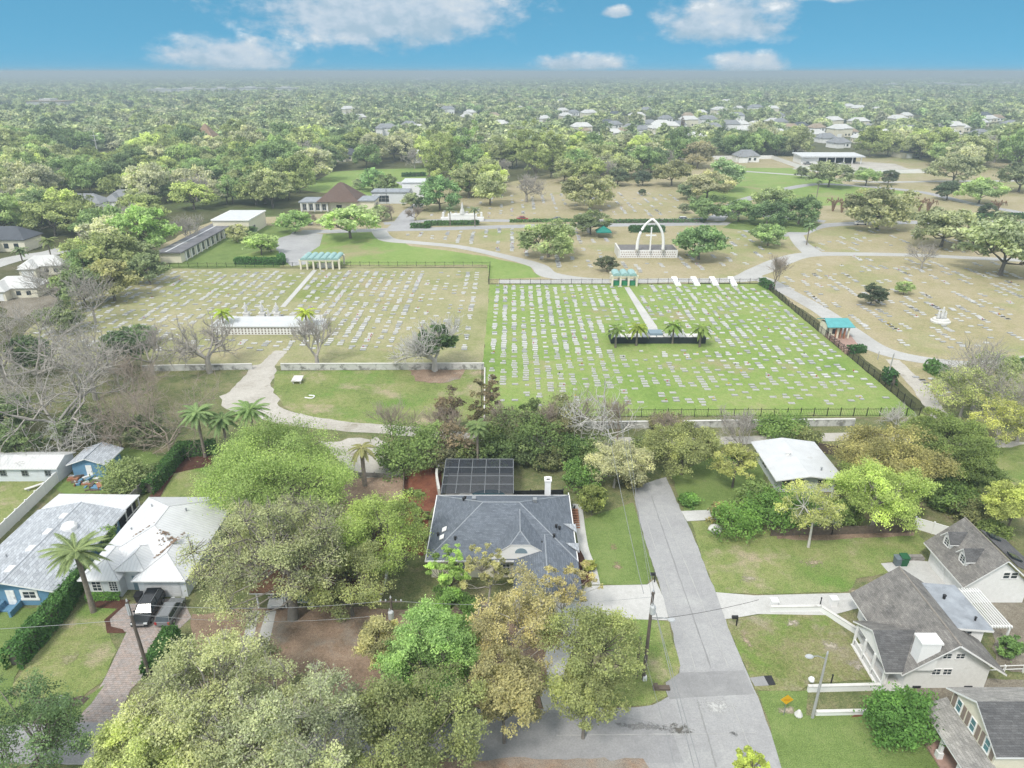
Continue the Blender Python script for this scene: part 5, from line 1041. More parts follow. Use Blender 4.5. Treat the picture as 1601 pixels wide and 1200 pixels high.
def statue(px, py, s, label, name='statue'):
    x, y, _ = P(px, py); o = thing(name, label, 'statue', (x, y, 0)); MB().box(x-.5*s, x+.5*s, y-.5*s, y+.5*s, 0, .9*s).box(x-.6*s, x+.6*s, y-.6*s, y+.6*s, .9*s, 1.05*s).build('plinth', m_stone, o)
    MB().lathe([(.36*s, 1.05*s), (.3*s, 1.5*s), (.22*s, 2.0*s), (.3*s, 2.35*s), (.12*s, 2.55*s), (.16*s, 2.7*s), (.13*s, 2.85*s), (.02*s, 2.95*s)], (x, y, 0), 10, sy=.8).tube([(x-.26*s, y, 2.3*s), (x-.42*s, y-.15*s, 1.9*s), (x-.2*s, y-.35*s, 1.75*s)], [.09*s, .08*s, .06*s], 6).tube([(x+.26*s, y, 2.3*s), (x+.42*s, y-.15*s, 1.9*s), (x+.2*s, y-.35*s, 1.75*s)], [.09*s, .08*s, .06*s], 6).build('figure', m_statue, o, smooth=True)
for px, lb in ((386, 'white statue at the west end behind the niche wall'), (411, 'white statue behind the middle of the niche wall'), (434, 'white statue beside the path end behind the niche wall'), (420, 'low pale statue between the tall ones of the niche wall')): statue(px, 496, 1.35 if px != 420 else .8, lb)
x, y, _ = P(1470, 503); o = thing('group_statue', 'white three-figure marble group on a round base in the parched lawn', 'statue', (x, y, 0)); MB().lathe([(2.3, 0), (2.3, .4), (1.9, .5), (1.8, .9), (.05, .95)], (x, y, 0), 16).build('base', m_stone, o)
for dx, s in ((-.8, .9), (.1, 1.15), (.9, .85)): MB().lathe([(.5*s, .9), (.42*s, 1.6*s), (.3*s, 2.2*s), (.4*s, 2.7*s), (.15*s, 3.0*s), (.22*s, 3.2*s), (.02, 3.45*s)], (x+dx, y, 0), 10).build('figure', m_statue, o, smooth=True)
x, y, _ = P(723, 344); o = thing('white_monument', 'white stepped monument with a central pinnacle near the palm grove', 'monument', (x, y, 0)); MB().box(x-9, x+9, y-1, y+1.5, 0, 1.2).box(x-6, x+6, y-.8, y+1.3, 1.2, 2.6).build('base', m_white, o)
for dx in (-8, -5, 5, 8): MB().box(x+dx-.4, x+dx+.4, y-.5, y+.8, 1.1, 3.3).build('pier', m_white, o)
MB().lathe([(1.2, 2.6), (.9, 4), (.5, 5), (.45, 6), (.1, 7.5)], (x, y, 0), 8).build('pinnacle', m_statue, o)
for s in (-1, 1): psheet('path', [(438, 480), (446, 480), (496, 422), (489, 422)], m_conc, Z4) if s > 0 else psheet('path', [(976, 449), (984, 449), (1027, 510), (1030, 521), (1012, 521), (1013, 513)], m_conc, Z4)
# urn garden in the green section
x0, y0, _ = P(955, 537); x1 = P(1103, 537)[0]; o = thing('urn_wall', 'black fenced strip of white crypt slabs with palms in the green section', 'tomb', (x0, y0, 0))
MB().box(x0, x1, y0, y0+.3, 0, 1.5).box(x0, x0+.3, y0+.3, y0+5, 0, 1.5).box(x1-.3, x1, y0+.3, y0+5, 0, 1.5).build('screen_wall', M('black_green_panel', (.03, .04, .045), .3, 1, .7), o)
n = 12
for i in range(n):
    a = x0+.8+(x1-x0-1.6)*i/n; MB().box(a, a+(x1-x0-1.6)/n-.25, y0+.6, y0+3.6, 0, 1.2).build('crypt', m_stone if i % 4 else m_metal, o, bevel=.04)
MB().box((x0+x1)/2-1.6, (x0+x1)/2+1.4, y0+2.2, y0+5, 0, 1.7).build('shrine', m_slatg, o)
# arch monument
x0, y0, _ = P(968, 403); x1 = P(1058, 402)[0]; o = thing('arch_monument', 'tall white pointed arch with a cross on a niche wall', 'monument', (x0, y0, 0))
MB().box(x0, x1, y0, y0+8.5, 0, 2.6).build('niche_wall', m_white, o); MB().box(x0+.4, x1-.2, y0+.4, y0+8.3, 2.6, 2.68).build('deck', M('dark_deck', (.2, .19, .19), .2, 1, .9), o); MB().box(x0-.5, x0, y0-.2, y0+8.6, 0, 3.2).build('end_pier', m_stone, o)
first = None
for i in range(24):
    for j in range(3):
        xx = x0+.5+i*(x1-x0-1)/24
        if first is None: first = MB().box(xx, xx+.35, y0-.04, y0, .3, .65).build('niche', M('pink_niche', (.45, .35, .34), .2, 5, .6), o); f0 = xx
        else: copy_tree(first, (xx-f0+.3*(j % 2), 0, j*.75), None, o)
xa, ya, _ = P(1016, 392, 2.6); hw, hz = 4.3, 10.6
for s in (-1, 1):
    pts = [(xa+s*hw*max(0, 1-t**3)**.95+s*.02, ya, 2.6+hz*t**.97) for t in [i/12 for i in range(13)]]
    MB().tube(pts, [.55-.2*i/12 for i in range(13)], 8).build('arch_rib', m_trim, o, smooth=True)
MB().box(xa-.2, xa+.2, ya-.2, ya+.2, 2.6, 10.5).box(xa-1.7, xa+1.7, ya-.18, ya+.18, 7.6, 8.0).build('cross', m_trim, o)
# funeral tent
x, y, _ = P(943, 371); o = thing('funeral_tent', 'teal green canopy tent beside the dark tree', 'tent', (x, y, 0)); MB().lathe([(3.6, 2.2), (3.6, 2.5), (.2, 4.3), (.05, 4.4)], (x, y, 0), 4, rot=PI/4, sx=1.1).build('canopy', M('tent_green', (.02, .24, .19), .12, 1, .8), o)
for sx in (-1, 1):
    for sy in (-1, 1): MB().tube([(x+sx*2.6, y+sy*2.4, 0), (x+sx*2.6, y+sy*2.4, 2.3)], .05, 6).build('pole', m_metal, o)
# slanted white slabs by the north fence
for px in (1053, 1083, 1112, 1141):
    xa, ya, _ = P(px, 438); xb, yb, _ = P(px+8, 447); one(MB().add([(xa-.8, ya, .0), (xa+.8, ya, .0), (xb+.8, yb, 0), (xb-.8, yb, 0), (xa-.8, ya, 1.2), (xa+.8, ya, 1.2), (xb+.8, yb, .3), (xb-.8, yb, .3)], [(0, 1, 2, 3), (7, 6, 5, 4), (0, 4, 5, 1), (1, 5, 6, 2), (2, 6, 7, 3), (3, 7, 4, 0)]), 'slanted_slab', m_trim, 'white slanted slab at the north fence of the green section', 'slab', (xa, ya, 0), 'white slanted slabs by the north fence')
# rusty brown sculptures far right
for i, (px, py) in enumerate(((1302, 330), (1316, 332), (1330, 331), (1437, 330), (1450, 333), (1557, 334))):
    x, y, _ = P(px, py); q = MB()
    for k in range(7): a = k*.9; q.tube([(x, y, 0), (x+math.cos(a)*1.2, y+.3*math.sin(a), 4.5), (x+math.cos(a)*3.2, y+math.sin(a)*1.5, 5.4+.4*math.sin(k)), (x+math.cos(a)*4, y+math.sin(a)*1.8, 3.6)], [.35, .25, .3, .1], 5)
    one(q, 'dead_palm', M('dead_frond', (.27, .18, .12), .3, 3, .9) if i == 0 else bpy.data.materials['dead_frond'], 'brown dead palm clump beyond the cemetery road', 'dead palm', (x, y, 0), 'brown dead palms beyond the cemetery road')
# ------------------------------------------------------------ grave markers
rg = random.Random(11); spots = []
bars = [(x, y) for x, y in ((0, 0),)]
def ok_green(x, y):
    px0 = P2(978, 449); pb = P2(1020, 515); t = (y-pb[1])/(px0[1]-pb[1])
    if 0 <= t <= 1 and abs(x-(pb[0]+(px0[0]-pb[0])*t)) < 2.2: return False
    return not (21 < x < 44 and 148 < y < 158)
for i in range(33):
    x = -4.2+i*2.36; run = rg.random()
    y = 119+rg.random()*4
    while y < 200.5:
        dens = (.98 if x < 24 else .72)*(1 if y > 128 else .45)*(.82+.25*(math.sin(x*.35+y*.09)*.5+.5))
        if rg.random() < dens and ok_green(x, y): spots.append((x+rg.uniform(-.12, .12), y, 1.2 if rg.random() < .7 else .8, .7, 'g'))
        y += 1.22 if rg.random() < .8 else 2.6
for i in range(40):
    x = -119+i*2.85
    y = 148+rg.random()*4
    while y < 217:
        lim = -8 if y > 142 else -10
        inpath = abs(x-(-58.7+(y-164)*0.0)) < 0
        pc = P2(442, 480); pd = P2(492, 422); t = (y-pc[1])/(pd[1]-pc[1]); inpath = 0 <= t <= 1 and abs(x-(pc[0]+(pd[0]-pc[0])*t)) < 2
        cx_ = -77 < x < -44 and 155 < y < 169
        edge = x > -112+(y-148)*-.12
        if edge and not inpath and not cx_ and x < lim and rg.random() < (.93 if -52 < x < -26 else .74)*(.42 if (-25 < x < -14) else 1): spots.append((x+rg.uniform(-.15, .15), y, 1.3 if rg.random() < .7 else .85, .7, 'd'))
        y += 1.3 if rg.random() < .75 else 2.9
def scatter(poly_px, n, colsp):
    pts = [P2(*p) for p in poly_px]; xs = [p[0] for p in pts]; ys = [p[1] for p in pts]; k = 0; tries = 0
    while k < n and tries < n*30:
        tries += 1
        x = round(rg.uniform(min(xs), max(xs))/colsp)*colsp; y = rg.uniform(min(ys), max(ys)); inside = False; j = len(pts)-1
        for i in range(len(pts)):
            if (pts[i][1] > y) != (pts[j][1] > y) and x < (pts[j][0]-pts[i][0])*(y-pts[i][1])/(pts[j][1]-pts[i][1])+pts[i][0]: inside = not inside
            j = i
        if inside:
            for q in range(rg.randint(1, 4)): spots.append((x+rg.uniform(-.3, .3), y+q*1.6, 1.2, .7, 'd')); k += 1
scatter([(625, 366), (830, 358), (960, 358), (940, 430), (880, 425), (830, 402), (700, 377)], 300, 5)
scatter([(1060, 358), (1150, 358), (1240, 375), (1180, 420), (1080, 428), (960, 428), (960, 410), (1065, 408)], 150, 4)
scatter([(1215, 440), (1300, 404), (1600, 415), (1600, 540), (1440, 550), (1340, 510)], 420, 3.2)
scatter([(1270, 392), (1320, 360), (1600, 355), (1600, 395)], 130, 4); scatter([(660, 340), (780, 305), (1060, 300), (1060, 338)], 420, 5); scatter([(1420, 600), (1500, 575), (1530, 610), (1470, 625)], 25, 2.5)
m_grave = M('pale_granite', (.60, .60, .595), .12, .9, .7); m_graveg = M('grey_granite', (.40, .41, .42), .12, .9, .6); m_bronze = M('bronze_plate', (.52, .51, .49), .2, 4, .5, .3)
spots.sort(key=lambda s: s[0]**2+s[1]**2+3249)
def slab_mesh(w_, d_, mt, vase):
    q = MB(); q.box(-w_/2, w_/2, -d_/2, d_/2, 0, .10); q.box(-w_/2+.1, w_/2-.1, -d_/2+.08, d_/2-.08, .1, .125, 1)
    if vase: q.lathe([(.06, .12), (.09, .3), (.05, .32)], (w_/2-.16, 0, 0), 6, 1)
    me = bpy.data.meshes.new('grave_marker'); me.from_pydata(q.v, [], q.f); me.materials.append(mt); me.materials.append(m_bronze); me.polygons.foreach_set('material_index', q.m); return me
gm = {(a, k, v): slab_mesh(1.2 if a else .8, .7, m_grave if k else m_graveg, v) for a in (0, 1) for k in (0, 1) for v in (0, 1)}
for (x, y, w_, d_, t) in spots[:300]:
    k = rg.random() < .75; v = rg.random() < .3; o = bpy.data.objects.new('grave_marker', gm[(w_ > 1, k, v)]); link(o); o.location = (x, y, Z3); o.rotation_euler[2] = rg.uniform(-.03, .03)
    fld = 'on the green cemetery lawn' if t == 'g' else 'in the parched section'
    tag(o, f"{'wide' if w_ > 1 else 'small'} {'white' if k else 'grey'} grave marker {'with a vase ' if v else ''}{fld}", 'grave marker', f"{'wide' if w_ > 1 else 'small'} {'white' if k else 'grey'} {'vase ' if v else ''}flat grave markers")
q = MB()
for (x, y, w_, d_, t) in spots[300:]: q.box(x-w_/2, x+w_/2, y-d_/2, y+d_/2, Z3, Z3+.16, 0 if rg.random() < .75 else 1)
tag(q.build('grave_markers', [m_grave, m_graveg]), None, None, None, 'stuff')
q = MB(); rg2 = random.Random(5)
mf = [M('flower_red', (.5, .05, .06), .2, 5), M('flower_yellow', (.7, .5, .05), .2, 5), M('flower_white', (.75, .72, .7), .1, 5), M('flower_dark', (.05, .05, .06), .2, 5)]
for (x, y, w_, d_, t) in spots:
    if rg2.random() < .09: q.blob((x+rg2.uniform(-.4, .4), y+.3, .3), .16, rg2.choice((0, 0, 1, 2, 3)), 1, rg2.random(), 5, 3)
tag(q.build('grave_flowers', mf), 'small bright flower posies standing on the graves', 'flowers', None, 'stuff')
# ------------------------------------------------------------ vegetation
m_leaf = foliage_mat('leaves'); m_leaf_far = foliage_mat('far_leaves', True, .2)
m_bark = M('grey_bark', (.20, .175, .15), .3, 1.5, .95); m_barkp = M('pale_bare_bark', (.46, .425, .385), .2, 1.2, .95); m_barkw = M('white_bare_bark', (.62, .60, .565), .15, 1.2, .95); m_barkt = M('tan_twigs', (.40, .335, .275), .2, 1.2, .95)
m_palmt = M('palm_trunk', (.29, .25, .21), .3, 3, .95)
def seg_mesh(name, segs, mat, n=4):
    """tapered limb segments (p0, p1, r0, r1) as one mesh"""
    a = np.array([list(s[0])+list(s[1])+[s[2], s[3]] for s in segs], float); p0, p1, r0, r1 = a[:, :3], a[:, 3:6], a[:, 6], a[:, 7]
    d = p1-p0; d /= np.maximum(np.linalg.norm(d, axis=1, keepdims=True), 1e-6)
    ref = np.where(np.abs(d[:, 2:3]) < .9, np.array([[0, 0, 1.0]]), np.array([[1.0, 0, 0]])); u = np.cross(d, ref); u /= np.linalg.norm(u, axis=1, keepdims=True); v = np.cross(d, u)
    ang = np.arange(n)*2*PI/n; ring = u[:, None, :]*np.cos(ang)[None, :, None]+v[:, None, :]*np.sin(ang)[None, :, None]
    V = np.concatenate([p0[:, None]+ring*r0[:, None, None], p1[:, None]+ring*r1[:, None, None]], 1).reshape(-1, 3)
    b = (np.arange(len(a))*2*n)[:, None]; k = np.arange(n)[None, :]; k2 = (k+1) % n
    Q = np.stack([b+k, b+k2, b+n+k2, b+n+k], -1).reshape(-1, 4)
    me = npmesh(name, V, Q, mat); me.polygons.foreach_set('use_smooth', np.ones(len(Q), bool)); return me
def unit(a): return a/np.maximum(np.linalg.norm(a, axis=-1, keepdims=True), 1e-6)
def leaf_quads(C, N, size, rng, asp=.6):
    n = len(C); t = rng.normal(size=(n, 3)); t = unit(t-N*np.sum(t*N, 1, keepdims=True)); b = np.cross(N, t); s = size*(.6+.8*rng.random((n, 1)))
    V = np.stack([C-t*s, C+b*s*asp-N*s*.15, C+t*s, C-b*s*asp-N*s*.15], 1).reshape(-1, 3)
    return V, np.arange(4*n).reshape(n, 4)
def crown(name, R, Rz, zc, npuff, nleaf, leaf, seed, low=-.35, jag=.22, pr=(.24, .40), dens=1.0, droop=0., inner=.15, asp=.6, gap=.18, flat=.66):
    """leaf clumps spread over an uneven dome; returns mesh and clump centres"""
    rng = np.random.default_rng(seed); i = np.arange(npuff)+.5
    z = 1-(1-low)*i/npuff; a = i*2.39996+rng.random()*6; rr = np.sqrt(np.maximum(0, 1-z*z))
    D = np.stack([rr*np.cos(a), rr*np.sin(a), z], 1)+rng.normal(size=(npuff, 3))*.13; D = unit(D)
    k = rng.normal(size=(4, 3))*2.2; ph = rng.random(4)*6
    mult = 1+jag*np.mean(np.sin(D@k.T+ph), 1)*1.8+rng.normal(size=npuff)*jag*.55
    p = R*(pr[0]+(pr[1]-pr[0])*rng.random(npuff)); C = D*(mult*(R-p*.7))[:, None]
    if gap:
        g_ = np.mean(np.sin(D@(rng.normal(size=(5, 3))*3.2).T+rng.random(5)*6), 1); keep = np.argsort(g_)[int(npuff*gap):]; D, mult, p, C = D[keep], mult[keep], p[keep], C[keep]; npuff = len(keep)
    ni = int(npuff*inner); sel = rng.choice(npuff, ni, replace=False); C[sel] *= .55
    C[:, 2] *= Rz/R; C[:, 2] += zc
    w_ = p**2*(.5+rng.random(npuff)); cnt = np.maximum(3, (w_/w_.sum()*nleaf).astype(int)); idx = np.repeat(np.arange(npuff), cnt); n = len(idx)
    d = unit(rng.normal(size=(n, 3))+np.array([0, 0, .35])+D[idx]*.5)
    r = p[idx]*(.45+.62*rng.random(n)**.6); pts = C[idx]+d*r[:, None]*np.array([1, 1, flat]); pts[:, 2] -= droop*np.maximum(0, -d[:, 2])*p[idx]
    ns = 7; sd_ = unit(rng.normal(size=(npuff, ns, 3))+np.array([0, 0, .25])+D[:, None]*.4); sp = sd_*(.55+.7*rng.random((npuff, ns, 1)))*p[:, None, None]*np.array([1.1, 1.1, flat]); k_ = rng.integers(0, ns, n); use = rng.random(n) < .68
    q_ = C[idx]+sp[idx, k_]+rng.normal(size=(n, 3))*(p[idx]*.24)[:, None]*np.array([1.15, 1.15, .7]); pts = np.where(use[:, None], q_, pts)
    N = unit(d*.8+np.array([0, 0, .55])+rng.normal(size=(n, 3))*.5)
    V, Q = leaf_quads(pts, N, leaf, rng, asp)
    vp = rng.normal(size=npuff)*.2; vv = np.clip(.5+vp[idx]+rng.normal(size=n)*.17, 0, 1)
    return npmesh(name, V, Q, m_leaf, np.repeat(vv, 4)), C, p
def limbs(name, zt, r, C, p, seed, mat, nl=6, twig=0, mult=1.0):
    """trunk, forks and a branch into every clump"""
    rng = np.random.default_rng(seed+99); S = []; zt = max(.5, zt); lean = rng.normal(size=2)*.06*zt
    T = [np.array([0, 0, -.3]), np.array([lean[0]*.3, lean[1]*.3, zt*.35]), np.array([lean[0], lean[1], zt])]
    S += [(T[0], T[1], r*1.45, r*1.05), (T[1], T[2], r*1.05, r*.85)]
    fork = []; n = len(C); sel = rng.choice(n, min(nl, n), replace=False)
    for s in sel:
        tgt = T[2]+(C[s]-T[2])*.5; tgt[2] -= .06*np.linalg.norm(C[s]-T[2]); mid = (T[2]+tgt)/2+rng.normal(size=3)*.2
        S += [(T[2], mid, r*.62, r*.48), (mid, tgt, r*.48, r*.34)]; fork.append(tgt)
    fork = np.array(fork)
    for j in range(n):
        f = fork[np.argmin(np.linalg.norm(fork-C[j], axis=1))]; m1 = f+(C[j]-f)*.55+rng.normal(size=3)*.12*np.linalg.norm(C[j]-f)
        S += [(f, m1, r*.3, r*.2), (m1, C[j], r*.2, r*.08)]
        for q in range(twig):
            e = C[j]+unit(rng.normal(size=3)+np.array([0, 0, .5]))*p[j]*(.95+.4*rng.random()); S.append((C[j], e, r*.09*mult, r*.035*mult))
    return seg_mesh(name, S, mat, 6)
def bare(name, Ht, spread, seed, mat, levels=4, trunk=.25, r0=None, kids=(4, 5), up=.25, twig=.022, gnarl=.25):
    rng = np.random.default_rng(seed); S = []; r0 = r0 or Ht*.028
    def br(p, d, L, r, lv):
        k = 3 if lv < levels else 2; pts = [p]
        for i in range(k):
            d2 = unit(d+rng.normal(size=3)*gnarl+np.array([0, 0, up*.3])); q = pts[-1]+d2*L/k; ra, rb = r*(1-.45*i/k), r*(1-.45*(i+1)/k)
            S.append((pts[-1], q, max(twig, ra), max(twig*.7, rb))); pts.append(q); d = d2
        if lv >= levels: return
        for c in range(rng.integers(kids[0], kids[1]+1)):
            t = .35+.65*(c+rng.random())/kids[1]; j = min(k-1, int(t*k)); q = pts[j]+(pts[j+1]-pts[j])*min(1, t*k-j)
            side = unit(rng.normal(size=3)); nd_ = unit(d*.75+side*.85*spread+np.array([0, 0, up])); br(q, nd_, L*(.62+.2*rng.random()), r*.55, lv+1)
    h0 = Ht*trunk; S.append((np.array([0, 0, -.3]), np.array([0, 0, h0]), r0*1.4, r0))
    for c in range(rng.integers(4, 6)):
        a = c*2*PI/5+rng.random(); d = unit(np.array([math.cos(a)*spread*1.1, math.sin(a)*spread*1.1, .9])); br(np.array([0, 0, h0*(.7+.3*rng.random())]), d, Ht*.40, r0*.62, 1)
    return seg_mesh(name, S, mat, 4)
def palm_crown(name, z, L, nf, seed, droop=.9, wid=.5, up=.5, leaf=.07):
    rng = np.random.default_rng(seed); V = []; Q = []; vv = []
    for f in range(nf):
        a = f*2.39996+rng.random()*.3; e = up*(1-1.75*f/nf)+rng.normal()*.08; Lf = L*(.8+.3*rng.random()); c0 = np.array([0, 0, z]); K = 9; pts = []
        dirn = np.array([math.cos(a), math.sin(a)])
        for i in range(K+1):
            t = i/K; ang = e*1.3+.55-droop*1.5*t*t; h_ = Lf*t*math.cos(min(1.2, abs(e))*.55)
            zz = Lf*(math.sin(e+.25)*t-droop*.62*t*t); pts.append(np.array([dirn[0]*h_, dirn[1]*h_, z+zz]))
        side = np.array([-dirn[1], dirn[0], 0]); tint = .5+rng.normal()*.13-.25*(f/nf)
        for i in range(K):
            p0, p1 = pts[i], pts[i+1]
            for q in range(5):
                p = p0+(p1-p0)*q/5; t = (i+q/5)/K; ll = wid*math.sin(PI*min(1, .12+t*.93))**.6*(.85+.3*rng.random()); fw = unit(p1-p0)
                for s in (-1, 1):
                    tip = p+side*s*ll*.85+fw*ll*.55+np.array([0, 0, .18*ll-ll*.45]); b = len(V); V += [p, p+fw*leaf*1.4, tip, p-fw*leaf*.4]; Q.append([b, b+1, b+2, b+3]); vv += [np.clip(tint+rng.normal()*.12, 0, 1)]*4
            b = len(V); w_ = .05*(1-i/K)+.012; V += [p0-side*w_, p0+side*w_, p1+side*w_, p1-side*w_]; Q.append([b, b+1, b+2, b+3]); vv += [.75]*4
    return npmesh(name, V, Q, m_leaf, vv)
CNT = {}
def put(name, cat, label, group, loc, rz, parts, sc_=(1, 1, 1)):
    """a plant: an Empty with its parts (part name, mesh, colour)"""
    o = thing(name, label, cat, loc, group, rz); o.scale = sc_
    for pn, me, colr in parts:
        c = bpy.data.objects.new(pn, me); link(c, o)
        if colr: c.color = (*colr, 1)
    return o
def locate(cx, cy, rpx, hc):
    x, y, _ = P(cx, cy, hc); dep = y*CS+(H-hc)*SN; return x, y, rpx*dep/F
SEED = [100]
LFM = 2.4
def tree(cx, cy, rpx, Ht, colr, label, n=9000, leaf=None, rz=.6, zc=.58, npuff=42, low=-.4, jag=.22, pr=(.24, .4), bark=None, twig=0, name='broadleaf_tree', cat='tree', trunk=.3, tr=None, droop=0, nl=6, inner=.15, group=None, mult=1.0):
    """a tree of its own: crown centre seen at (cx, cy), crown radius rpx pixels, height Ht metres"""
    SEED[0] += 1; sd_ = SEED[0]; hc = Ht*zc; x, y, R = locate(cx, cy, rpx*.93, hc); Rz = min(Ht-hc, R*rz*1.6); dist = math.hypot(y, H)
    colr = tuple(q*1.06 for q in colr); leaf = leaf or max(.1, dist*.00110); npuff = int(npuff*1.7); pr = (pr[0]*.72, pr[1]*.76)
    cm, C, p = crown('crown', R, Ht-hc if rz is None else Rz, hc, npuff, int(n*LFM), leaf, sd_, low, jag, pr, droop=droop, inner=inner)
    tm = limbs('trunk', Ht*trunk, tr or max(.14, R*.045), C, p, sd_, bark or m_bark, nl, twig, mult)
    return put(name, cat, label, group, (x, y, 0), 0, [('trunk', tm, None), ('crown', cm, colr)])
def bare_tree(bx, by, top, label, spread=.8, mat=None, levels=4, seed=None, ivy=None, name='bare_tree', group=None, **kw):
    SEED[0] += 1; x, y = P2(bx, by); Ht = toppt(0, top, (x, y)); me = bare('limbs', Ht, spread, seed or SEED[0], mat or m_barkp, levels, **kw)
    z_ = max(v.co.z for v in me.vertices); parts = [('limbs', me, None)]
    o = put(name, 'tree', label, group, (x, y, 0), 0, parts, (1, 1, Ht/z_))
    if ivy:
        cm, C, p = crown('ivy', ivy[0], ivy[1], Ht*ivy[2], 14, ivy[3], .45, SEED[0], -.8); c = bpy.data.objects.new('ivy', cm); link(c, o); c.color = (*ivy[4], 1)
    return o
def palm(cx, cy, Ht, L, colr, label, nf=34, droop=.9, name='palm_tree', r=.2, up=.7, wid=.55, lean=0, **kw):
    SEED[0] += 1; x, y, _ = P(cx, cy, Ht); cm = palm_crown('fronds', Ht, L, nf, SEED[0], droop, wid, up, **kw)
    tm = seg_mesh('trunk', [((0, 0, -.2), (lean*.4, 0, Ht*.5), r*1.3, r), ((lean*.4, 0, Ht*.5), (0, 0, Ht+.1), r, r*1.1), ((0, 0, Ht-.5), (0, 0, Ht+.2), r*1.5, r*1.2)], m_palmt, 8)
    return put(name, 'palm', label, None, (x, y, 0), 0, [('trunk', tm, None), ('fronds', cm, colr)])
def shrub(cx, cy, rpx, Ht, colr, label, n=2500, name='shrub', cat='bush', rz=None, npuff=16, leaf=None, group=None, sx=1):
    SEED[0] += 1; hc = Ht*.5; x, y, R = locate(cx, cy, rpx, hc); leaf = leaf or max(.13, math.hypot(y, H)*.0016)
    cm, C, p = crown('foliage', R, Ht*.5, hc, npuff, n, leaf, SEED[0], -.75, .2, (.3, .5), gap=0); tm = limbs('stems', .3, max(.05, R*.03), C, p, SEED[0], m_bark, 4)
    return put(name, cat, label, group, (x, y, 0), 0, [('stems', tm, None), ('foliage', cm, colr)], (1, sx, 1))
def hedge(px, wd, hh, colr, label, n=9000, leaf=.15, jag=.12, name='clipped_hedge'):
    pts = [P2(*p) for p in px]; rng = np.random.default_rng(SEED[0]); SEED[0] += 1; A = []; Nn = []; core = MB()
    tot = sum((Vector(c)-Vector(a)).length for a, c in zip(pts, pts[1:])); o = thing(name, label, 'hedge', (*pts[0], 0))
    for a, c in zip(pts, pts[1:]):
        a, c = np.array(a), np.array(c); L = np.linalg.norm(c-a); d = (c-a)/L; nn = np.array([-d[1], d[0]]); m_ = int(n*L/tot); core.bar((*a, 0), (*c, 0), wd*.8, hh*.88)
        t = rng.random(m_)*(L+wd)-wd/2; s = rng.random(m_)*(2*hh+wd); sgn = np.where(s < hh, -1, 1); top = (s >= hh) & (s < hh+wd)
        off = np.where(top, s-hh-wd/2, np.where(s < hh, -wd/2, wd/2)); z = np.where(top, hh, np.where(s < hh, s, s-hh-wd)); off = off*(1-.12*(z/hh)**4)
        nrm = np.zeros((m_, 3)); nrm[:, 0] = np.where(top, 0, nn[0]*sgn); nrm[:, 1] = np.where(top, 0, nn[1]*sgn); nrm[:, 2] = np.where(top, 1, .3)
        q = a[None]+d[None]*t[:, None]+nn[None]*off[:, None]; A.append(np.column_stack([q, z])+rng.normal(size=(m_, 3))*jag); Nn.append(unit(nrm+rng.normal(size=(m_, 3))*.6))
    A = np.concatenate(A); Nn = np.concatenate(Nn); A[:, 2] = np.maximum(.05, A[:, 2]); V, Q = leaf_quads(A-np.array([*pts[0], 0]), Nn, leaf, rng)
    me = npmesh('foliage', V, Q, m_leaf, np.repeat(np.clip(.5+rng.normal(size=len(A))*.2, 0, 1), 4)); c = bpy.data.objects.new('foliage', me); link(c, o); c.color = (*colr, 1)
    core.build('stems', m_bark, o); return o
# colours
OLIVE, GREY, LIME, MIDG, DARK, GOLD, RUST, TANC, DEEP = (.165, .175, .07), (.235, .225, .125), (.25, .33, .055), (.145, .215, .065), (.06, .10, .045), (.30, .27, .085), (.30, .205, .09), (.29, .25, .155), (.04, .075, .03)
# --- near trees
tree(437, 738, 114, 13, (.19, .24, .08), 'big round bright green oak behind the grey-olive oak', 30000, npuff=60, rz=.7, jag=.16, low=-.6)
tree(442, 862, 116, 16, (.235, .235, .135), 'wide grey-olive oak with bare grey limbs over the carport house', 20000, npuff=56, twig=12, jag=.3, trunk=.4, bark=M('grey_oak_bark', (.30, .27, .24), .2, 1.5, .95), nl=9, mult=1.4, pr=(.18, .32), tr=.5)
tree(590, 835, 82, 11, (.215, .26, .075), 'yellow-green tree between the grey oak and the red mulch bed', 15000, npuff=36, twig=3, low=-.6)
tree(545, 905, 62, 9, (.20, .21, .095), 'thin olive tree in front of the carport house', 8000, npuff=26, twig=6)
tree(358, 1108, 138, 11.5, (.24, .24, .14), 'huge yellow-olive oak at the front edge, west of the green tree', 27000, npuff=80, twig=9, jag=.24, bark=m_barkp, pr=(.16, .3), nl=10, mult=1.3)
tree(455, 1150, 110, 12, (.245, .25, .165), 'pale silvery-yellow oak in front of the huge yellow-olive one', 13000, npuff=52, twig=12, bark=m_barkp, pr=(.18, .32), mult=1.4)
tree(215, 1192, 88, 9.5, (.25, .265, .11), 'yellow-green oak beside the street at the paver drive', 20000, npuff=44, twig=5, bark=m_barkp)
tree(35, 1165, 85, 9, (.085, .125, .06), 'dark thin-leaved oak over the street in the corner', 7500, npuff=40, twig=5, jag=.3)
tree(672, 1035, 74, 12, (.165, .24, .085), 'tall bright green tree in front of the charcoal-roofed house', 19000, npuff=46, rz=.85, zc=.52, low=-.7)
tree(640, 1148, 90, 10.5, (.165, .175, .08), 'dark olive oak overhanging the cross street', 15000, npuff=50, twig=6, jag=.3)
tree(595, 1010, 42, 8.5, (.28, .25, .13), 'small straw-coloured tree beside the crossarm pole', 5500, npuff=24, twig=7, rz=.8)
tree(800, 985, 70, 11.5, (.27, .225, .12), 'russet-tan tree hiding the entrance of the charcoal-roofed house', 9000, npuff=34, twig=9, jag=.38, bark=m_barkp, mult=1.3)
tree(788, 1085, 62, 10.5, (.22, .19, .10), 'brown-leaved tree beside the front drive', 9000, npuff=30, twig=7, jag=.3)
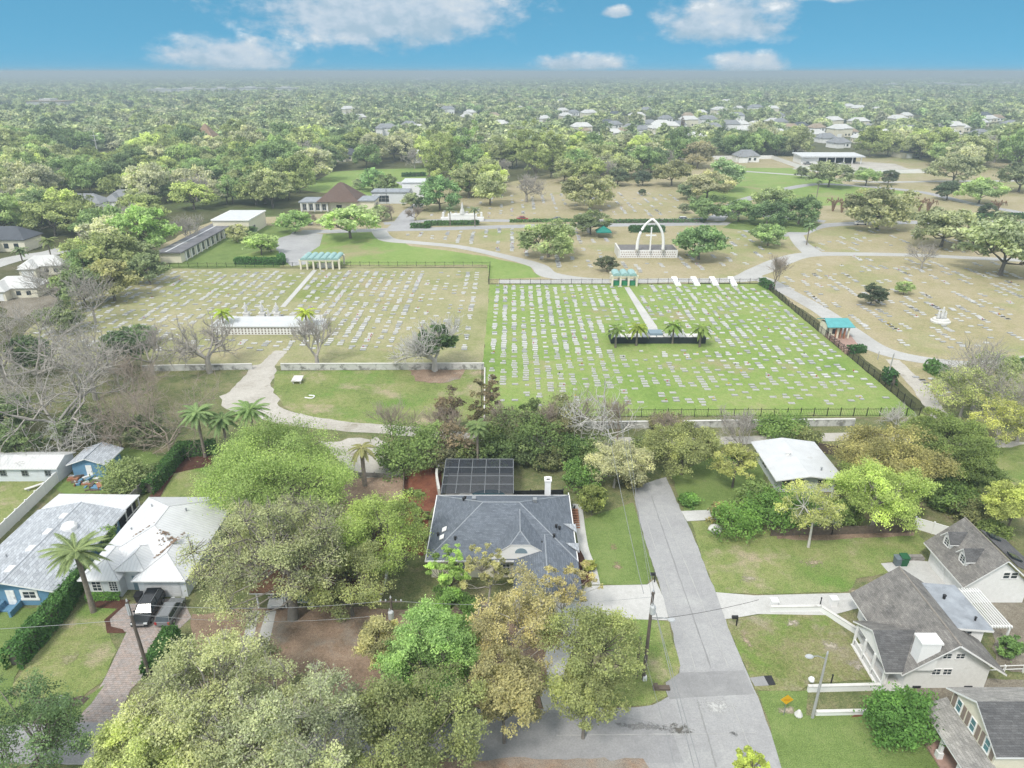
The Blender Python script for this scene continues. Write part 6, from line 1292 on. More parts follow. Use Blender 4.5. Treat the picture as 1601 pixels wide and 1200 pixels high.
tree(880, 922, 38, 9.5, (.28, .23, .115), 'thin orange-tan tree in front of the garage wing', 1900, npuff=30, twig=3, jag=.5, pr=(.12, .24), bark=m_barkp)
tree(762, 892, 30, 9, (.26, .235, .12), 'slim tan treetop before the half-round window gable', 3000, npuff=30, twig=3, rz=.9, jag=.4, pr=(.14, .28), bark=m_barkp)
tree(925, 1012, 78, 11.5, (.19, .20, .085), 'olive-green tree with open gaps beside the transformer pole', 6500, npuff=34, twig=4, jag=.34)
tree(915, 1090, 56, 9, (.18, .185, .08), 'spreading olive tree over the foot of the front drive', 4500, npuff=24, twig=5, jag=.38)
tree(703, 895, 30, 7, (.20, .28, .075), 'small airy light green tree at the front wall of the charcoal-roofed house', 3600, npuff=34, twig=2, rz=.9, jag=.35, pr=(.14, .28))
tree(712, 955, 42, 6, (.11, .18, .045), 'dark green bushy tree below the front wall', 6500, npuff=24, low=-.7)
tree(1175, 1196, 26, 5, (.27, .30, .06), 'small yellow-green treetop at the bottom of the street', 2500, npuff=14)
shrub(1411, 1118, 43, 5.6, (.075, .15, .035), 'large round clipped green bush beside the cream house', 9000, npuff=40, name='round_bush')
# trees round the street end
tree(1376, 770, 63, 9.5, (.25, .295, .085), 'vivid lime-green tree with a slim trunk behind the east lawn', 15000, npuff=40, low=-.5, trunk=.42, bark=m_barkp)
tree(1275, 800, 45, 9.5, (.26, .26, .10), 'nearly bare tree with pale forked trunk on the east lawn', 3000, npuff=24, twig=9, trunk=.45, bark=m_barkw, jag=.35, mult=1.3)
tree(1390, 718, 80, 8.5, (.225, .195, .085), 'rusty olive tree east of the white-roofed house', 19000, npuff=48, twig=2)
tree(1500, 705, 58, 9.5, (.125, .155, .05), 'dark olive tree on the shady eastern yard', 16000, npuff=44, twig=2)
tree(1455, 678, 38, 7.5, (.15, .175, .06), 'mid olive tree behind the rusty one', 8000, npuff=30)
tree(1530, 740, 38, 6, (.10, .13, .045), 'dark bushy tree in front of the shady yard path', 6000, npuff=22, low=-.7)
tree(1585, 790, 42, 9, (.27, .28, .085), 'yellow-olive tree at the edge beside the dormer garage', 9000, npuff=30, twig=3)
tree(1512, 612, 52, 10, (.24, .25, .11), 'pale mossy grey-green oak by the eastern hedge', 3600, npuff=44, twig=7, jag=.33, droop=.5, bark=m_barkp)
tree(1568, 660, 40, 9, (.28, .27, .09), 'yellowish mossy tree at the eastern edge', 2800, npuff=30, twig=6, droop=.6, jag=.3, bark=m_barkp)
tree(1560, 585, 44, 9, (.22, .235, .12), 'grey-green mossy oak beside the east lane', 3000, npuff=34, twig=7, droop=.4, bark=m_barkp)
tree(1070, 700, 55, 8, (.19, .195, .085), 'olive-gold tree at the head of the street', 11000, npuff=34, twig=3)
tree(1150, 725, 36, 7, (.24, .235, .09), 'thin tree with a curved trunk on the back lawn', 3800, npuff=22, twig=6, trunk=.5)
tree(962, 725, 48, 7, (.28, .26, .17), 'greyish half-bare tree beside the roadside lawn', 4500, npuff=26, twig=9, bark=m_barkp)
shrub(926, 783, 19, 4.6, (.15, .165, .05), 'golden-topped conical evergreen by the side path', 3500, npuff=20, name='conical_evergreen')
for cx, cy, r, hh, c_, lb in ((910, 745, 30, 4, (.10, .165, .045), 'leafy green bush behind the conical evergreen'), (935, 705, 34, 4, (.115, .145, .06), 'dark green thicket at the back of the garden'), (985, 745, 22, 3, (.17, .15, .09), 'brownish shrub at the end of the street'),
                            (1152, 813, 35, 4.5, (.105, .18, .04), 'large rounded green bush at the start of the bush row'), (1128, 800, 18, 3, (.20, .17, .08), 'bronze-tinged bush beside the pale boulder'), (1205, 800, 42, 4.5, (.09, .155, .038), 'broad green bush in the middle of the bush row'), (1245, 790, 36, 4.5, (.10, .17, .04), 'green bush behind the pale forked trunk'), (1180, 775, 30, 3.5, (.13, .17, .06), 'low bush in front of the white-roofed house'),
                            (1310, 800, 30, 4, (.12, .16, .05), 'green bush beneath the lime-green tree'), (1076, 780, 14, 1.6, (.11, .20, .045), 'small round shrub beside the street end'), (920, 884, 9, 1.3, (.23, .23, .06), 'golden shrub at the bend of the side path'),
                            (1490, 775, 36, 3.6, (.10, .145, .045), 'dense green thicket behind the white panel fence'), (1525, 800, 32, 3, (.15, .15, .07), 'olive thicket beside the dormer garage roof'), (1555, 830, 22, 3.2, (.12, .15, .05), 'shrub behind the dormer garage'),
                            (156, 838, 22, 3.2, (.105, .155, .05), 'round green shrub between the blue ranch and the metal roof'), (110, 900, 16, 2.5, (.14, .17, .05), 'shrub behind the tall palm'), (200, 745, 42, 3.8, (.16, .185, .085), 'grey-green bush spreading beside the blue cottage'),
                            (640, 700, 48, 6, (.12, .165, .055), 'feathery dark green bamboo clump by the sandy clearing'), (672, 690, 30, 6, (.15, .19, .075), 'lighter feathery bamboo beside the dark clump'), (710, 690, 30, 6, (.155, .115, .085), 'dry purple-brown thicket behind the pool cage'),
                            (800, 668, 34, 7, (.10, .125, .055), 'tall dark thicket behind the pool cage'), (725, 705, 24, 4, (.10, .12, .05), 'dark bush squeezed behind the pool cage corner'), (782, 705, 26, 5, (.08, .11, .045), 'dark tangle right behind the pool cage screen'), (820, 705, 26, 5, (.10, .125, .06), 'dark green tangle beyond the small backyard'), (860, 715, 24, 4, (.145, .15, .075), 'leafy tangle at the back of the small backyard'), (895, 700, 26, 4.5, (.085, .13, .045), 'deep green tangle between the ivy thicket and the garden bush'), (870, 672, 28, 7, (.16, .145, .09), 'tall vine tangle below the green section'), (832, 655, 18, 10, (.10, .125, .055), 'tall ivy column in front of the green section'), (612, 712, 22, 4, (.11, .14, .055), 'dark scrub at the sandy clearing edge'), (690, 715, 24, 4, (.12, .115, .07), 'brown-green scrub by the red mulch bed'), (765, 690, 28, 6, (.11, .14, .05), 'dense scrub behind the cabbage palm'), (845, 690, 36, 7.5, (.10, .135, .05), 'ivy-covered tree thicket behind the garden'), (880, 650, 30, 8, (.165, .165, .09), 'loose green thicket in front of the green section'),
                            (1010, 700, 26, 2.6, (.13, .15, .06), 'scrub along the sandy track'), (1220, 668, 40, 2.5, (.11, .16, .05), 'low scrub beside the sandy track'), (1255, 680, 26, 2.4, (.16, .17, .075), 'dry scrub behind the white-roofed house'),
                            (1582, 1010, 14, 3.2, (.09, .15, .05), 'spiky green plant behind the chimney house'), (1040, 660, 24, 2.6, (.16, .15, .08), 'brown scrub below the stained wall'), (700, 640, 20, 9, (.14, .105, .08), 'rust-brown vine-draped snag by the lower lawn'), (748, 640, 14, 12, (.12, .10, .06), 'tall dark vine-covered snag'), (768, 620, 12, 11, (.15, .115, .085), 'reddish vine-covered snag beside the green section')):
    shrub(cx, cy, r, hh, c_, lb, int(900+r*75), npuff=18, sx=.7 if hh > 8 else 1)
tree(735, 1000, 14, 4, DEEP, 'dark narrow shrub under the green tree', 1500)
for i, (px, py) in enumerate(((652, 800), (655, 770), (645, 790), (654, 815), (646, 825), (641, 768), (658, 836), (668, 806))): shrub(px, py, 6 if i % 3 else 9, 1.0, (.13, .16, .06), 'small shrub planted in the red mulch bed', 350, npuff=8, group='small shrubs in the red mulch bed', name='bed_shrub')
hedge([(28, 1040), (62, 1000), (95, 962), (118, 925), (135, 870)], 1.6, 2.6, (.055, .115, .035), 'tall dark clipped hedge beside the blue ranch', 14000)
hedge([(243, 1056), (268, 1012)], 1.5, 2.2, (.05, .105, .03), 'dark clipped hedge beside the paver driveway', 8000); hedge([(236, 770), (262, 740), (286, 712), (332, 708)], 1.5, 2.2, (.05, .10, .032), 'dark hedge round the back garden of the metal-roofed house', 9000)
hedge([(-20, 748), (70, 747)], 1.1, 1.3, (.09, .17, .04), 'low bright hedge before the long shed', 2600); hedge([(142, 936), (184, 935)], .8, .7, (.10, .2, .04), 'low green hedge under the twin windows', 1800, .1, .06)
hedge([(1455, 580), (1500, 606), (1545, 640)], 2, 2.2, (.07, .13, .04), 'long green hedge beside the eastern mossy oaks', 5000, .3); hedge([(1560, 575), (1640, 578)], 2, 2.2, (.07, .13, .04), 'short hedge past the mossy oaks', 1600, .3)
hedge([(374, 412), (440, 413), (440, 406)], 2.2, 1.9, (.05, .11, .035), 'boxy dark hedge round the chapel car park', 2600, .4); hedge([(646, 356), (668, 356), (668, 352)], 2, 1.6, (.05, .10, .035), 'boxy hedge at the chapel drive corner', 900, .4); hedge([(672, 352), (745, 351)], 2, 1.6, (.06, .11, .04), 'trimmed hedge before the white monument', 1600, .4)
hedge([(990, 362), (1032, 362)], 3, 2.2, (.045, .09, .04), 'dark hedge behind the pointed arch', 1500, .4); hedge([(1345, 343), (1420, 342), (1500, 343), (1640, 341)], 2.5, 2.2, (.05, .09, .04), 'long dark hedge north of the cemetery road', 3500, .5); hedge([(632, 276), (662, 275)], 3, 2, (.04, .08, .04), 'dark hedge by the meadow drive', 700, .5)
hedge([(1394, 601), (1386, 594)], 1.4, 2.6, (.04, .09, .035), 'short dark hedge against the diagonal iron fence', 900, .25); hedge([(1330, 551), (1346, 550)], 1.4, 1.5, (.04, .09, .035), 'low hedge at the end of the pavilion terrace', 700, .25); hedge([(800, 347), (930, 346)], 1.6, 1, (.08, .14, .05), 'low hedge along the upper road', 1400, .4)
hedge([(950, 348), (1100, 347)], 1.6, 1.2, (.06, .11, .045), 'row hedge between the two cemetery roads', 1400, .4); hedge([(1192, 446), (1203, 452)], 1.6, 2, (.05, .1, .04), 'dark hedge at the corner of the iron fence', 700, .3)
# palms
palm(118, 862, 8.5, 3.6, (.15, .18, .085), 'tall date palm with a slim trunk in front of the blue ranch', 44, .75, r=.26, lean=.1)
palm(307, 645, 8, 3.2, (.14, .19, .085), 'west palm of the trio behind the back hedge', 40, .9, r=.22); palm(347, 655, 6.5, 3.0, (.115, .16, .07), 'middle palm of the trio behind the bright oak', 38, .9); palm(390, 640, 8, 3.4, (.14, .20, .075), 'east palm of the trio behind the bright oak', 40, .85, r=.22)
palm(565, 700, 6.5, 2.6, (.20, .185, .085), 'half-dead drooping palm beside the sandy clearing', 14, 1.3, r=.3); palm(746, 664, 7.5, 1.9, (.135, .175, .075), 'cabbage palm behind the pool cage', 34, 1.0, r=.18)
for i, (px, py, c_) in enumerate(((964, 513, (.15, .2, .06)), (997, 510, (.24, .28, .05)), (1054, 507, (.16, .22, .06)), (1097, 512, (.17, .22, .06)))): palm(px, py, 4.6, 2.8, c_, ('dark palm at the west end of the black urn strip', 'yellowish palm second along the black urn strip', 'palm in the middle of the black urn strip', 'palm at the east end of the black urn strip')[i], 22, 1.1, leaf=.16)
palm(346, 487, 5, 3, (.27, .32, .04), 'yellow-green palm at the west end of the niche wall', 20, 1.1, leaf=.16); palm(477, 487, 5, 3, (.30, .33, .04), 'yellow-green palm at the east end of the niche wall', 20, 1.1, leaf=.16)
palm(1266, 352, 7, 2.8, (.17, .23, .12), 'lone palm beside the round island', 20, 1, leaf=.2); palm(73, 375, 8, 3.6, (.2, .22, .1), 'palm beside the side street', 20, 1, leaf=.2); palm(30, 390, 6, 3, (.18, .22, .12), 'silvery fan palm by the side street', 20, 1, leaf=.2)
for px, py, hh, lb in ((1281, 283, 12, 'slim leaning palm trunk on the hillside lawn'),): palm(px, py, hh, 1.8, (.15, .18, .1), lb, 14, 1.1, leaf=.2)
palm(723-20, 325, 7, 2.4, (.16, .2, .12), 'palm on the west of the white monument', 18, 1, leaf=.2); palm(742, 326, 7, 2.8, (.17, .2, .13), 'silvery palm on the east of the white monument', 18, 1, leaf=.2)
# bare trees
bare_tree(328, 583, 478, 'big forked bare tree in front of the west retaining wall', 1.0, m_barkp, 4, r0=.5, kids=(4, 6)); bare_tree(497, 575, 494, 'bare vase-shaped tree at the end of the lower lawn wall', .6, m_barkp, 4, r0=.38)
bare_tree(680, 580, 486, 'spreading bare tree with a dark ivy heart by the lower lawn wall', .85, m_barkw, 4, r0=.5, ivy=(3.4, 4, .52, 2500, (.065, .10, .045)), kids=(5, 6))
bare_tree(105, 695, 512, 'largest pale bare tree among the western scrub', 1.25, m_barkp, 5, r0=.45, kids=(3, 4)); bare_tree(66, 610, 470, 'bare tree at the edge of the old section', 1.2, m_barkp, 5, r0=.4, kids=(3, 4)); bare_tree(150, 625, 490, 'grey bare tree beside the dark evergreen', 1.2, m_barkp, 4, r0=.4, kids=(4, 5))
bare_tree(266, 705, 580, 'tan many-stemmed bare tree behind the long hedge', 1.0, m_barkt, 5, r0=.25, kids=(3, 4), trunk=.1); bare_tree(10, 600, 470, 'bare tree cut by the west edge', 1.1, m_barkp, 4, r0=.4); bare_tree(190, 700, 600, 'low tan bare tree west of the many-stemmed one', 1.2, m_barkt, 4, r0=.2, trunk=.1)
bare_tree(95, 720, 640, 'white dead branches sprawling above the long shed', 1.6, m_barkw, 4, r0=.22, trunk=.08, up=.05); bare_tree(215, 640, 545, 'thin bare tree near the sandy track', 1.0, m_barkt, 4, r0=.2)
bare_tree(40, 680, 560, 'pale bare tree over the western scrub', 1.2, m_barkp, 5, r0=.3, kids=(3, 4)); bare_tree(240, 585, 500, 'pale bare tree at the west end of the stained wall', 1.1, m_barkp, 4, r0=.3)
bare_tree(940, 700, 590, 'bare tree with white limbs against the green section', 1.1, m_barkw, 4, r0=.26, up=.1, kids=(3, 4)); bare_tree(890, 690, 592, 'grey bare tree beside the ivy thicket', .8, m_barkt, 3, r0=.16); bare_tree(1160, 707, 640, 'dense grey bare shrub tree by the white-roofed house', .8, m_barkp, 5, r0=.16, trunk=.08, kids=(3, 4))
bare_tree(780, 690, 625, 'tan twiggy tree rising out of the dark tangle', .5, m_barkt, 4, r0=.12); bare_tree(855, 700, 618, 'thin twiggy tree over the backyard tangle', .5, m_barkt, 4, r0=.12); bare_tree(1040, 690, 640, 'small leafless tree behind the olive-gold tree', .7, m_barkt, 4, r0=.12)
bare_tree(620, 705, 622, 'thin brown bare tree over the bamboo', .6, m_barkt, 4, r0=.12); bare_tree(700, 690, 632, 'brown twiggy snag tree over the dry thicket', .6, m_barkt, 4, r0=.15); bare_tree(965, 690, 615, 'tall thin twiggy tree in front of the stained wall', .4, m_barkt, 4, r0=.12)
bare_tree(1440, 420, 373, 'small grey bare tree on the parched lawn', .9, m_barkp, 4, r0=.25, twig=.03); bare_tree(1210, 452, 395, 'slender leafless tree at the fence corner', .35, m_barkt, 4, r0=.2, twig=.03); bare_tree(823, 315, 268, 'big bare tree beyond the grove edge', 1.1, m_barkp, 4, r0=.5, twig=.06)
bare_tree(1520, 640, 520, 'bare grey tree above the eastern hedge', .9, m_barkp, 4, r0=.3); bare_tree(1590, 690, 570, 'bare tree at the eastern edge', .9, m_barkp, 4, r0=.25); bare_tree(1400, 668, 630, 'low white bare limbs behind the rusty tree', 1.3, m_barkw, 4, r0=.15, trunk=.1); bare_tree(1465, 690, 655, 'white dead limbs in the olive tree', 1.2, m_barkw, 3, r0=.12)
for px, py in ((612, 343), (650, 345), (483, 353)): bare_tree(px, py, py-26, 'small pinkish bare tree near the chapel drive', .8, m_barkt, 4, group='pinkish bare trees by the chapel', r0=.2, twig=.05)
for i, (px, py, t) in enumerate(((150, 505, 420), (95, 480, 400), (300, 385, 330))): bare_tree(px, py, t, ('grey leafless tree in the western treeline', 'tall leafless tree beside the mobile homes', 'leafless pale tree behind the long flat building')[i], .9, m_barkp, 4, r0=.3, twig=.04)
# --- middle-distance trees share a few crowns
VAR = {}
def variant(kind, k):
    if (kind, k) not in VAR:
        spec = {'oak': dict(R=5, Rz=3.6, zc=4.3, npuff=52, n=6500, low=-.5, jag=.2), 'round': dict(R=5, Rz=4.4, zc=5.0, npuff=48, n=6500, low=-.6, jag=.18), 'tall': dict(R=5, Rz=8, zc=8.6, npuff=50, n=6500, low=-.7, jag=.3), 'flat': dict(R=5, Rz=2.6, zc=4.8, npuff=40, n=5000, low=-.3, jag=.26)}[kind]
        cm, C, p = crown('crown', spec['R'], spec['Rz'], spec['zc'], spec['npuff'], spec['n'], .28, 900+k*17+len(kind), spec['low'], spec['jag'], (.17, .3))
        VAR[(kind, k)] = (cm, limbs('trunk', 1.9, .26, C, p, k+5, m_bark, 6, 1))
    return VAR[(kind, k)]
def mid(px, py, rpx, colr, label, kind='oak', group=None, sz=1.0, name='shade_tree', jit=0):
    """base of the trunk at (px, py)"""
    x, y = P2(px, py); dep = y*CS+H*SN; R = rpx*dep/F; s = R/5; cm, tm = variant(kind, rnd.randrange(4)); g_ = sum(colr)/3; c_ = tuple(max(.02, v*.84+g_*.38) for v in colr)
    return put(name, 'tree', label, group, (x, y, 0), rnd.uniform(0, 6.28), [('trunk', tm, None), ('crown', cm, c_)], (s, s, s*sz))
for a in ((857, 402, 40, (.215, .25, .085), 'spreading light olive tree west of the dark tree on the parched lawn', 'oak'), (923, 366, 25, (.11, .135, .055), 'dense dark tree beside the teal tent', 'oak'), (1092, 405, 36, (.12, .20, .06), 'rounded green tree east of the pointed arch', 'oak'), (949, 425, 15, (.075, .085, .05), 'small dark tree in front of the niche wall of the arch', 'round'),
          (921, 325, 36, (.235, .22, .10), 'golden olive tree south of the upper road', 'oak'), (1103, 345, 26, (.125, .18, .06), 'dark green tree west of the round island', 'oak'), (1154, 346, 24, (.13, .20, .06), 'green tree at the west side of the round island', 'oak'), (1200, 384, 24, (.16, .23, .07), 'green tree below the round island', 'oak'), (1198, 352, 26, (.10, .16, .06), 'green tree on the round island', 'oak'), (1248, 350, 30, (.11, .165, .06), 'wide green tree on the east of the round island', 'oak'), (1208, 330, 26, (.175, .21, .08), 'olive tree behind the round island', 'oak'),
          (1371, 358, 45, (.215, .205, .095), 'wide olive-grey tree by the cemetery road', 'oak'), (1471, 386, 42, (.21, .215, .105), 'mossy grey-olive tree east of the cemetery road bend', 'oak'), (1563, 430, 60, (.20, .22, .11), 'huge pale mossy oak at the edge of the parched lawn', 'oak'), (1520, 385, 20, (.10, .14, .075), 'dark tree beside the mossy grey-olive one', 'oak'), (1361, 476, 19, (.05, .065, .04), 'dark magnolia alone on the parched lawn', 'round'), (1412, 460, 13, (.20, .25, .08), 'small round green tree beside the dark magnolia', 'round'),
          (1295, 292, 27, (.17, .18, .10), 'grey-olive tree on the hillside by the hill road', 'oak'), (1353, 290, 18, (.20, .26, .09), 'small light green hillside tree', 'oak'), (1388, 288, 13, (.07, .085, .055), 'dark conical hillside tree', 'round'), (1252, 278, 10, (.11, .12, .07), 'small dark hilltop tree by the white wall', 'round'), (1480, 312, 17, (.07, .095, .06), 'dark round tree on the hill road bend', 'round'), (1541, 340, 13, (.06, .08, .05), 'dark rounded tree by the east cemetery road', 'round'), (1530, 318, 27, (.20, .26, .08), 'light green tree right of the hill road', 'oak'), (1490, 288, 32, (.215, .215, .115), 'pale olive tree above the hill road', 'oak'), (1592, 300, 30, (.13, .145, .08), 'grey tree at the eastern hillside edge', 'oak'),
          (1127, 298, 28, (.17, .235, .11), 'pale green rounded tree at the foot of the hillside', 'round'), (1050, 290, 26, (.19, .175, .075), 'olive tree at the edge of the wooded belt', 'oak'), (1090, 262, 24, (.22, .175, .11), 'rusty tree by the end of the white wall', 'round'), (1105, 312, 30, (.25, .22, .12), 'tan half-leafed tree behind the island trees', 'oak'), (1005, 290, 14, (.07, .09, .06), 'dark shrub tree by the upper lawn', 'round'), (965, 290, 16, (.09, .11, .065), 'dark tree near the rust-brown grass', 'round'), (1004, 305, 6, (.06, .08, .045), 'tiny dark clipped tree among the graves', 'round'), (1075, 312, 16, (.13, .17, .09), 'small grey-green tree south of the upper lawn', 'round'), (1070, 333, 9, (.15, .16, .11), 'small greyish tree by the upper road', 'round'),
          (548, 372, 42, (.225, .29, .085), 'spreading light green oak on the bright lawn', 'flat'), (462, 364, 24, (.19, .28, .07), 'bright green tree on the car park island', 'oak'), (409, 398, 23, (.24, .30, .085), 'light green tree by the car park hedge', 'oak'), (424, 393, 12, (.20, .26, .09), 'slender tree beside the car park hedge', 'round'), (688, 328, 30, (.12, .21, .07), 'dense green tree west of the white monument', 'round'), (584, 298, 20, (.16, .26, .09), 'fresh green tree behind the chapel', 'round'), (604, 300, 16, (.13, .16, .06), 'olive tree behind the chapel', 'round'), (563, 296, 10, (.22, .24, .14), 'thin grey tree behind the chapel roof', 'round'), (645, 325, 14, (.22, .24, .12), 'pale bush tree by the chapel drive', 'round'), (655, 330, 9, (.07, .10, .05), 'dark cypress by the chapel drive', 'tall'), (595, 345, 14, (.22, .25, .12), 'light shrub tree by the office lawn', 'round'), (393, 370, 10, (.07, .12, .05), 'dark conifer at the flat-roofed hall', 'round'), (372, 378, 16, (.25, .24, .1), 'pale yellow tree at the flat-roofed hall', 'round'),
          (150, 595, 1, OLIVE, 'x', 'oak')):
    if a[4] != 'x': mid(a[0], a[1], a[2], a[3], a[4], a[5], sz=.7 if a[5] == 'flat' else .88)
# near-left treeline with its own looks
for a in ((60, 585, 34, (.07, .11, .045), 'dark evergreen among the western bare trees', 'round'), (205, 575, 34, (.065, .105, .045), 'dark glossy evergreen beside the bare trees', 'round'), (222, 540, 20, (.10, .15, .06), 'small evergreen at the old section corner', 'oak'), (185, 440, 42, (.175, .19, .06), 'golden olive tree in the western treeline', 'round'), (232, 400, 40, (.19, .28, .055), 'bright green tree at the corner of the long flat building', 'round'), (235, 445, 26, (.14, .17, .075), 'grey-green tree touching the long flat building', 'round'), (135, 480, 34, (.12, .155, .055), 'dark green tree in the western treeline', 'round'), (150, 440, 34, (.11, .17, .05), 'deep green tree behind the golden olive one', 'oak'), (180, 470, 34, (.215, .195, .07), 'amber-olive tree over the edge of the old section', 'round'), (100, 520, 28, (.13, .155, .06), 'dull green tree above the bare trees', 'oak'), (215, 420, 24, (.15, .17, .08), 'grey-olive tree beside the bright green one', 'round'), (15, 680, 40, (.10, .14, .055), 'dark tree at the west edge above the long shed', 'oak'), (130, 690, 34, (.11, .14, .06), 'green scrub tree behind the long shed', 'oak'), (230, 690, 30, (.13, .15, .07), 'scrubby tree behind the blue cottage', 'oak'), (35, 720, 30, (.10, .14, .05), 'bushy tree behind the long shed roof', 'round')):
    mid(*a[:5], a[5], name='treeline_tree')
# belts of wood, every tree its own object
def inpoly(x, y, pts):
    r = False; j = len(pts)-1
    for i in range(len(pts)):
        if (pts[i][1] > y) != (pts[j][1] > y) and x < (pts[j][0]-pts[i][0])*(y-pts[i][1])/(pts[j][1]-pts[i][1])+pts[i][0]: r = not r
        j = i
    return r
KEEP = [[(235, 420), (250, 345), (330, 322), (425, 322), (425, 420)], [(470, 355), (470, 295), (670, 280), (670, 355)], [(60, 300), (118, 345), (235, 345), (235, 312), (110, 312)], [(85, 268), (90, 238), (235, 234), (238, 264)], [(0, 470), (0, 380), (100, 375), (190, 345), (205, 355), (130, 400), (60, 430)], [(300, 262), (300, 225), (350, 225), (350, 262)], [(660, 262), (905, 250), (905, 262), (840, 330), (655, 320)]]
TONES = (((.19, .205, .095), 'olive'), ((.155, .20, .095), 'dull green'), ((.235, .24, .14), 'tan-olive'), ((.205, .245, .115), 'fresh green'), ((.12, .15, .085), 'dark green'), ((.28, .265, .20), 'grey half-leafed'), ((.28, .30, .125), 'yellow-green'))
BARE = [bare('limbs', 12, 1.0, 71+k, m_barkp, 4, r0=.35, twig=.07, kids=(4, 5)) for k in range(2)]
def belt(poly, n, rm, where, kinds=('oak', 'round', 'oak'), wts=(4, 4, 3, 2, 2, 2, 1), gap=.62, name='wood_tree', keep=True):
    pts = [P2(*p) for p in poly]; xs = [p[0] for p in pts]; ys = [p[1] for p in pts]; kp = [[P2(*p) for p in q] for q in KEEP] if keep else []; got = []; tr_ = 0
    while len(got) < n and tr_ < n*60:
        tr_ += 1; x, y = rnd.uniform(min(xs), max(xs)), rnd.uniform(min(ys), max(ys)); R = rnd.uniform(*rm)
        if not inpoly(x, y, pts) or any(inpoly(x, y, q) for q in kp) or any((x-a)**2+(y-b_)**2 < (gap*(R+c_))**2 for a, b_, c_ in got): continue
        got.append((x, y, R))
        if rnd.random() < .09:
            s = R/7; put(name, 'tree', f'leafless grey tree {where}', f'leafless grey trees {where}', (x, y, 0), rnd.uniform(0, 6.28), [('limbs', BARE[rnd.randrange(2)], None)], (s, s, s)); continue
        (colr, tn) = rnd.choices(TONES, wts)[0]; kd = rnd.choice(kinds); cm, tm = variant(kd, rnd.randrange(4)); s = R/5
        put(name, 'tree', f'{tn} {"broad" if kd in ("oak", "flat") else "rounded" if kd == "round" else "tall"} tree {where}', f'{tn} {kd} trees {where}', (x, y, 0), rnd.uniform(0, 6.28), [('trunk', tm, None), ('crown', cm, tuple(v*k_ for v, k_ in zip(colr, [rnd.uniform(1.0, 1.3)]*3)))], (s, s, s*rnd.uniform(.85, 1.25)))
belt([(-10, 300), (120, 350), (235, 345), (330, 318), (430, 318), (430, 335), (330, 332), (250, 352), (200, 400), (130, 440), (112, 400), (-10, 372)], 34, (5, 8.5), 'in the wood west of the long flat building')
belt([(-20, 262), (250, 262), (480, 290), (440, 330), (250, 318), (-20, 318)], 76, (6, 10), 'in the wood behind the flat-roofed hall')
belt([(-20, 236), (520, 236), (500, 284), (250, 262), (-20, 262)], 72, (8, 12), 'in the deep western wood around the truck yard')
belt([(470, 262), (520, 236), (700, 238), (700, 264), (600, 268), (520, 272)], 22, (7, 11), 'along the far side of the meadow')
belt([(672, 300), (680, 262), (770, 256), (905, 254), (915, 288), (830, 306), (770, 322), (690, 306)], 30, (6, 8), 'in the feathery palm grove north of the white monument', ('tall', 'round'), (5, 3, 2, 0, 0, 0, 1), .45, keep=False)
belt([(905, 250), (1120, 244), (1100, 262), (1020, 272), (960, 290), (915, 290)], 26, (7, 11), 'between the grove and the hilltop')
belt([(1110, 232), (1250, 236), (1250, 248), (1110, 248)], 16, (8, 11), 'behind the white hilltop wall'); belt([(1440, 252), (1640, 245), (1640, 268), (1480, 266)], 18, (9, 13), 'at the eastern end of the hilltop'); belt([(1345, 236), (1460, 236), (1460, 250), (1345, 250)], 8, (8, 11), 'beside the open depot')
# --- far suburb: houses one by one
m_rw, m_rg, m_rd, m_rt = M('white_far_roof', (.66, .66, .65), .12, .2), M('grey_far_roof', (.28, .29, .31), .15, .2), M('dark_far_roof', (.10, .11, .13), .15, .2), M('tan_far_roof', (.38, .30, .22), .15, .2)
protos = []
def far_house(i):
    rf = (m_rw, m_rg, m_rd, m_rt)[i % 4]; L, D = (16, 10) if i < 4 else (20, 12)
    o = thing('suburban_house', 'x', 'house', (0, 5000, 0)); hh = 3.4 if i < 4 else 6.2; b = LMB(); b.box(-L/2, L/2, -D/2, D/2, 0, hh); b.box(-L/2+1, -L/2+7, -D/2-4, -D/2+.01, 0, hh-.2); b.build('wall', m_trim if i % 2 else m_cream, o)
    m_ = LMB(); fs, a, c = hip_faces(-L/2-.6, L/2+.6, -D/2-.6, D/2+.6, hh, hh+2.9, 'X', (5, 5))
    for f_ in fs: m_.slab(f_, .2)
    fs, a, c = hip_faces(-L/2+.5, -L/2+7.5, -D/2-4.6, D/2-2, hh-.15, hh+2.1, 'Y', (3.3, 3.3))
    for f_ in fs: m_.slab(f_, .2)
    m_.build('roof', rf, o); g = LMB()
    for x in (L/2-3, L/2-6.5): LMB().box(x-.8, x+.8, -D/2-.05, -D/2+.05, .9, 2.3).build('window', m_glass, o)
    LMB().box(-L/2+1.8, -L/2+6.2, -D/2-4.06, -D/2-3.95, .1, 2.5).build('garage_door', m_trim, o)
    return o
for i in range(6): protos.append(far_house(i))
RN = ('white-roofed', 'grey-roofed', 'dark-roofed', 'tan-roofed'); HOLES = []; used = set()
def far_at(px, py, i, label, group=None, rz=None):
    x, y, _ = P(px, py); o = protos[i] if i not in used else copy_tree(protos[i]); used.add(i); o.location = (x, y, 0); o.rotation_euler[2] = rnd.choice((0, .2, -.25, .1)) if rz is None else rz; o.scale = (1.0, 1.0, 1.25)
    o['label'] = label
    if group: o['group'] = group
    elif 'group' in o: del o['group']
    HOLES.append((x, y, 16 if y < 900 else 25)); return o
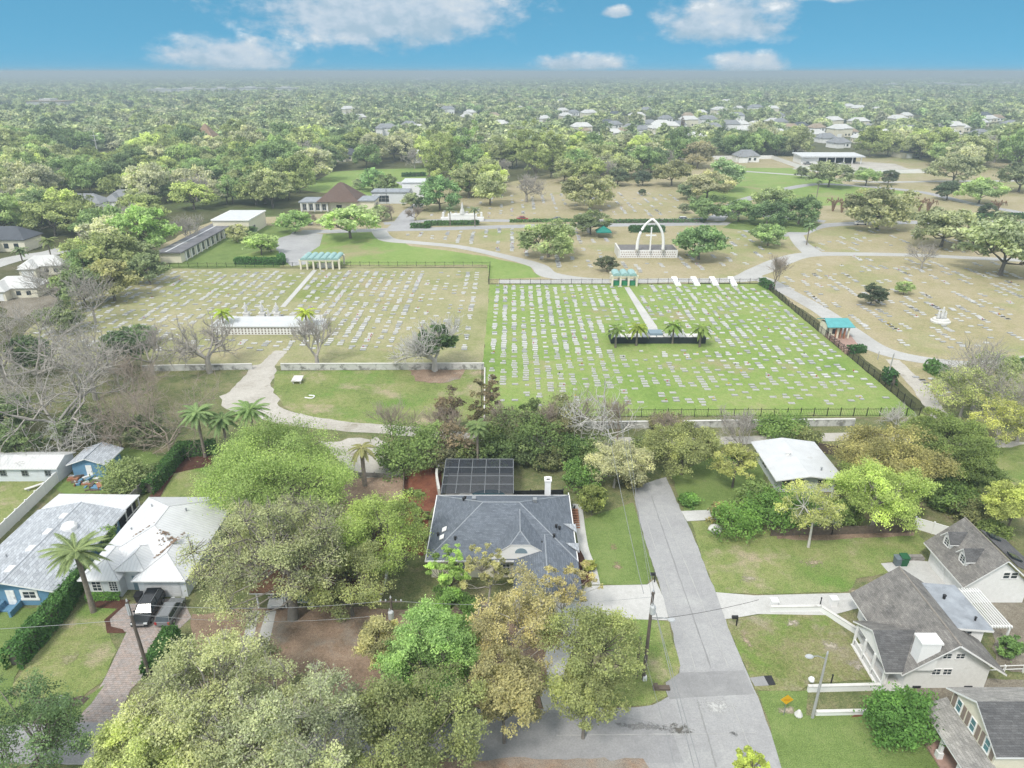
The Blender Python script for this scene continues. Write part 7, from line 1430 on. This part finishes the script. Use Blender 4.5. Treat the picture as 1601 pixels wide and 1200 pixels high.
for px, py, i, lb in ((140, 330, 1, 'long grey-roofed bungalow in the western wood with a pale drive'), (100, 328, 0, 'white-roofed bungalow behind the western wood bungalow'), (203, 323, 1, 'small grey-roofed house at the end of the pale drive'), (20, 388, 2, 'dark-roofed house at the side street'), (35, 460, 0, 'pale mobile home by the western treeline'), (75, 425, 0, 'white mobile home beside the side street'), (700, 248, 2, 'white house with a dark steep roof behind the meadow'), (660, 252, 0, 'pale house half hidden at the end of the meadow'), (545, 250, 2, 'dark-roofed house behind the meadow reeds'),
                      (1055, 248, 2, 'dark-roofed house at the end of the white hilltop wall'), (1165, 252, 1, 'grey-domed house behind the white hilltop wall'), (325, 276, 0, 'white-roofed house deep in the western wood'), (232, 284, 0, 'pale house near the tan pavilion wood'), (370, 228, 0, 'white house above the tan pyramid roof'), (1210, 222, 4, 'big white two-storey house above the hilltop wall'), (1165, 215, 4, 'long white two-storey house above the hilltop wall'), (1250, 235, 2, 'dark-roofed house behind the open depot'), (1340, 200, 4, 'large pale two-storey house on the far slope'), (1415, 245, 2, 'dark-roofed house east of the open depot'), (905, 196, 2, 'dark-roofed house in front of the brown cypress'), (910, 210, 3, 'tan-roofed house beside the brown cypress'), (645, 180, 2, 'dark house in the central woods')):
    o = far_at(px, py, i, lb)
    if 'mobile' in lb: o.scale = (.75, .7, .85)
hz = [(960, 200), (985, 205), (975, 212), (1003, 208), (1030, 212), (1045, 208), (1060, 200), (1015, 198), (995, 190), (960, 183), (965, 172), (1042, 213), (1075, 185), (1110, 210), (1130, 215), (1105, 196), (1140, 205), (1095, 180), (1135, 165), (1150, 190), (1180, 200), (1235, 205), (1225, 222), (1262, 175), (1275, 205), (1300, 198), (1290, 222), (1325, 212), (1310, 230), (1345, 222), (1350, 165), (1370, 175), (1400, 195), (1415, 185), (1440, 205), (1475, 182), (1500, 205), (1545, 190), (1265, 188), (1360, 205), (1385, 228), (1460, 228), (1530, 215), (1580, 205), (830, 175), (810, 172), (772, 185), (735, 180), (725, 155), (700, 178), (880, 165), (640, 200), (605, 212), (590, 195), (530, 185), (545, 178), (495, 200), (780, 205), (865, 198), (850, 190), (750, 165), (920, 185), (940, 160), (1010, 175), (1040, 165), (1180, 175), (1215, 185), (1430, 165), (1560, 170)]
rh = random.Random(21)
while len(hz) < 120:
    px, py = rh.uniform(560 if rh.random() < .25 else 860, 1560), rh.triangular(142, 232, 205)
    if all(abs(px-a) > 11 or abs(py-b_) > 5 for a, b_ in hz) and not (1230 < px < 1350 and py > 222): hz.append((px, py))
for k, (px, py) in enumerate(hz):
    i = rnd.choice((0, 0, 0, 1, 1, 2, 3, 4, 4, 5)); far_at(px, py, i, f'{RN[i % 4]} {"two-storey " if i > 3 else ""}suburban house among the far trees', f'{RN[i % 4]} {"two-storey " if i > 3 else ""}suburban houses among the far trees')
for i, o in enumerate(protos):
    if i not in used:
        for c in list(o.children): bpy.data.objects.remove(c)
        bpy.data.objects.remove(o)
x, y, _ = P(327, 236); o = thing('pyramid_hall', 'tan steep pyramid roof rising from the western wood', 'building', (x, y, 0)); MB().box(x-12, x+12, y-10, y+10, 0, 4).build('wall', m_cream, o); MB().lathe([(22, 3.5), (15, 7), (6, 15), (1, 20), (.1, 20.5)], (x, y, 0), 4, rot=PI/4).build('roof', M('tan_shakes', (.33, .22, .15), .2, .5), o); HOLES.append((x, y, 26))
for px, py, w_, lb in ((255, 150, 60, 'long pale building on the western horizon'), (300, 149, 90, 'longest pale building on the western horizon'), (350, 148, 60, 'pale building beside the western mast'), (395, 147, 80, 'pale flat block on the western skyline'), (450, 147, 60, 'pale low block west of the centre skyline'), (665, 128, 120, 'white low factory on the central skyline'), (725, 129, 90, 'white low factory east of the larger one'), (1395, 140, 60, 'small pale shed on the eastern plain'), (1470, 138, 110, 'wide pale warehouse on the eastern plain'), (1510, 141, 70, 'pale warehouse below the wide one'), (1545, 125, 120, 'long pale block on the eastern skyline'), (1575, 137, 80, 'pale block at the eastern edge of the plain'), (83, 173, 60, 'reddish-roofed barn in the western plain')):
    x, y, _ = P(px, py); o = thing('distant_building', lb, 'building', (x, y, 0)); hh = 12+y*.002; MB().box(x-w_/2, x+w_/2, y-15, y+15, 0, hh).box(x-w_*.2, x+w_*.1, y-10, y+10, hh, hh+4).build('wall', m_rw, o); MB().box(x-w_/2-1, x+w_/2+1, y-16, y+16, hh, hh+1).build('roof', m_rt if 'reddish' in lb else m_rw, o)
    HOLES.append((x, y, w_*.55))
for px, hh, lb in ((1435, 58, 'slim tower block on the eastern skyline'), (1452, 60, 'taller tower block on the eastern skyline'), (1510, 59, 'broad tower block on the eastern skyline'), (1560, 57, 'tower block near the eastern edge of the skyline')):
    x, y, _ = P(px, 122); o = thing('tower_block', lb, 'tower', (x, y, 0)); MB().box(x-22, x+22, y-15, y+15, 0, hh).build('wall', m_rg, o); MB().box(x-6, x+6, y-6, y+6, hh, hh+1.5).build('roof_box', m_rg, o)
for px, by, ty, lb in ((345, 163, 133, 'lattice mast on the western plain'), (337, 165, 140, 'shorter lattice mast beside the other'), (153, 240, 205, 'thin white leaning mast at the truck yard'), (47, 250, 226, 'thin white mast in the western wood')):
    x, y, _ = P(px, by); hh = min(61, toppt(px, ty, (x, y))); one(MB().tube([(x, y, 0), (x, y, hh)], [.5, .15], 5).bar((x-3, y, hh*.8), (x+3, y, hh*.8), .3, .3).bar((x-2.4, y, hh*.6), (x+2.4, y, hh*.6), .3, .3), 'mast', m_rw, lb, 'mast', (x, y, 0))
for px, py, hh, lb in ((895, 205, 17, 'brown columnar cypress among the far houses'), (961, 178, 14, 'brown cypress by the western far houses'), (1066, 205, 16, 'purple-brown cypress left of the hilltop houses')):
    x, y, _ = P(px, py); cm, tm = variant('tall', 1); s = hh/17; put('cypress', 'tree', lb, None, (x, y, 0), 0, [('trunk', tm, None), ('crown', cm, (.14, .09, .07))], (s*.4, s*.4, s))
# --- the endless wood behind: one object scattered with geometry nodes
def far_wood():
    coll = bpy.data.collections.new('far_tree_kinds')
    for k in range(6):
        kd = ('oak', 'round', 'oak', 'flat', 'round', 'tall')[k]; sp_ = {'oak': (3.4, 4.2, -.2), 'round': (4.6, 5.0, -.5), 'flat': (2.6, 4.6, -.1), 'tall': (6.5, 6.5, -.6)}[kd]
        cm, C, p = crown('far_tree', 5, sp_[0], sp_[1], 17, 420 if k < 4 else 380, .95, 400+k, sp_[2], .26, (.28, .46)); cm.materials.clear(); cm.materials.append(m_leaf_far)
        coll.objects.link(bpy.data.objects.new('far_tree', cm))
    rng = np.random.default_rng(5); pts = []; sc2 = []
    for y0, y1, area, R in ((380, 1100, 74, 5.7), (1100, 2300, 112, 6.9), (2300, 5000, 520, 14), (5000, 12500, 2600, 30)):
        n = int((y1**2-y0**2)*1.0/area); y = np.sqrt(rng.random(n)*(y1**2-y0**2)+y0**2); x = (rng.random(n)*2-1)*y*1.0
        dz = 1/(CS*y+H*SN); px = 800.5+F*x*dz; py = 600-F*(SN*y-H*CS)*dz
        lim = np.interp(px, [-200, 0, 430, 520, 700, 900, 1105, 1115, 1250, 1260, 1345, 1350, 1460, 1470, 1601, 1800], [236, 236, 236, 236, 240, 246, 240, 232, 232, 226, 226, 236, 236, 252, 246, 246])
        ok = py < lim
        for (hx, hy, hr) in HOLES: ok &= ~(((np.abs(x-hx) < hr) & (y > hy-hr*3.7) & (y < hy+hr*.6)))
        for poly in ([(90, 196), (145, 191), (148, 199), (110, 204)], [(-10, 163), (25, 164), (22, 176), (-10, 176)], [(190, 170), (218, 166), (212, 176), (196, 180)], [(95, 256), (150, 240), (225, 238), (230, 254), (180, 262), (110, 262)]):
            a = np.array(poly); c0, r0 = a.mean(0), np.ptp(a, axis=0)/2; ok &= ~((np.abs(px-c0[0]) < r0[0]) & (py > c0[1]-r0[1]) & (py < c0[1]+r0[1]*1.6))
        dn = np.sin(x*.004+1)+np.sin(y*.0031+x*.0021); ok &= rng.random(n) < (.78+.1*dn)*np.where((px > 820) & (px < 1480) & (py > 160), .72, 1)
        x, y = x[ok], y[ok]; pts.append(np.column_stack([x, y, np.zeros(len(x))])); q = R/5*(.55+.95*rng.random(len(x))**2); sc2.append(np.column_stack([q, q, np.minimum(q, 1.5+.4*rng.random(len(x)))]))
    pts = np.concatenate(pts); sc2 = np.concatenate(sc2); me = bpy.data.meshes.new('far_woods'); me.vertices.add(len(pts)); me.vertices.foreach_set('co', pts.astype(np.float32).ravel())
    a = me.attributes.new('sc', 'FLOAT_VECTOR', 'POINT'); a.data.foreach_set('vector', sc2.astype(np.float32).ravel()); a = me.attributes.new('ro', 'FLOAT_VECTOR', 'POINT'); a.data.foreach_set('vector', np.column_stack([np.zeros(len(pts)), np.zeros(len(pts)), rng.random(len(pts))*6.28]).astype(np.float32).ravel())
    o = bpy.data.objects.new('far_woods', me); link(o); o['kind'] = 'stuff'
    ng = bpy.data.node_groups.new('scatter_trees', 'GeometryNodeTree'); ng.interface.new_socket('Geometry', in_out='INPUT', socket_type='NodeSocketGeometry'); ng.interface.new_socket('Geometry', in_out='OUTPUT', socket_type='NodeSocketGeometry')
    N = ng.nodes.new; L = ng.links.new; gi, go = N('NodeGroupInput'), N('NodeGroupOutput'); ci = N('GeometryNodeCollectionInfo'); ci.inputs['Collection'].default_value = coll; ci.inputs['Separate Children'].default_value = True; ci.inputs['Reset Children'].default_value = True
    ip = N('GeometryNodeInstanceOnPoints'); ip.inputs['Pick Instance'].default_value = True; L(gi.outputs[0], ip.inputs['Points']); L(ci.outputs[0], ip.inputs['Instance'])
    rv = N('FunctionNodeRandomValue'); rv.data_type = 'INT'; rv.inputs[4].default_value = 0; rv.inputs[5].default_value = 5; L(rv.outputs[2], ip.inputs['Instance Index'])
    s1 = N('GeometryNodeInputNamedAttribute'); s1.data_type = 'FLOAT_VECTOR'; s1.inputs[0].default_value = 'sc'; L(s1.outputs[0], ip.inputs['Scale'])
    r1 = N('GeometryNodeInputNamedAttribute'); r1.data_type = 'FLOAT_VECTOR'; r1.inputs[0].default_value = 'ro'; L(r1.outputs[0], ip.inputs['Rotation']); L(ip.outputs[0], go.inputs[0])
    md = o.modifiers.new('scatter', 'NODES'); md.node_group = ng; print('far trees', len(pts))
far_wood()
